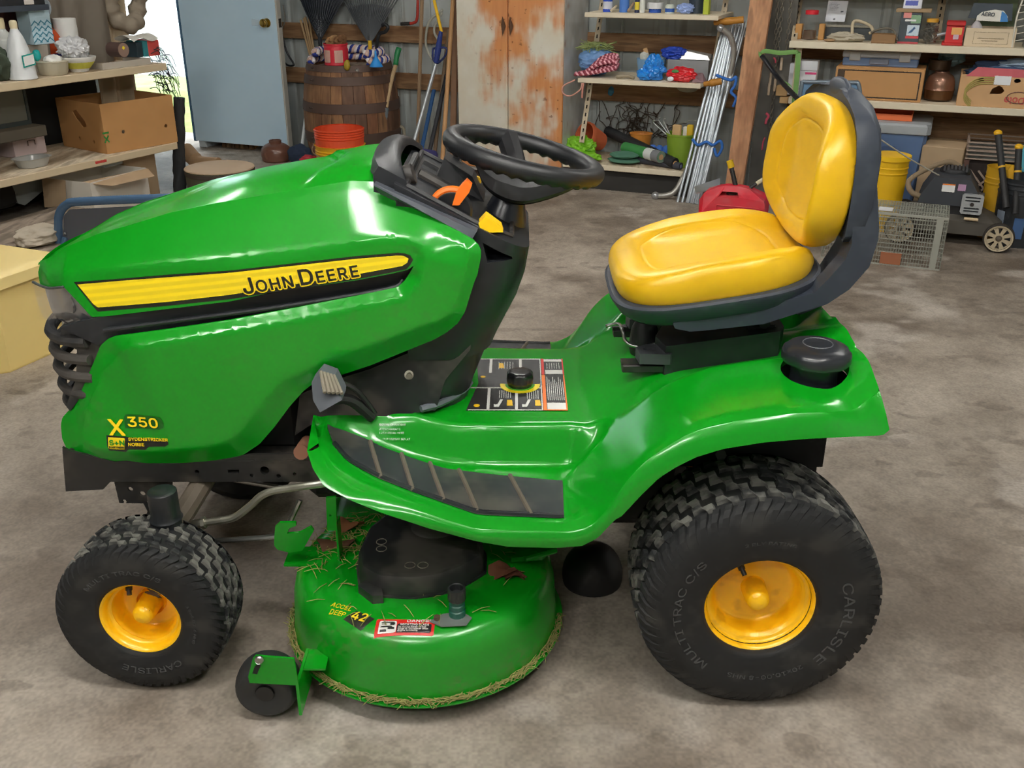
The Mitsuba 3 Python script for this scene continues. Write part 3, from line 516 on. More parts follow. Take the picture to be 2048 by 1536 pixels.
# ---- dash and pedestal
def solid(rows):
    """closed solid through rings of points"""
    r = A(rows); m = grid(r, False, True); n = r.shape[1]; k = len(r); j = np.arange(n); jn = (j+1) % n
    v = np.vstack([m.vertices, [r[0].mean(0)], [r[-1].mean(0)]]); f = np.vstack([m.faces, np.c_[j*0+k*n, jn, j], np.c_[j*0+k*n+1, (k-1)*n+j, (k-1)*n+jn]])
    m = trimesh.Trimesh(v, f, process=True); m.fix_normals()
    if m.volume < 0: m.invert()
    return m
def dshape(xf, xr, w, z, r=.09, n=9):
    p = [(xf, -w)]+[(xr-r+r*math.sin(t), -w+r*(1-math.cos(t))) for t in np.linspace(0, math.pi/2, n)]
    p += [(a, -b) for a, b in p[::-1]]; return [(a, b, z(a) if callable(z) else z) for a, b in p]
ztop = lambda x: 1.044-.54*(x-.512)
body = solid([dshape(.40, a, w, z, r) for a, w, z, r in ((.662, .150, .524, .10), (.676, .155, .571, .10), (.708, .165, .655, .10))])
up = solid([dshape(.545, a, w, z, r) for a, w, z, r in ((.716, .178, .655, .11), (.732, .19, .695, .11), (.772, .198, .78, .10), (.788, .198, .83, .09))]+[dshape(.535, .797, .198, lambda x: max(min(ztop(x), ztop(x)), .84), .07)])
c0, c1 = [.701,-.2,.9243], [.7737,-.2,.8694]
cut = hull([(x, y, z) for x, z in ((c0[0]+.003, c0[2]-.01), (c0[0]+.062, c0[2]-.048), (c1[0]-.012, c1[2]+.012), (c0[0]+.012, c1[2]+.004)) for y in (-.3, -.11)])
try: up = trimesh.boolean.difference([up, cut], engine='manifold')
except Exception as e: print('bool', e)
DASH = part(MOW, 'dashboard', cat(up), PLA, 25, 'black plastic dashboard with side bin')
part(MOW, 'pedestal', body, PLA, 25, 'black steering pedestal')
tr = tube(resample(A([[.5674,-.1853,.545],[.599,-.1652,.545],[.6311,-.1267,.545],[.6554,-.087,.545],[.6658,-.0459,.545]]), 12), .008, 6); part(MOW, 'pedestal_trim', tr, M('5a5f66', .5))
# instrument visor
vis = []
for x, h in ((.470, .0), (.482, .012), (.500, .030), (.518, .043), (.528, .046), (.534, .042)):
    yy = np.linspace(-1, 1, 31); zb = 1.040 if x < .475 else ztop(x)-.004
    vis.append([(x-.012*abs(t)**4+.035*(abs(t)**3 if x > .5 else abs(t)**3), t*.178, (1.044 if x < .475 else ztop(x))+(h-.004)*(1-abs(t)**2.6)) for t in yy])
vis = [[(p[0][0], p[0][1]-.004, p[0][2]-.05)]+p+[(p[-1][0], p[-1][1]+.004, p[-1][2]-.05)] for p in vis]; vis = A(vis); back_ = vis[-1].copy(); back_[:, 2] -= .012; inb = vis[-2]+[0, 0, -.012]
V = part(DASH, 'instrument_visor', grid(list(vis)+[back_, inb]), PLA, 40, 'arched instrument visor')
part(V, 'gauge', cat(box(.545, .56, -.07, .07, 1.02, 1.04, .003), rod((.55, -.12, 1.03), (.565, -.12, 1.035), .02, 16)), DUS)
# bevelled strip along the hood, ledge over the bin
st = grid([[[.5001,-.192,1.0344],[.5929,-.192,.9927],[.6971,-.192,.9462]], [[.4989,-.212,1.034],[.5926,-.212,.9897],[.6929,-.212,.9396]], [[.4985,-.217,1.0313],[.5908,-.217,.9802],[.6851,-.217,.9281]], [[.5061,-.19,1.0087],[.588,-.19,.9695],[.6838,-.19,.9154]]])
part(DASH, 'side_strip', both(st), M('3c4048', .55), 20, 'grey bevelled strip')
# inset top tray, label patches
tp = lambda x, y, d=0: (x, y, ztop(x)+d)
def on_dash(poly, d, h=.0015):
    m = plate(poly, 0, h, 'xy'); v = m.vertices; v[:, 2] += ztop(v[:, 0])+d; m.vertices = v; return m
rim_ = [(.556, -.175), (.70, -.178), (.76, -.14), (.76, .14), (.70, .17), (.556, .165)]
part(DASH, 'top_tray', cat(*[tube([tp(*rim_[i], .002), tp(*rim_[(i+1) % 6], .002)], .006, 6) for i in range(6)]), DUS)
part(DASH, 'grab_box', hull([tp(x, y, z) for x, y, z in ((.60, .02, .0), (.70, .02, 0), (.60, .13, 0), (.70, .13, 0), (.615, .035, .045), (.675, .035, .038), (.615, .115, .045), (.675, .115, .038))]), PLA, False, 'black raised switch box')
part(DASH, 'ridge', cat(tube([tp(.57, -.05, .008), tp(.66, -.05, .006)], .012, 8), tube([tp(.57, -.02, .012), tp(.60, -.02, .012)], .02, 10)), DUS)
# throttle: orange lever on a half disc
t0 = [.6396,-.165,.9892]
disc = lathe([(.0, -.008), (.036, -.008), (.040, -.004), (.040, .004), (.036, .008), (0, .008)], 36, (t0[0]+.004, -.158, t0[2]-.020), (0, 1, 0))
TH = part(DASH, 'throttle', disc, M('101114', .35), 30, 'round throttle housing')
ring = tube([(t0[0]+.004+.041*math.cos(t), -.158, t0[2]-.020+.041*math.sin(t)) for t in np.linspace(1.25, 2.95, 14)], .008, 8)
lev = [[.651,-.16,.982], [.6572,-.16,.994], [.6653,-.16,1.0079], [.6735,-.16,1.0217]]
part(TH, 'lever', cat(ring, hull([A(p)+[a*w, b*.011, c*w] for p, w in zip(lev, (.007, .009, .013, .010)) for a, b, c in ((1, 1, 0), (-1, 1, 0), (1, -1, 0), (-1, -1, 0), (0, 1, 1), (0, -1, 1))])), M('f0701c', .45), 30, 'orange throttle lever')
part(DASH, 'lettering', cat(on_dash([(t0[0]-.062, -.185), (t0[0]-.038, -.185), (t0[0]-.038, -.16), (t0[0]-.062, -.16)], .001), on_dash([(t0[0]+.052, -.185), (t0[0]+.078, -.185), (t0[0]+.078, -.15), (t0[0]+.052, -.15)], .001)), M('17181a', .4), False)
wm = [on_dash(circ(t0[0]-.054+.009*i, -.172+.006*i, .0035, 10), .003) for i in range(2)]+[on_dash([(t0[0]+.056+.006*i, -.18), (t0[0]+.059+.006*i, -.18), (t0[0]+.059+.006*i, -.168), (t0[0]+.056+.006*i, -.168)], .003) for i in range(3)]
part(DASH, 'symbols', cat(wm), M('d5d5d0', .5), False, 'small white symbols')
# yellow knob on its ledge
kx = [.7102,-.17,.9465]
part(DASH, 'knob', hull([(kx[0]+x, -.17+y, kx[2]+z) for x, y, z in ((-.014, -.022, .004), (-.014, .018, .004), (.0, -.02, .02), (.0, .016, .02), (.03, -.018, -.002), (.03, .014, -.002), (.034, -.018, -.014), (.034, .014, -.014), (-.008, -.022, -.014), (-.008, .018, -.014))]), M('f8c713', .4), 40, 'yellow pull knob')
# steering wheel
SC0 = A([.786, 0, 1.047]); sn = A([.2385, 0, .971]); sa = A([.971, 0, -.2385])
ring = [SC0+.155*(math.cos(t)*sa+math.sin(t)*A([0, 1, 0])) for t in np.arange(96)*2*math.pi/96]
rw_ = tube(ring, .0195, 14, True)
v = rw_.vertices; q = v-SC0; an = np.arctan2(q[:, 1], q@sa); rad = np.hypot(q[:, 1], q@sa); low = np.clip(-(q@sn)/.0195+.1, 0, 1)
rw_.vertices = v-np.outer(.0035*low*(np.sin(an*34) > 0), sn*-1)*0+np.outer(.003*low*np.sin(an*34), sn)
SW = part(MOW, 'steering_wheel', rw_, M('0e1013', .45), True, 'black steering wheel rim with finger grips')
bowl = [[.6636,-.02,1.0755],[.6827,-.02,1.0407],[.6999,-.02,.9969],[.7207,-.02,.9758],[.7523,-.02,.9588],[.7893,-.02,.9545],[.8347,-.02,.9632],[.8756,-.02,.977],[.8995,-.02,.9887]]
bowl = spline(A(bowl), 5); k = len(bowl); hw = np.interp(np.linspace(0, 1, k), [0, .15, .4, .6, .85, 1], [.018, .035, .062, .062, .035, .018]); up_ = np.interp(np.linspace(0, 1, k), [0, .2, .5, .8, 1], [.012, .034, .045, .034, .012])
rows = []
for p, w, u in zip(bowl, hw, up_):
    rows.append([p+[0, -w*.55, 0], p+[0, -w, .35*u], p+A([0, -w*.9, u]), p+A([0, w*.9, u]), p+[0, w, .35*u], p+[0, w*.55, 0]])
sp = solid(rows); arm = tube(spline([SC0+[-.01, .03, -.055], SC0+.06*A([0, 1, 0])-.045*sn, SC0+.11*A([0, 1, 0])-.02*sn, SC0+.15*A([0, 1, 0])], 5), [.03]*15+[.02], 10)
arm = tube(spline([SC0+A([-.015, .03, -.05]), SC0+A([-.02, .09, -.03]), SC0+A([-.035, .148, .006])], 5), np.linspace(.022, .026, 11), 8)
part(SW, 'hub', cat(sp), M('0d0e11', .5), 40, 'dished black hub'); part(SW, 'spoke', arm, M('0d0e11', .5), 40)
part(DASH, 'steering_column', lathe(spline([(.050, -.01), (.048, .01), (.036, .05), (.032, .07)], 4), 28, (.742, 0, .905), (.24, 0, .97)), M('1a1e26', .28), 35)
# ---- left flank under the hood, pedals
part(MOW, 'engine_side_plate', cat(plate([[.308,.5725],[.3746,.6031],[.4593,.6311],[.5988,.6928],[.6327,.7108],[.6805,.7087],[.6737,.675],[.6194,.6061],[.598,.5354],[.3232,.4985],[.2884,.474]], -.172, -.165)), DUS, False, 'dusty black side plate')
part(MOW, 'bolt', both(cat(rod([.5434,-.17,.6198], [.5457,-.19,.6239], .006, 6), rod([.5436,-.172,.6184], [.5443,-.178,.621], .010, 16))), ZINC, 30)
pe = [[.3651,-.3,.6576], [.3837,-.3,.6793], [.4105,-.3,.6686], [.4306,-.33,.6444], [.4328,-.35,.643], [.3878,-.35,.6159], [.3718,-.33,.6334]]
ph = hull([A(p)+[0, d, 0] for p in pe for d in (0, .045)])
PED = part(MOW, 'pedal', ph, M('4e5258', .75), 25, 'grey rubber foot pedal')
for i in range(5):
    a = A([.3867,-.305,.6804])*(1-i/4)+A([.4106,-.3,.6697])*(i/4); b = A([.4007,-.35,.6557])*(1-i/4)+A([.4325,-.345,.6513])*(i/4)
    part(PED, 'tread_rib', tube([a+[0, 0, .003], b+[0, 0, .003]], .0038, 6), M('7d7668', .85))
part(PED, 'arm', cat(tube(spline([[.4019,-.26,.6454],[.4373,-.25,.6232],[.4585,-.24,.5915],[.4757,-.23,.5546]], 5), .006, 8), tube(spline([[.3874,-.27,.6054],[.4294,-.25,.5961],[.47,-.23,.5464]], 5), .012, 8)), BLK)
# ---- frame, axle, steering
def holes(*c): return [circ(*q, 10) for q in c]
fx_ = lambda u, v, Y=-.225: A([[0, 0, 0]])
h1 = [circ(p[0], p[2], r, 12) for p, r in (([.084,-.225,.4145], .005), ([.2302,-.225,.4186], .010), ([.2008,-.225,.4062], .004), ([.259,-.225,.4052], .005), ([.2941,-.225,.4102], .004))]
s_ = [.163,-.225,.416]; h1.append([(s_[0]-.012, s_[2]-.004), (s_[0]+.012, s_[2]-.004), (s_[0]+.012, s_[2]+.004), (s_[0]-.012, s_[2]+.004)])
rail = plate([[-.1956,.4732],[-.1843,.4648],[-.0902,.4384],[.0191,.4509],[.3521,.4605],[.6297,.4613],[.6279,.3916],[.2923,.3905],[.0102,.3895],[-.1072,.3891],[-.1256,.3703],[-.2084,.365]], -.229, -.222, holes=h1)
FRM = part(MOW, 'frame', both(cat(rail, box(.14, .9, -.229, -.17, .4414, .4463))), BLK, False, 'dirty black frame rail')
part(FRM, 'cross_plate', cat(box(.05, .45, -.2, .2, .395, .405), box(-.19, -.18, -.22, .22, .38, .46)), BLK)
brk = plate([[-.1039,.3921],[.0236,.3925],[.0073,.2779],[-.0518,.2777],[-.0424,.3101],[-.0483,.3293],[-.101,.3303]], -.219, -.213, holes=[circ(p[0], p[2], r, 12) for p, r in (([-.0713,-.215,.3647], .006), ([-.0467,-.215,.3534], .0065), ([-.0894,-.215,.3342], .005), ([-.0401,-.215,.3318], .003))])
part(FRM, 'axle_bracket', both(brk), BLK, False)
kp_ = [.0434,-.33,.3929]; KPX = kp_[0]
part(MOW, 'spindle_cap', both(lathe(spline([(.030, .30), (.030, .355), (.034, .362), (.030, .372), (.030, .415), (.026, .428), (.0, .431)], 3), 24, (KPX, -.33, 0))), M('15181b', .35), 35, 'black spindle cap')
part(MOW, 'front_axle', cat(tube(spline([(KPX, -.35, .26), (KPX, -.33, .32), (.06, -.27, .34), (.09, -.16, .385), (.09, 0, .395), (.09, .16, .385), (.06, .30, .34), (KPX, .38, .24)], 5), .024, 10), rod((0, -.37, .184), (KPX, -.33, .27), .02), rod((0, .40, .184), (KPX, .37, .27), .02), rod((0, -.42, .184), (0, -.30, .184), .018), rod((0, .45, .184), (0, .33, .184), .018)), M('4f463b', .75), 30, 'brown cast front axle')
part(MOW, 'steering_link', cat(tube(spline([[.0501,-.25,.2912],[.0816,-.25,.2977],[.1017,-.25,.3016],[.1262,-.25,.3055],[.16,-.25,.3146],[.1957,-.25,.3425],[.2222,-.25,.3675],[.2482,-.25,.38],[.281,-.25,.3863],[.3517,-.25,.3976]] + [(.55, -.2, .40)], 5), .0085, 10), rod([.0501,-.25,.2912], [.0952,-.25,.3016], .0105, 10), rod([.0861,-.25,.299], [.0939,-.25,.3003], .014, 6)), M('b5b3a4', .35, .9), 35, 'zinc coated steering rod')
part(MOW, 'lift_rod', cat(tube(spline([[.0711,-.24,.2408],[.1163,-.24,.2475],[.228,-.24,.2571],[.2585,-.235,.2644]], 5), .0065, 8), rod([.2637,-.24,.2728], [.2976,-.22,.3399], .0065, 8)), STEEL, 35, 'bright steel lift rods')
part(MOW, 'tie_rod', rod([.0876,.0,.2635], [.2345,-.1,.2986], .006), STEEL)
part(MOW, 'pivot_sleeve', cat(rod([.3177,-.25,.4737], [.3092,-.15,.4452], .016, 14)), M('7d5440', .85), 30, 'rusty sleeve')
part(MOW, 'transmission', cat(box(.62, 1.15, -.18, .18, .24, .44, .03), lathe([(0, 0), (.09, 0), (.1, .05), (0, .06)], 20, (.85, 0, .18)), rod((1.257, -.35, .25), (1.257, .35, .25), .03), box(.30, .62, -.16, .16, .30, .42, .02)), M('0b0b0c', .7), False)
part(MOW, 'guard_plate', ball(A([.9606,-.1,.024])+[0, .06, 0], 1, 3, (.075, .07, .085)), M('121315', .5), True, 'black rounded guard')
rp = plate([[1.2546,.463],[1.3579,.456],[1.4204,.4488],[1.4252,.4452],[1.4269,.3806],[1.2625,.38]], -.193, -.187, holes=[circ(p[0], p[2], .005, 10) for p in ([1.4024,-.19,.4192], [1.378,-.19,.4597])])
part(MOW, 'rear_frame', cat(both(rp), box(1.0, 1.40, -.19, -.17, .42, .50), box(1.0, 1.40, .17, .19, .42, .50)), BLK, False, 'black rear hitch frame')
part(MOW, 'bolt', rod([1.1992,-.26,.476], [1.1921,-.29,.4921], .012, 6), M('2b2b2b', .5))
part(MOW, 'inner_fender', both(box(1.12, 1.42, -.245, -.235, .44, .57)), M('0c0c0d', .8))

# ---- seat
TILT = math.radians(9.3)
def cushion(hx, hy, T, ex, dish, groove, n=72):
    """padded cushion in its own plane: x along, y across, z thickness; dish(u, v) the top's relief"""
    an = np.arange(n)*2*math.pi/n; c, s = np.cos(an), np.sin(an)
    ox = np.sign(c)*np.abs(c)**(2/ex)*hx; oy = np.sign(s)*np.abs(s)**(2/ex)*hy; rows = []
    for r, z in [(0.001, 1), (.12, 1), (.25, 1), (.38, 1), (.5, 1), (.58, 1), (.62, 1), (.645, 1), (.66, 1), (.675, 1), (.70, 1), (.75, 1), (.80, 1), (.85, .99), (.90, .96), (.94, .90), (.97, .81), (.99, .68), (1., .52), (.995, .34), (.98, .17), (.955, .05), (.92, 0), (.5, 0), (.01, 0)]:
        u, v = ox*r/hx, oy*r/hy; top = dish(u, v) if z > .3 else 0*u
        g = -groove*np.exp(-((r-.66)/.014)**2) if z == 1 else 0
        rows.append(np.c_[ox*r, oy*r, T*z+top*min(1, z*1.1)*(z > 0)+g])
    return grid(rows, False, True)
S4 = np.eye(4); S4[:3, 0] = [math.cos(TILT), 0, math.sin(TILT)]; S4[:3, 2] = [-math.sin(TILT), 0, math.cos(TILT)]; S4[:3, 3] = [1.192, 0, .795]
def seat_dish(u, v):
    side = np.clip(np.abs(v)-.45, 0, 1)/.55; mid = np.clip(1-np.abs(v)/.62, 0, 1)
    return .022*side**1.3*np.clip((u+.95)/.8, 0, 1)*(1-.25*np.clip(u-.5, 0, 1)*2)-.016*np.clip(1-(np.abs(v)/.66)**6, 0, 1)*np.clip((u+.75)/.25, 0, 1)-.022*np.clip((u-.45)/.55, 0, 1)**1.5*np.clip(1-(np.abs(v)/.62)**4, 0, 1)
SEAT = key_of(MOW+'__seat')
cu = cushion(.212, .212, .066, 3.4, seat_dish, .003); cu.vertices = cu.vertices*[1, 1, 1]; v = cu.vertices; v[:, 1] *= 1+.06*(-v[:, 0]/.212)*0-.10*np.clip(v[:, 0]/.212, 0, 1)**2; cu.vertices = v
cu.apply_transform(S4); part(SEAT, 'cushion', cu, 'seat_yellow', True, 'yellow vinyl seat cushion')
B4 = np.eye(4); lean = math.radians(3); B4[:3, 0] = [math.sin(lean), 0, math.cos(lean)]; B4[:3, 1] = [0, 1, 0]; B4[:3, 2] = [-math.cos(lean), 0, math.sin(lean)]; B4[:3, 3] = [1.418, 0, 1.018]
def back_dish(u, v):
    side = np.clip(np.abs(v)-.4, 0, 1)/.6
    return .040*side**1.4*np.clip(1.15-np.abs(u+.1)**2*.9, .2, 1)-.008*np.clip(1-(np.abs(v)/.6)**6, 0, 1)*np.clip(1-(np.abs(u)/.72)**6, 0, 1)+.010*np.clip(-u, 0, 1)
bc = cushion(.150, .208, .048, 2.9, back_dish, .003); v = bc.vertices
v[:, 1] *= 1-.14*np.clip(v[:, 0]/.15, 0, 1)**2-.10*np.clip(-v[:, 0]/.15, 0, 1)**2; bc.vertices = v
bc.apply_transform(B4); part(SEAT, 'backrest', bc, 'seat_yellow', True, 'yellow vinyl backrest')
def pan_ring(f, z, z2=0): 
    an = np.arange(64)*2*math.pi/64; c, s = np.cos(an), np.sin(an)
    return np.c_[np.sign(c)*np.abs(c)**(2/3.4)*.212*f, np.sign(s)*np.abs(s)**(2/3.4)*.212*f*(1-.10*np.clip(c, 0, 1)**2), np.full(64, z)]
pan = solid([pan_ring(1.03, .008), pan_ring(1.055, .004), pan_ring(1.05, -.004), pan_ring(1.0, -.026), pan_ring(.93, -.040), pan_ring(.7, -.050)]); pan.apply_transform(S4)
PANK = part(SEAT, 'seat_pan', pan, 'shell_plastic', 30, 'dark grey textured seat pan')
prof = [[1.0874,.7493],[1.1423,.7602],[1.2804,.7905],[1.3657,.8139],[1.3915,.8453],[1.4181,.8824],[1.4265,.9129],[1.4128,1.0688],[1.4506,1.0688],[1.4744,.9509],[1.4767,.923],[1.4674,.8682],[1.4345,.8214],[1.3948,.7907],[1.2709,.7476],[1.1616,.7343],[1.1242,.731],[1.0933,.7374]]
def arm3(y0, y1, dx=0):
    g = Polygon(prof).buffer(-.004).buffer(.004); g = list(g.exterior.coords)[:-1]; return move(plate(g, y0, y1), dx)
for y0, y1 in ((-.206, -.160), (.160, .206)): part(SEAT, 'support_arm', arm3(y0, y1), 'shell_plastic', 35, 'dark grey curved support arm')
g_ = Polygon([[1.3518,.7148],[1.4048,.7312],[1.4417,.7842],[1.4757,.8516],[1.4872,.9064],[1.5214,.9043],[1.525,.8517],[1.496,.7843],[1.4533,.729],[1.3972,.7032]]); part(SEAT, 'support_arm', plate(list(g_.exterior.coords)[:-1], -.03, .04), 'shell_plastic', 35)
sb = []
for z, x0, x1, w in ((.925, 1.425, 1.462, .190), (.94, 1.424, 1.474, .204), (1.0, 1.424, 1.484, .210), (1.08, 1.424, 1.485, .208), (1.13, 1.422, 1.480, .198), (1.165, 1.420, 1.468, .17), (1.185, 1.420, 1.452, .125), (1.190, 1.425, 1.44, .09)):
    q = []
    for y in np.linspace(-1, 1, 25): q.append((x1-.030*abs(y)**4, w*y, z-.010*abs(y)**3))
    for y in np.linspace(1, -1, 25): q.append((x0-.012*abs(y)**6, w*y, z-.010*abs(y)**3))
    sb.append(q)
part(SEAT, 'back_shell', solid(sb), 'shell_plastic', 40, 'dark grey textured back shell')
part(SEAT, 'back_shell_pad', ball((1.432, 0.01, 1.182), 1, 3, (.014, .062, .022)), 'shell_plastic', True)
# seat base, latch, slides
bs_ = lambda x, y, z: (x, y, z)
bt = solid([[(1.09, -.13, z), (1.33, -.13, z+.035), (1.345, -.10, z+.035), (1.345, .10, z+.035), (1.33, .13, z+.035), (1.09, .13, z), (1.075, .07, z), (1.10, .0, z), (1.075, -.07, z)] for z in (.600, .650, .668)])
SB = part(SEAT, 'base', bt, PLA, 20, 'black moulded seat base')
for y in (-.105, .105):
    horn = plate([(1.035, y-.028), (1.10, y-.032), (1.12, y), (1.10, y+.028), (1.055, y+.028), (1.030, y+.012)], .628, .652, 'xy', holes=[circ(1.058, y, .014, 14, .007)])
    part(SB, 'horn', horn, M('3b3d41', .5), 20, 'grey slotted horn')
    part(SB, 'slide_rail', cat(box(1.000, 1.16, y-.018, y+.018, .603, .620, .002), box(.998, 1.16, y-.010, y+.010, .618, .626)), BLK, False)
part(SB, 'spring_cup', lathe([(.03, .6), (.034, .62), (.03, .66), (.02, .68), (0, .682)], 24, (1.06, .0, 0)), M('0f1012', .5))
part(SB, 'latch_wire', tube(spline([[.9785,.06,.6422],[1.005,.05,.651],[1.0104,.0,.6554],[1.016,-.01,.635],[1.0312,-.02,.6257],[1.0581,-.03,.6274],[1.0856,-.03,.6347]], 6), .004, 8), STEEL, True, 'chrome latch wire')
part(SB, 'hinge_lug', cat(box(1.27, 1.33, -.10, .10, .68, .705, .004), rod((1.30, -.11, .712), (1.30, .11, .712), .012)), PLA)

# ---- mower deck
DCX, DR = .567, .294
near, far = Point(DCX, -.236).buffer(DR, 64), Point(DCX, .236).buffer(DR, 64)
dg = near.union(far).union(Polygon([(DCX-.262, -.2), (DCX+.255, -.2), (DCX+.255, .2), (DCX-.262, .2)])).buffer(.05).buffer(-.05)
do = resample(A(dg.exterior.coords)[:-1], 240, True)
def doff(d):
    t = np.roll(do, -1, 0)-np.roll(do, 1, 0); t /= np.linalg.norm(t, axis=1, keepdims=True); nn = np.c_[t[:, 1], -t[:, 0]]
    if Polygon(do+nn*.01).area < dg.area: nn = -nn
    return do+nn*d
lev_ = [(.016, .052), (.016, .056), (.004, .057), (.002, .064), (-.001, .10), (-.004, .15), (-.010, .176), (-.020, .192), (-.034, .201), (-.055, .205), (-.10, .207)]
MD = key_of(MOW+'__mower_deck')
dm = grid([np.c_[doff(d), np.full(240, z)] for d, z in lev_], False, True); cp = plate(do*0+doff(-.0998), .2065, .207, 'xy')
part(MD, 'deck_shell', cat(dm, cp), 'deck_green', 40, 'green stamped mower deck shell')
pc = A([[.4244,-.2747,.208],[.4397,-.3481,.208],[.483,-.3863,.208],[.5568,-.3927,.208],[.6152,-.3786,.208],[.6639,-.3467,.208],[.7029,-.303,.208],[.7018,-.2345,.208],[.6647,-.1537,.208],[.568,-.1007,.208],[.4751,-.1122,.208],[.4339,-.1861,.208]]); pcx = resample(pc, 60, True); cc = pcx.mean(0)
ins_ = lambda f, z: np.c_[cc[:2]+(pcx[:, :2]-cc[:2])*f, np.full(60, z)]
pcm = solid([ins_(1.03, .206), ins_(1.03, .211), ins_(1.0, .212), ins_(.97, .24), ins_(.93, .252), ins_(.86, .257), ins_(.5, .259)])
PC = part(MD, 'belt_cover', pcm, 'dusty_plastic', 35, 'black plastic belt cover')
part(PC, 'dome', ball((cc[0]+.03, cc[1]+.05, .252), 1, 3, (.055, .05, .022)), 'dusty_plastic', True)
part(PC, 'corner_tab', hull([A(p)+[0, 0, d] for p in [[.4406,-.3751,.225],[.4591,-.3503,.225],[.4874,-.3643,.225],[.4973,-.4092,.225],[.4761,-.4127,.225]] for d in (-.02, .002)]), DUS)
part(PC, 'slot', box(*sorted([.5277, .585]), cc[1]-.132, cc[1]-.10, .222, .231), M('080808', .9))
for u, v in ((763, 1083), (763, 1097), (820, 1130), (846, 1130)):
    p = A([[[.4768,-.2593,.259], [.4803,-.2864,.259], [.5482,-.3477,.259], [.5755,-.3475,.259]][[(763, 1083), (763, 1097), (820, 1130), (846, 1130)].index((u, v))]])[0]
    part(PC, 'embossed_mark', tube([(p[0]+.011*math.cos(t), p[1]+.011*math.sin(t), .2585) for t in np.arange(20)*2*math.pi/20], .0012, 5, True), M('6a6459', .8))
# wash port
wp = [.6522,-.4587,.207]
WP = part(MD, 'wash_port', cat(lathe([(.017, .2), (.017, .222), (.0145, .224), (.0165, .228), (.0165, .236), (.0145, .238), (.015, .25)], 24, (wp[0], wp[1]+.01, 0))), M('0f4a3c', .4), 30, 'dark green hose fitting')
part(WP, 'cap', lathe(spline([(.0155, .246), (.0185, .25), (.0185, .272), (.0165, .275), (.013, .274), (.011, .262), (0, .26)], 2), 28, (wp[0], wp[1]+.01, 0)), M('17191a', .45), 30)
part(MD, 'wash_port_plate', plate([(wp[0]-.055, wp[1]-.012), (wp[0]-.03, wp[1]-.028), (wp[0]+.02, wp[1]-.024), (wp[0]+.03, wp[1]), (wp[0]+.01, wp[1]+.02), (wp[0]-.03, wp[1]+.012)], .2075, .2095, 'xy'), M('8f9592', .45, .6))
part(MD, 'bolt', rod((wp[0]-.04, wp[1]-.006, .208), (wp[0]-.04, wp[1]-.006, .217), .007, 6), M('4a3b2c', .6))
dz = lambda p: np.interp(np.maximum(0, (DR-np.hypot(A(p)[:, 0]-DCX, A(p)[:, 1]+.236))), [-.01, .0, .001, .004, .010, .020, .034, .055, .10], [.056, .064, .10, .15, .176, .192, .201, .205, .207])
def dlabel(px, d=.001):
    g = A(px); h = lambda q: dz(q)+d; return patch([(p[0], p[1]) for p in g], h, (0, 1, 2), .006)
q4 = lambda a, b, c, d, u, v: A(a)+(A(b)-A(a))*u+(A(d)-A(a))*v+(A(a)-A(b)+A(c)-A(d))*u*v
DG = [[.4884,-.5008], [.6078,-.5016], [.609,-.4631], [.4905,-.4607]]
sub = lambda u0, u1, v0, v1, d=.002: dlabel([q4(*DG, u, v) for u, v in ((u0, v0), (u1, v0), (u1, v1), (u0, v1))], d)
DL_ = part(MD, 'warning_label', dlabel(DG, .001), M('cf2a22', .4), True, 'red DANGER label')
part(DL_, 'panel', sub(.06, .36, .12, .85), M('e8e6df', .4), True); part(DL_, 'panel', sub(.37, .95, .12, .66), M('1c1a1a', .4), True)
def dtext(s, h, u, v, d=.003, o=DG, sx=1.):
    t = text(s, h, .0004); p = q4(*o, u, v); ex = A(o[1])-A(o[0]); ex /= np.linalg.norm(ex); ey = A([-ex[1], ex[0]]); w = t.vertices
    q = p+w[:, :1]*sx*ex+w[:, 1:2]*ey; t.vertices = np.c_[q, dz(q)+d+w[:, 2]]; return t
part(DL_, 'lettering', cat(dtext('DANGER', .0072, .52, .74, sx=1.3), dtext('ROTATING BLADE', .0048, .42, .52), dtext('Do not put hands or feet', .0036, .39, .38), dtext('under or into mower when', .0036, .39, .27), dtext('engine is running', .0036, .39, .16)), M('efe9e4', .5), False)
part(DL_, 'symbol', cat(sub(.09, .33, .70, .76, .003), sub(.09, .30, .42, .50, .003), sub(.22, .33, .3, .42, .003), sub(.1, .2, .6, .64, .003), sub(.25, .33, .55, .70, .003), sub(.09, .2, .18, .28, .003)), M('1a1a1a', .5), True)
Q42 = [[.4208,-.4543], [.4617,-.4852], [.4863,-.4591], [.4462,-.4343]]
part(MD, 'badge', dlabel(Q42, .001), M('22241c', .4), True, 'dark diamond badge reading 42')
part(MD, 'lettering', dtext('42', .021, .16, .22, .0025, [[.4213,-.4575], [.4768,-.4788], [.4863,-.4591], [.4355,-.431]]), M('f0cf2a', .5), False, 'yellow 42')
QA = [[.3859,-.4346], [.4223,-.4508], [.4193,-.4192], [.3848,-.3992]]
part(MD, 'lettering', cat(dtext('ACCEL', .011, .06, .60, .001, QA), dtext('DEEP', .011, .02, .05, .001, QA)), M('e2c71e', .5), False, 'yellow ACCEL DEEP lettering')
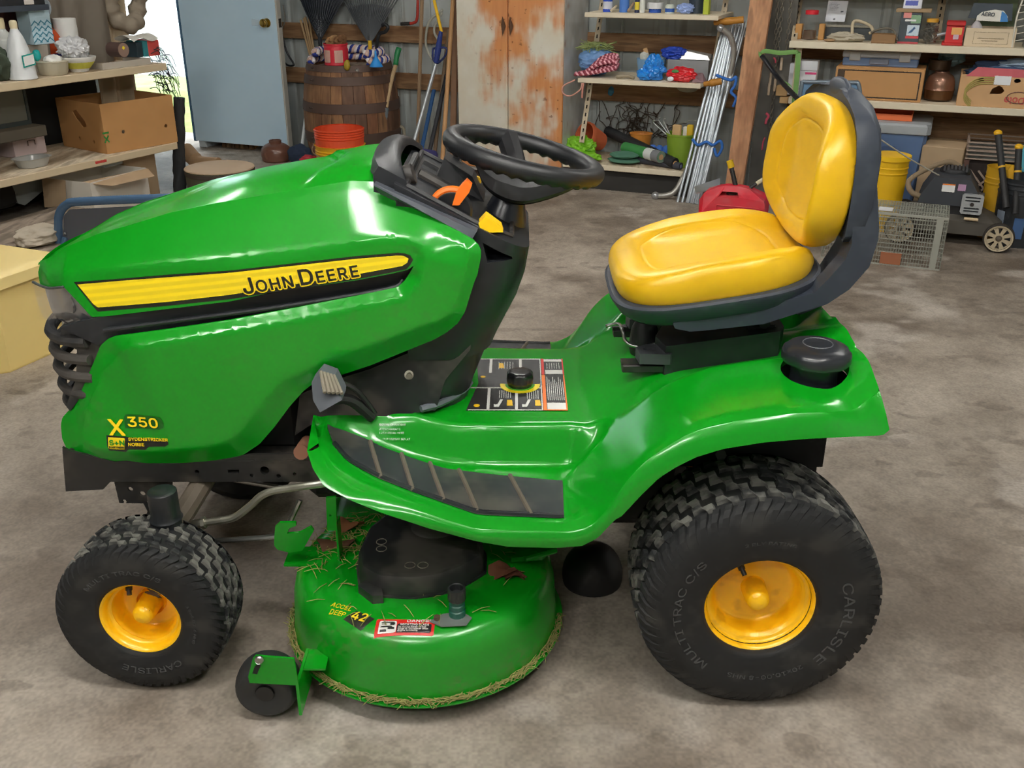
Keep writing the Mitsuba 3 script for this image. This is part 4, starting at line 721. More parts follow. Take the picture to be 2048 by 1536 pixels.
# hanger brackets
hb = plate([[.3642,.3703],[.3858,.3728],[.3817,.2886],[.361,.2886]], -.262, -.256, holes=[circ(.3705, .3266, .003, 8)])
part(MD, 'hanger_bracket', cat(hb, box(.3784, .3824, -.26, -.22, .205, .30)), GREEN, False, 'green upright bracket')
hk = plate([[.2466,.2754],[.2517,.3047],[.2624,.3148],[.2969,.315],[.2973,.3074],[.2804,.2997],[.276,.287],[.3033,.2897],[.3285,.305],[.3341,.2949],[.3047,.2434],[.2768,.2381],[.2513,.2458],[.2447,.2561]], -.273, -.266)
part(MD, 'hook_bracket', cat(hk, box(.26, .33, -.27, -.2, .2, .206)), GREEN, False, 'green hooked bracket')
rb_ = hull([A(p)+[0, 0, z] for p in [[.76,-.266,.21],[.8295,-.2561,.21],[.861,-.2088,.21],[.8026,-.197,.21]] for z in (0, .012)]); part(MD, 'rear_bracket', cat(rb_, rod([.7906,-.2817,.23], [.8593,-.2466,.23], .007)), GREEN, False)
# gauge wheel and its bracket
gc = A([.2577,-.5,.152]); GC = [gc[0]+.008, -.495, .072]
GW = part(MD, 'gauge_wheel', lathe(spline([(.02, -.03), (.045, -.036), (.056, -.034), (.063, -.02), (.065, 0), (.063, .02), (.056, .034), (.045, .036), (.02, .03)], 3), 40, GC, (0, 1, 0)), M('1d1f20', .6), 35, 'black rubber gauge wheel')
part(GW, 'wheel_disc', cat(lathe([(.0, -.034), (.018, -.034), (.018, -.028), (.040, -.027), (.042, -.034)], 28, GC, (0, 1, 0))), M('0c0c0d', .5), 30)
gp = plate([[.2438,.1323],[.2451,.1173],[.3417,.1115],[.3379,.1773],[.2642,.1843],[.2576,.1769]], -.548, -.543)
GB = part(MD, 'gauge_bracket', cat(gp, box(GC[0]+.07, GC[0]+.076, -.548, -.44, .035, .115), box(GC[0]+.07, GC[0]+.12, -.50, -.44, .108, .113)), GREEN, False, 'green gauge wheel bracket')
part(GB, 'bolt', cat(lathe([(.0, .0), (.007, .001), (.009, .004), (.009, .007)], 16, [.2711,-.556,.1776], (0, 1, 0)), rod([.2698,-.552,.1743], (GC[0], -.45, GC[2]), .006)), STEEL)
part(GB, 'slot', plate([[.2537,.1428],[.2605,.1602],[.2714,.1701],[.2726,.1627],[.2623,.1404]], -.5495, -.5485), M('0a0a0a', .9))

# ================================================================ things round the room (building frame)
def W(name, mesh, mat, label, category, smooth=30, group=None, kind=None): return whole(name, mesh, mat, label, category, smooth, group, True, kind)
def TP(name, label, category, group=None): return thing(name, label, category, group)
def pt_(p, name, mesh, mat, smooth=30, label=None, kind=None): return part(p, name, mesh, mat, smooth, label, kind, True)
def U(*ms):
    try:
        m = trimesh.boolean.union([x for x in ms], engine='manifold')
        return m if len(m.faces) else cat(*ms)
    except Exception: return cat(*ms)
def open_box(s0, s1, d0, d1, z0, z1, t=.006):
    return U(box(s0, s1, d0, d0+t, z0, z1), box(s0, s1, d1-t, d1, z0, z1), box(s0, s0+t, d0, d1, z0, z1), box(s1-t, s1, d0, d1, z0, z1), box(s0, s1, d0, d1, z0, z0+t))
def jar(p, s, d, z, prof, mat, name='body', n=24, k=2, label=None): return pt_(p, name, lathe(spline(prof, k) if k > 1 else prof, n, (s, d, z)), mat, 35, label)
def drape(fn, nu=24, nv=24, t=.003):
    """cloth from a function of u, v in 0..1"""
    return thick(grid([[fn(u, v) for u in np.linspace(0, 1, nu)] for v in np.linspace(0, 1, nv)]), (0, t, 0))
# ---- left shelving unit: its own frame, x towards the camera along the front edge, y out of the shelf
LM = np.eye(4); LM[:2, 0] = [-.0905, -.9959]; LM[:2, 1] = [.9959, -.0905]; LM[:2, 3] = [-2.86, 3.28]
def lf(m): m = m.copy(); m.apply_transform(LM); return m
SH = TP('shelving_unit', 'wooden shelving unit with pale board edges on the left', 'shelving unit')
for z, x0, x1 in ((.800, -.02, 2.3), (.325, -.02, 2.3)):
    pt_(SH, 'board', lf(box(x0, x1, -.62, 0, z-.024, z, .002)), 'wood_shelf', False)
    pt_(SH, 'board_edge', lf(box(x0, x1, 0, .012, z-.040, z+.001, .003)), M('cdbb9b', .6), False, 'pale wooden edge strip')
pt_(SH, 'back_panel', lf(box(-.02, 2.3, -.66, -.64, 0, 1.5)), M('1b1a19', .9), False)  # added near-black sheet, stands in for the darkness behind the shelves
for x in (.9, 2.0): pt_(SH, 'upright', lf(box(x, x+.03, -.60, -.57, 0, 1.5)), M('2a2826', .8), False)
pt_(SH, 'edge_label', lf(box(.6167-.08, .6167, .012, .0135, .302, .316)), M('c2443f', .5), False, 'red edge label')
pp = A([[-2.9121,3.3348,.0], [-2.9044,3.37,.2603], [-2.8734,3.4,.5832]]); m = tube(spline(pp, 8), np.interp(np.linspace(0, 1, 17), [0, .5, 1], [.042, .038, .034]), 12)
m.vertices += .010*(meshkit.noise(m.vertices*40)-.5)[:, None]*[1, 1, 0]
W('post', m, M('26282a', .9), 'rough black bark covered post at the end of the left shelves', 'post', 25)
W('log', tube(spline([[-3.3548,3.95,.1269], [-3.2222,3.9,.0685], [-3.0411,3.9,.0652]], 8), [.055]*8+[.042]*9, 12), M('b08f6c', .85), 'pale driftwood log lying on the floor by the open door', 'log')
# wooden platform under the shelves
PLT = TP('platform', 'low platform of weathered boards on the floor under the left shelves', 'platform')
for i in range(4): pt_(PLT, 'board', box(-3.05+.192*i, -2.865+.192*i, 1.0, 2.5, .062, .088, .003), 'wood_grey', False)
for d in (1.1, 2.4): pt_(PLT, 'joist', box(-3.05, -2.29, d-.03, d+.03, 0, .062), 'wood_grey', False)
pt_(PLT, 'front_strip', box(-2.29, -2.275, 1.0, 2.5, .02, .09, .002), 'wood_shelf', False)
# top shelf, near to far
def onL(x, y, z): p = LM[:3, :3]@A([x, y, z])+LM[:3, 3]; return p
def Lrev(p, name, x, y, z, prof, mat, n=24, k=2, label=None): q = onL(x, y, z); return jar(p, q[0], q[1], q[2], prof, mat, name, n, k, label)
zt = .801
k = TP('bottle', 'white cleaning bottle with teal bordered label, frontmost on the top left shelf', 'bottle')
Lrev(k, 'body', .925, -.05, zt, [(0, 0), (.066, .001), (.068, .02), (.062, .10), (.049, .17), (.036, .215), (.022, .245), (.018, .258)], M('dfe3e4', .3))
Lrev(k, 'cap', .925, -.05, zt, [(.019, .255), (.020, .285), (.014, .295), (.0, .297)], M('d8cda9', .5))
pt_(k, 'label', lf(plate([(.885, zt+.075), (.96, zt+.065), (.96, zt+.125), (.885, zt+.135)], .0145, .017)), M('1f8f86', .5), False); pt_(k, 'label', lf(plate([(.891, zt+.081), (.954, zt+.072), (.954, zt+.119), (.891, zt+.128)], .017, .0185)), M('e6e8e6', .5), False)
k = TP('bottle', 'tan shouldered bottle standing behind the white cleaning bottle', 'bottle')
Lrev(k, 'body', .90, -.19, zt, [(0, 0), (.068, .001), (.07, .02), (.07, .17), (.06, .20), (.028, .235), (.02, .25)], M('b7b9b4', .4)); Lrev(k, 'cap', .90, -.19, zt, [(.022, .248), (.022, .30), (0, .302)], M('cbbd98', .5))
W('bag', lf(lump((1.03, -.12, zt+.09), (.08, .07, .10), 3, .5, 3, 4, -.098)), M('2f3a2c', .7), 'dark green leafy bag at the left edge of the top shelf', 'bag', True)
k = TP('tissue_box', 'square tissue box with blue chevron pattern on the top left shelf', 'box')
X0, X1, ZT = [.5759,.6709,1.1378]; c = [X0, X1]
pt_(k, 'body', lf(box(X0, X0+.13, -.31, -.20, zt+.150, ZT, .002)), M('b9d2dd', .6), False)

chev = []
for r in range(4):
    for j in range(3):
        for sg in (-1, 1): chev.append(move(turn(box(-.019, .019, -.0008, .0008, -.0025, .0025), sg*40, (0, 1, 0)), X0+.025+.04*j+sg*.012, -.1985, zt+.172+r*.03))
pt_(k, 'chevron', lf(cat(chev)), M('3f7f96', .6), False, 'teal chevron print', 'stuff')
k = W('planter', lf(lathe([(0, 0), (.06, 0), (.074, .149), (.068, .149), (.06, .02), (0, .02)], 4, (X0+.065, -.255, zt), (0, 0, 1))), M('9a9186', .9), 'speckled stone block under the chevron tissue box', 'planter', False)
k = TP('jug', 'orange laundry detergent jug with dark blue label behind the bowls', 'jug')
X0, X1, ZT = [.4727,.5449,1.108]
pt_(k, 'body', lf(hull([(x, y, z) for x in (X0, X0+.10) for y in (-.33, -.25) for z in (zt, zt+.17)]+[(X0+.03, -.30, zt+.23), (X0+.07, -.28, zt+.23)])), M('c1491f', .45), 40); pt_(k, 'label', lf(box(X0+.01, X0+.09, -.2495, -.248, zt+.05, zt+.09)), M('2a2e66', .5), False)
pt_(k, 'lettering', lf(put(text('lipox', .016, .0006), (X0+.083, -.247, zt+.062), (-1, 0, 0), (0, 0, 1))), M('e8e8f0', .5), False)
W('bottle', lf(cat(lathe(spline([(0, 0), (.035, 0), (.036, .13), (.02, .17), (.014, .2), (0, .2)], 2), 20, (X0-.05, -.33, zt)))), M('3a3a8c', .4), 'slim violet bottle between the orange jug and the paper roll', 'bottle')
X0, X1, ZT = [.3617,.5025,1.1505]
k = TP('paper_towel_roll', 'tall white paper towel roll on the top left shelf', 'paper roll')
xm = (X0+X1)/2; pt_(k, 'roll', lf(lathe([(.02, 0), (.062, 0), (.063, .003), (.063, .268), (.061, .272), (.02, .272), (.02, 0)], 32, (xm, -.27, zt))), M('d9d9d4', .85), 40)
k = TP('box', 'black box with white mark hanging over the top left corner', 'box')
pt_(k, 'body', lf(box(.62, 1.1, -.45, -.16, 1.134, 1.35, .004)), M('15181c', .5), False); pt_(k, 'rim', lf(box(.61, 1.1, -.165, -.15, 1.134-.004, 1.159)), M('333b45', .5), False)
pt_(k, 'mark', lf(box(.70, .76, -.1505, -.149, 1.1725-.01, 1.1725+.02)), M('c9c2bc', .5), False)
W('dish', lf(lathe(spline([(0, 0), (.06, .004), (.075, .02), (.08, .022), (.06, .0), (0, -.004)], 3), 28, (.58, -.30, 1.13), (.5, .6, .3))), M('cfd6dc', .25), 'shiny white dish leaning above the orange jug', 'dish')
# bowls
k = TP('container', 'cloudy plastic food tub full of white caps on the top left shelf', 'food container')
bx, by = [.7071,-.0699]; 
pt_(k, 'tub', lf(solid([[(bx-.0+.075*f*math.cos(t)*(1+.12*abs(math.sin(2*t))), -.085+.075*f*math.sin(t)*(1+.12*abs(math.sin(2*t))), zt+z) for t in np.arange(32)*2*math.pi/32] for f, z in ((.80, .001), (.92, .02), (1.0, .068), (1.03, .070))])), M('b5ad97', .45), 35)
pt_(k, 'lid', lf(lump((bx-.02, -.10, zt+.078), (.052, .040, .026), 3, .15, 2, 2)), M('e9e9e4', .4), True)
W('bag', lf(lump((bx+.03, -.16, zt+.10), (.022, .02, .03), 2, .3, 3, 5)), M('149a96', .5), 'small teal wrapper behind the cloudy food tub', 'wrapper', True)
k = TP('bowl', 'white serving bowl with yellow band on the top left shelf', 'bowl')
bx, by = [.5194,-.0698]; Lrev(k, 'body', bx+.01, -.09, zt, [(0, .002), (.045, .0), (.05, .01), (.088, .055), (.098, .078), (.094, .078), (.08, .05), (.045, .014), (0, .012)], M('e8e8e2', .25), 40)
Lrev(k, 'band', bx+.01, -.09, zt, [(.058, .018), (.0815, .045), (.0945, .068)], M('cfce55', .35), 40)
W('plastic_bag', lf(lump((bx+.02, -.10, zt+.125), (.085, .07, .062), 4, .55, 3.2, 9)), M('c9cacb', .22, spec=.8), 'crumpled clear plastic bag sitting in the yellow banded bowl', 'plastic bag', 25)
W('bag', lf(lump((bx-.09, -.20, zt+.07), (.05, .06, .085), 3, .3, 2, 3, -.069)), M('1d4c57', .7), 'dark teal pouch leaning behind the crumpled plastic bag', 'pouch', True)
k = TP('tin', 'round brown tin lying on its side with yellow diamond label', 'tin')
q = [.2258,.8926]; pt_(k, 'body', lf(rod((q[0], -.16, q[1]), (q[0], -.06, q[1]), .042, 28)), M('4d3a35', .6)); pt_(k, 'end', lf(rod((q[0], -.061, q[1]), (q[0], -.058, q[1]), .039, 28)), M('8e7568', .6))
pt_(k, 'label', lf(plate([(q[0]-.012, q[1]+.012), (q[0], q[1]+.024), (q[0]+.012, q[1]+.012), (q[0], q[1])], -.058, -.0565)), M('e8d232', .5), False)
X0, X1, ZT = [-.0673,.1024,.9258]; k = TP('box', 'red and teal cardboard carton on the end of the top left shelf', 'box')
pt_(k, 'body', lf(box(X0-.02, X0+.07, -.24, -.10, zt+.035, ZT, .002)), M('d5524e', .6), False); pt_(k, 'side', lf(box(X0+.07, X0+.105, -.24, -.10, zt+.035, ZT, .002)), M('2f7f86', .6), False); pt_(k, 'back', lf(box(X0+.105, X0+.15, -.24, -.11, zt+.035, ZT-.006)), M('22343c', .6), False)
W('bag', lf(drape(lambda u, v: (X0-.0+.19*u, -.25+.17*v, ZT+.006+.012*math.sin(7*u+3*v)+.02*math.sin(3*v)), 14, 12, .002)), M('d9d6cd', .6), 'white paper bag with dark print laid over the red carton', 'paper bag', True)
W('tray', lf(U(box(.06, .42, -.26, -.03, zt, zt+.008), box(.06, .42, -.036, -.03, zt, zt+.034), box(.06, .066, -.26, -.03, zt, zt+.034), box(.414, .42, -.26, -.03, zt, zt+.034))), M('b7afa3', .5), 'long grey tray lying along the top left shelf edge', 'tray', False)
# second shelf
z2 = .326
k = TP('cardboard_box', 'brown banana box with hand holes and green X on the second left shelf', 'cardboard box')
bxm = open_box(-.035, .462, -.52, -.06, z2, .612, .005)
hs = [plate(circ(*[.3345,.4388], .011, 16), -.10, -.02), plate(circ(*[.0371,.4339], .011, 16), -.10, -.02), plate(circ(-.33, .392, .011, 16), .44, .50, 'yz'), plate(circ(-.18, .385, .011, 16), .44, .50, 'yz'), hull([(x, y, z) for x in (.44, .50) for y, z in ((-.36, .55), (-.31, .56), (-.24, .50), (-.23, .47), (-.27, .46), (-.33, .51))])]
try: bxm = trimesh.boolean.difference([bxm]+hs, engine='manifold')
except Exception as e: print(e)
pt_(k, 'body', lf(turn(bxm, -8, (0, 0, 1), (.46, -.06, 0))), 'cardboard', False)
gx = []
for a in (38, -38): gx.append(turn(box(-.004, .004, -.001, .001, -.024, .024), a, (0, 1, 0)))
gx = move(cat(*gx, move(box(-.020, .020, -.001, .001, -.005, .005), 0, 0, .036)), .452, -.0585, .412)
pt_(k, 'lettering', lf(turn(gx, -8, (0, 0, 1), (.46, -.06, 0))), M('2f7a33', .6), False, 'green X mark')
X0, X1, ZT = [.7935,1.0391,.4074]; k = TP('container', 'empty clear plastic clamshell on the second left shelf', 'food container')
pt_(k, 'tray', lf(solid([[(.90+f*.10*math.cos(t)*(1+.1*abs(math.sin(2*t))), -.15+f*.075*math.sin(t)*(1+.1*abs(math.sin(2*t))), z2+z) for t in np.arange(28)*2*math.pi/28] for f, z in ((.75, .001), (.95, .045), (1.06, .05), (.9, .046), (.7, .006))])), M('a9aaa6', .2, spec=.8), 30)
k = TP('metal_cabinet', 'dusty pink metal drawer box at the back of the second left shelf', 'drawer box')
q0, q1 = [.8045,.4551], [.592,.3108]
pt_(k, 'body', lf(box(q1[0], q0[0], -.60, -.42, z2, q0[1]+.02, .003)), M('c7b3b1', .5), False); pt_(k, 'handle', lf(cat(box((q0[0]+q1[0])/2-.035, (q0[0]+q1[0])/2+.015, -.42, -.416, .41, .413), box((q0[0]+q1[0])/2-.035, (q0[0]+q1[0])/2-.032, -.42, -.416, .385, .413), box((q0[0]+q1[0])/2+.012, (q0[0]+q1[0])/2+.015, -.42, -.416, .385, .413))), M('5a4a48', .5), False)
pt_(k, 'lid_line', lf(box(q1[0], q0[0], -.4195, -.4175, q0[1]-.012, q0[1]-.008)), M('3a2c2b', .6), False)
k = TP('picture_frame', 'faded framed picture lying against the back of the second left shelf', 'picture frame')
q0, q1 = [.8372,.6878], [.687,.5299]
pt_(k, 'panel', lf(box(q1[0], q0[0]+.2, -.43, -.41, q1[1], q0[1]+.01)), M('75756a', .8), False); pt_(k, 'frame', lf(box(q1[0]-.015, q0[0]+.2, -.435, -.40, q1[1]-.05, q1[1])), M('3d4645', .6), False); pt_(k, 'frame', lf(box(q1[0]-.015, q1[0], -.435, -.40, q1[1], q0[1]+.01)), M('3d4645', .6), False)
W('drawer_box', lf(box(q1[0]-.03, q0[0]+.3, -.55, -.30, z2+.12, z2+.18, .004)), M('5c564a', .8), 'dark wooden tray under the framed picture', 'wooden tray', False)
# hanging clothes behind the top shelf
def coat(x0, x1, y, z0, z1, ph, amp, t=.004): return lf(drape(lambda u, v: (x0+(x1-x0)*u+.03*(1-v)*(u-.5), y+amp*math.sin(ph+9*u+1.2*v)+.5*amp*math.sin(21*u-2*v), z1+(z0-z1)*v), 40, 12, t))
q0 = [-.0793,.9759]; W('jacket', coat(.06, .56, -.36, .80, 1.32, 0, .022), M('6f675c', .9), 'grey brown work jacket hanging behind the top left shelf', 'jacket', True)
W('curtain', coat(-.10, .14, -.40, .05, 1.32, 1, .03), M('b5a58a', .9), 'tan burlap cloth hanging at the end of the left shelves', 'cloth', True)
W('jacket', coat(.5, .75, -.47, .80, 1.32, 2, .02), M('4b2f2d', .9), 'maroon cloth hanging behind the paper roll', 'cloth', True)
W('wreath', lf(tube([(-.11+.115*math.cos(t), -.36+.02*math.sin(3*t), 1.16+.16*math.sin(t)) for t in np.arange(40)*2*math.pi/40], .050+.010*np.sin(np.arange(40)*1.7), 12, True)), M('8f8474', .9), 'large grey brown ring hanging in the doorway light beside the jacket', 'wreath', True)
fr = []
rg = np.random.default_rng(5)
for i in range(60):
    a = A([-.0-.05*rg.random(), .0-.15*rg.random(), .62+.28*rg.random()]); q = [a, a+[-.03-.03*rg.random(), .01, .01-.04*rg.random()], a+[-.05-.05*rg.random(), .02*rg.random(), -.06-.06*rg.random()]]
    fr.append(tube(spline(q, 4), .0022, 4))
W('fringe', lf(cat(fr)), M('2f3238', .9), 'dark shredded bark fringe hanging from the black post', 'bark fringe', True, kind='stuff')
# under the shelves
k = TP('cardboard_box', 'torn open box of white and brown cardboard on the floor under the left shelves', 'cardboard box')
q0, q1, q2 = [-3.1652,2.75,.0499], [-2.6589,2.95,.068], [-2.8141,2.65,.1192]
ob = open_box(-3.16, -2.80, 2.50, 2.95, .0, .235, .004); pt_(k, 'body', ob, M('cfc9bd', .85), False)
pt_(k, 'flap', hull([(-2.86, 2.5, .235), (-2.78, 2.94, .235), (-2.66, 2.86, .215), (-2.70, 2.56, .215), (-2.86, 2.5, .230), (-2.78, 2.94, .230)]), 'kraft', False, 'folded out brown flap'); pt_(k, 'flap', hull([(-3.16, 2.50, .235), (-2.98, 2.50, .235), (-2.98, 2.47, .09), (-3.15, 2.47, .07), (-3.16, 2.505, .235)]), 'kraft', False)
k = TP('cardboard_box', 'brown cardboard box behind the torn white box under the shelves', 'cardboard box'); pt_(k, 'body', open_box(-3.42, -3.0, 2.98, 3.25, 0, .265, .005), 'kraft', False)
W('panel', lf(hull([(x, y, z) for x, z in ((.40, .28), (.95, .24), (.92, .10), (.88, .08)) for y in (-.34, -.32)])), M('8d918d', .7), 'grey sheet leaning in the dark under the second shelf', 'panel', False)
for i, (x, y, z, w, h) in enumerate(((.14, -.30, .255, .12, .05), (.34, -.22, .27, .11, .035))): W('foam_tray', lf(box(x-w, x+w, y-.10, y+.10, z-h, z, .006)), M('c9d3d6', .6), ['white foam tray tucked under the second shelf near the post', 'white foam tray hanging below the red edge label'][i], 'foam tray', False)
W('basket', lf(lathe(spline([(0, 0), (.13, .0), (.15, .08), (.13, .16), (.10, .17)], 3), 28, (1.0, -.45, .09))), M('1a1816', .9), 'round dark basket deep under the left shelves', 'basket')
W('bundle', lump([-2.525,1.8535,.125], (.10, .13, .05), 4, .28, 2.5, 6, -.036), M('b3a896', .85), 'dirty white cloth bundle on the low platform', 'cloth bundle', True)
k = TP('keg', 'short wooden drum with pale round top and painted side on the floor', 'drum')
s0, s1, z0, z1 = [-2.8602,-2.4219,.0024,.1119]; c = ((s0+s1)/2, 3.42, 0); r = (s1-s0)/2
pt_(k, 'body', lathe([(0, 0), (r*.94, 0), (r*.97, .02), (r*.98, .15), (r*.96, .16), (0, .16)], 40, c), M('4a4a38', .7)); pt_(k, 'top', lathe([(0, .158), (r*.90, .158), (r*.985, .156), (r*1.0, .160), (r*.985, .166), (r*.90, .163), (0, .163)], 40, c), M('b39d83', .85), 35, 'pale wooden top'); pt_(k, 'hoop', lathe([(r*.99, .125), (r*1.0, .128), (r*1.0, .148), (r*.99, .15)], 40, c), M('3b322a', .7))
k = TP('folding_chair', 'folding chair with blue tube frame and grey fabric behind the mower hood', 'chair')
fr = [[-2.472,1.9,-.059],[-2.4354,1.9,.1537],[-2.4077,1.9,.2377],[-2.3456,1.9,.2913],[-2.2404,1.9,.316],[-1.6654,1.9,.3861]]+[(-1.45, 1.9, .40), (-1.40, 1.9, .38), (-1.385, 1.9, .30)]
pt_(k, 'frame', tube(spline(fr, 6), .021, 12), M('4d6b8c', .35), True, 'blue tube frame'); fa = [[-2.449,1.91,-.0062],[-2.3912,1.91,.2269],[-2.343,1.91,.2643],[-1.6795,1.91,.3545]]
pt_(k, 'fabric', plate([(p[0], p[2]) for p in fa]+[(-1.42, .37), (-1.42, .16), (fa[0][0], .10)], 1.905, 1.912), M('5d6068', .85), False, 'grey mesh fabric')
pt_(k, 'leg', rod((-2.33, 1.92, .12), (-2.2, 2.2, 0), .014), M('4d6b8c', .35)); pt_(k, 'leg', rod((-1.41, 1.92, .15), (-1.4, 2.2, 0), .014), M('4d6b8c', .35)); pt_(k, 'leg', rod((-2.40, 1.9, .12), (-2.42, 1.85, 0), .014), M('4d6b8c', .35)); pt_(k, 'leg', rod((-1.385, 1.9, .30), (-1.38, 1.86, 0), .014), M('4d6b8c', .35))
pt_(k, 'rivet', ball([-2.3793,1.885,.1455], .007, 2), M('c2c6c8', .3, 1.), True)
k = TP('tote', 'pale yellow plastic tub with lid at the left edge of the floor', 'plastic tub')
tz = .38
pt_(k, 'body', solid([[(x*f-1.78, y*f+.86, z) for x, y in ((-.29, -.17), (.27, -.17), (.30, -.14), (.30, .14), (.27, .17), (-.29, .17))] for f, z in ((.90, 0), (.92, .01), (1., tz-.05))]), M('e7cd83', .5), 30); pt_(k, 'lid', solid([[(x*f-1.78, y*f+.86, z) for x, y in ((-.30, -.17), (.27, -.17), (.30, -.14), (.30, .14), (.27, .17), (-.30, .17))] for f, z in ((1.03, tz-.055), (1.08, tz-.05), (1.08, tz-.01), (1.02, tz), (.9, tz+.004))]), M('ecd48e', .45), 30)
# ---- the open door and what stands by it
DL1 = -2.944
k = key_of('door_1'); tag(k, kind='structure')
pt_(k, 'leaf', box(DOOR1-.010, DL1, 4.60, 4.64, .055, 2.03, .002), MP('door_paint', lambda p, n, uv: mix(C3('bfdcf0'), C3('cbe4f4'), fbm(p.x*3, p.y*3, p.z*3, 3)), .45), False)
pt_(k, 'edge', box(DL1-.002, DL1+.012, 4.597, 4.643, .055, 2.03, .001), M('b9b7ad', .5), False); pt_(k, 'hinge_gap', box(DOOR1-.034, DOOR1-.008, 4.605, 4.645, .05, 2.03), M('4c6f8e', .5), False)
p = [-3.0283,4.58,.9455]; pt_(k, 'knob', lathe(spline([(.030, 0), (.030, .006), (.012, .010), (.012, .025), (.026, .035), (.030, .048), (.022, .060), (0, .062)], 3), 28, (p[0], 4.60, p[2]), (0, -1, 0)), M('c9a75a', .2, 1.), 40, 'brass knob'); pt_(k, 'plate', box(p[0]-.135, p[0]-.035, 4.597, 4.601, p[2]-.022, p[2]+.022, .001), M('c4d8e6', .35), False)
pt_(k, 'latch', box(DL1+.008, DL1+.014, 4.605, 4.635, p[2]-.03, p[2]+.03), M('33302c', .5), False)
k = TP('house', 'white clapboard house wall outside the open door', 'house')
for i in range(26): pt_(k, 'clapboard', hull([(s, d, z) for s in (-8.5, -3.2) for d, z in ((7.60, .10+.105*i), (7.60, .215+.105*i), (7.575, .10+.105*i), (7.592, .215+.105*i))]), M('eef3f5', .6), False)
for i in range(5):
    c = A([-4.75+.28*i, 6.4+.15*(i % 2), .0]); q = []
    for j in range(260):
        v = rg.normal(size=3); v /= np.linalg.norm(v); v[2] = abs(v[2]); p = c+v*A([.32, .32, .34])*(.55+.45*rg.random()); a = rg.normal(size=3); a /= np.linalg.norm(a); b = np.cross(a, v); b /= np.linalg.norm(b)+1e-9
        q.append((p-.028*a, p+.013*b, p+.028*a, p-.013*b))
    q = A(q); nq = len(q); f = np.arange(nq)[:, None]*4
    mm = trimesh.Trimesh(q.reshape(-1, 3), np.vstack([f+[0, 1, 2], f+[0, 2, 3]]), process=False)
    kk = W('bush', mm, M(['8aa84a', '9bb565', '7f9c48'][i % 3], .7), 'leafy green bush growing against the white house outside', 'bush', False, group='bushes outside the door')
W('threshold', box(DOOR0, DOOR1, 4.93, 5.15, -.08, -.005), M('b9b9b4', .8), 'pale concrete sill of the open doorway', 'door sill', False)
k = TP('jug', 'brown glazed stoneware jug on the floor below the open door', 'jug'); s0, s1, z0, z1 = [-3.0314,-2.8105,-.0149,.1093]; r = (s1-s0)/2
jar(k, (s0+s1)/2, 4.3+r, 0, [(0, 0), (r*.86, 0), (r*.98, .03), (r, .06), (r*.9, .10), (r*.55, .125), (r*.40, .13), (r*.42, .15), (r*.36, .15)], M('6e4a3c', .3, coat=.4))
for i in range(7): W('log', rod((-3.62+.043*i, 4.70, .0), (-3.62+.043*i+.01*(i % 3), 4.74, .25), .021, 8), M(['6b5138', '81674c', '5b4632'][i % 3], .9), 'split firewood stick leaning against the wall under the door', 'firewood', group='firewood sticks under the door')
W('stick', rod((-3.37, 4.72, 0), (-3.35, 4.79, .035), .012, 8), M('b98a3c', .6), 'short yellow stick end under the door', 'stick')
W('cap', lathe([(0, 0), (.035, 0), (.02, .03), (0, .03)], 14, (-3.22, 4.75, 0)), M('c8352c', .5), 'small red object under the door edge', 'cap')
"""mops"""
k = TP('mop', 'dust mop with white handle and blue head leaning against the barrel', 'mop')
pt_(k, 'handle', rod([-2.6752,4.38,.102], [-2.6564,4.55,.6063], .012), M('d5dbde', .35)); pt_(k, 'head', lump([-2.6476,4.32,.075], (.10, .06, .075), 3, .35, 3, 3, -.072), M('27344a', .9), True, 'dark blue mop head'); pt_(k, 'socket', rod([-2.6744,4.36,.0625], [-2.6609,4.37,.1333], .026, 12, .014), M('41618f', .5))
W('bag', lump([-2.487,4.2,.055], (.075, .06, .055), 3, .35, 3, 8, -.053), M('c23a45', .6), 'small red bag lying between the mop and the buckets', 'bag', 25)
# ---- barrel
k = TP('barrel', 'old brown whiskey barrel with riveted iron hoops against the back wall', 'barrel')
zb1 = .705; b0, b1, _z0, _z1 = [-2.6931,-2.0083,.0224,.6551]; bc = ((b0+b1)/2, 4.58); R0 = (b1-b0)/2
rad = lambda z: R0*(1.0-.17*((z-.33)/.40)**2)
n = 26
for i in range(n):
    a0, a1 = 2*math.pi*(i+.02)/n, 2*math.pi*(i+.98)/n; rows = []
    for z in np.linspace(0, zb1, 9):
        r = rad(z); rows.append([(bc[0]+q*math.cos(a), bc[1]+q*math.sin(a), z) for a, q in ((a0, r-.02), (a0, r-.001), ((a0+a1)/2, r+.001), (a1, r-.001), (a1, r-.02))])
    pt_(k, 'stave', solid(rows), ['wood_stave', 'wood_stave_dark', 'wood_stave_red'][int(rg.integers(3))], 20)
for nm, a, b in (('wood_stave', '6a4a35', '8a6749'), ('wood_stave_dark', '533a2b', '6f5240'), ('wood_stave_red', '744d35', '97704d')): MP(nm, f_wood(a, b, '3a281e', 20, 20, 3), .7)
pt_(k, 'head', rod((bc[0], bc[1], zb1-.05), (bc[0], bc[1], zb1-.03), rad(zb1)-.02, 32), 'wood_grey')
for z0, z1 in [(.666,.718),(.581,.637),(.394,.461),(.182,.258)]:
    z1 = min(z1, zb1+.004)
    h = pt_(k, 'hoop', lathe([(rad(z0)+.0005, z0), (rad(z0)+.005, z0+.001), (rad(z1)+.005, z1-.001), (rad(z1)+.0005, z1)], 56, (*bc, 0)), M('5a4840', .6, .3), 30, 'iron hoop')
    for t in (-2.0, -1.93): pt_(h, 'rivet', ball((bc[0]+(rad((z0+z1)/2)+.005)*math.cos(t), bc[1]+(rad((z0+z1)/2)+.005)*math.sin(t), (z0+z1)/2), .008, 1), M('453731', .6, .3), True)
zc = zb1
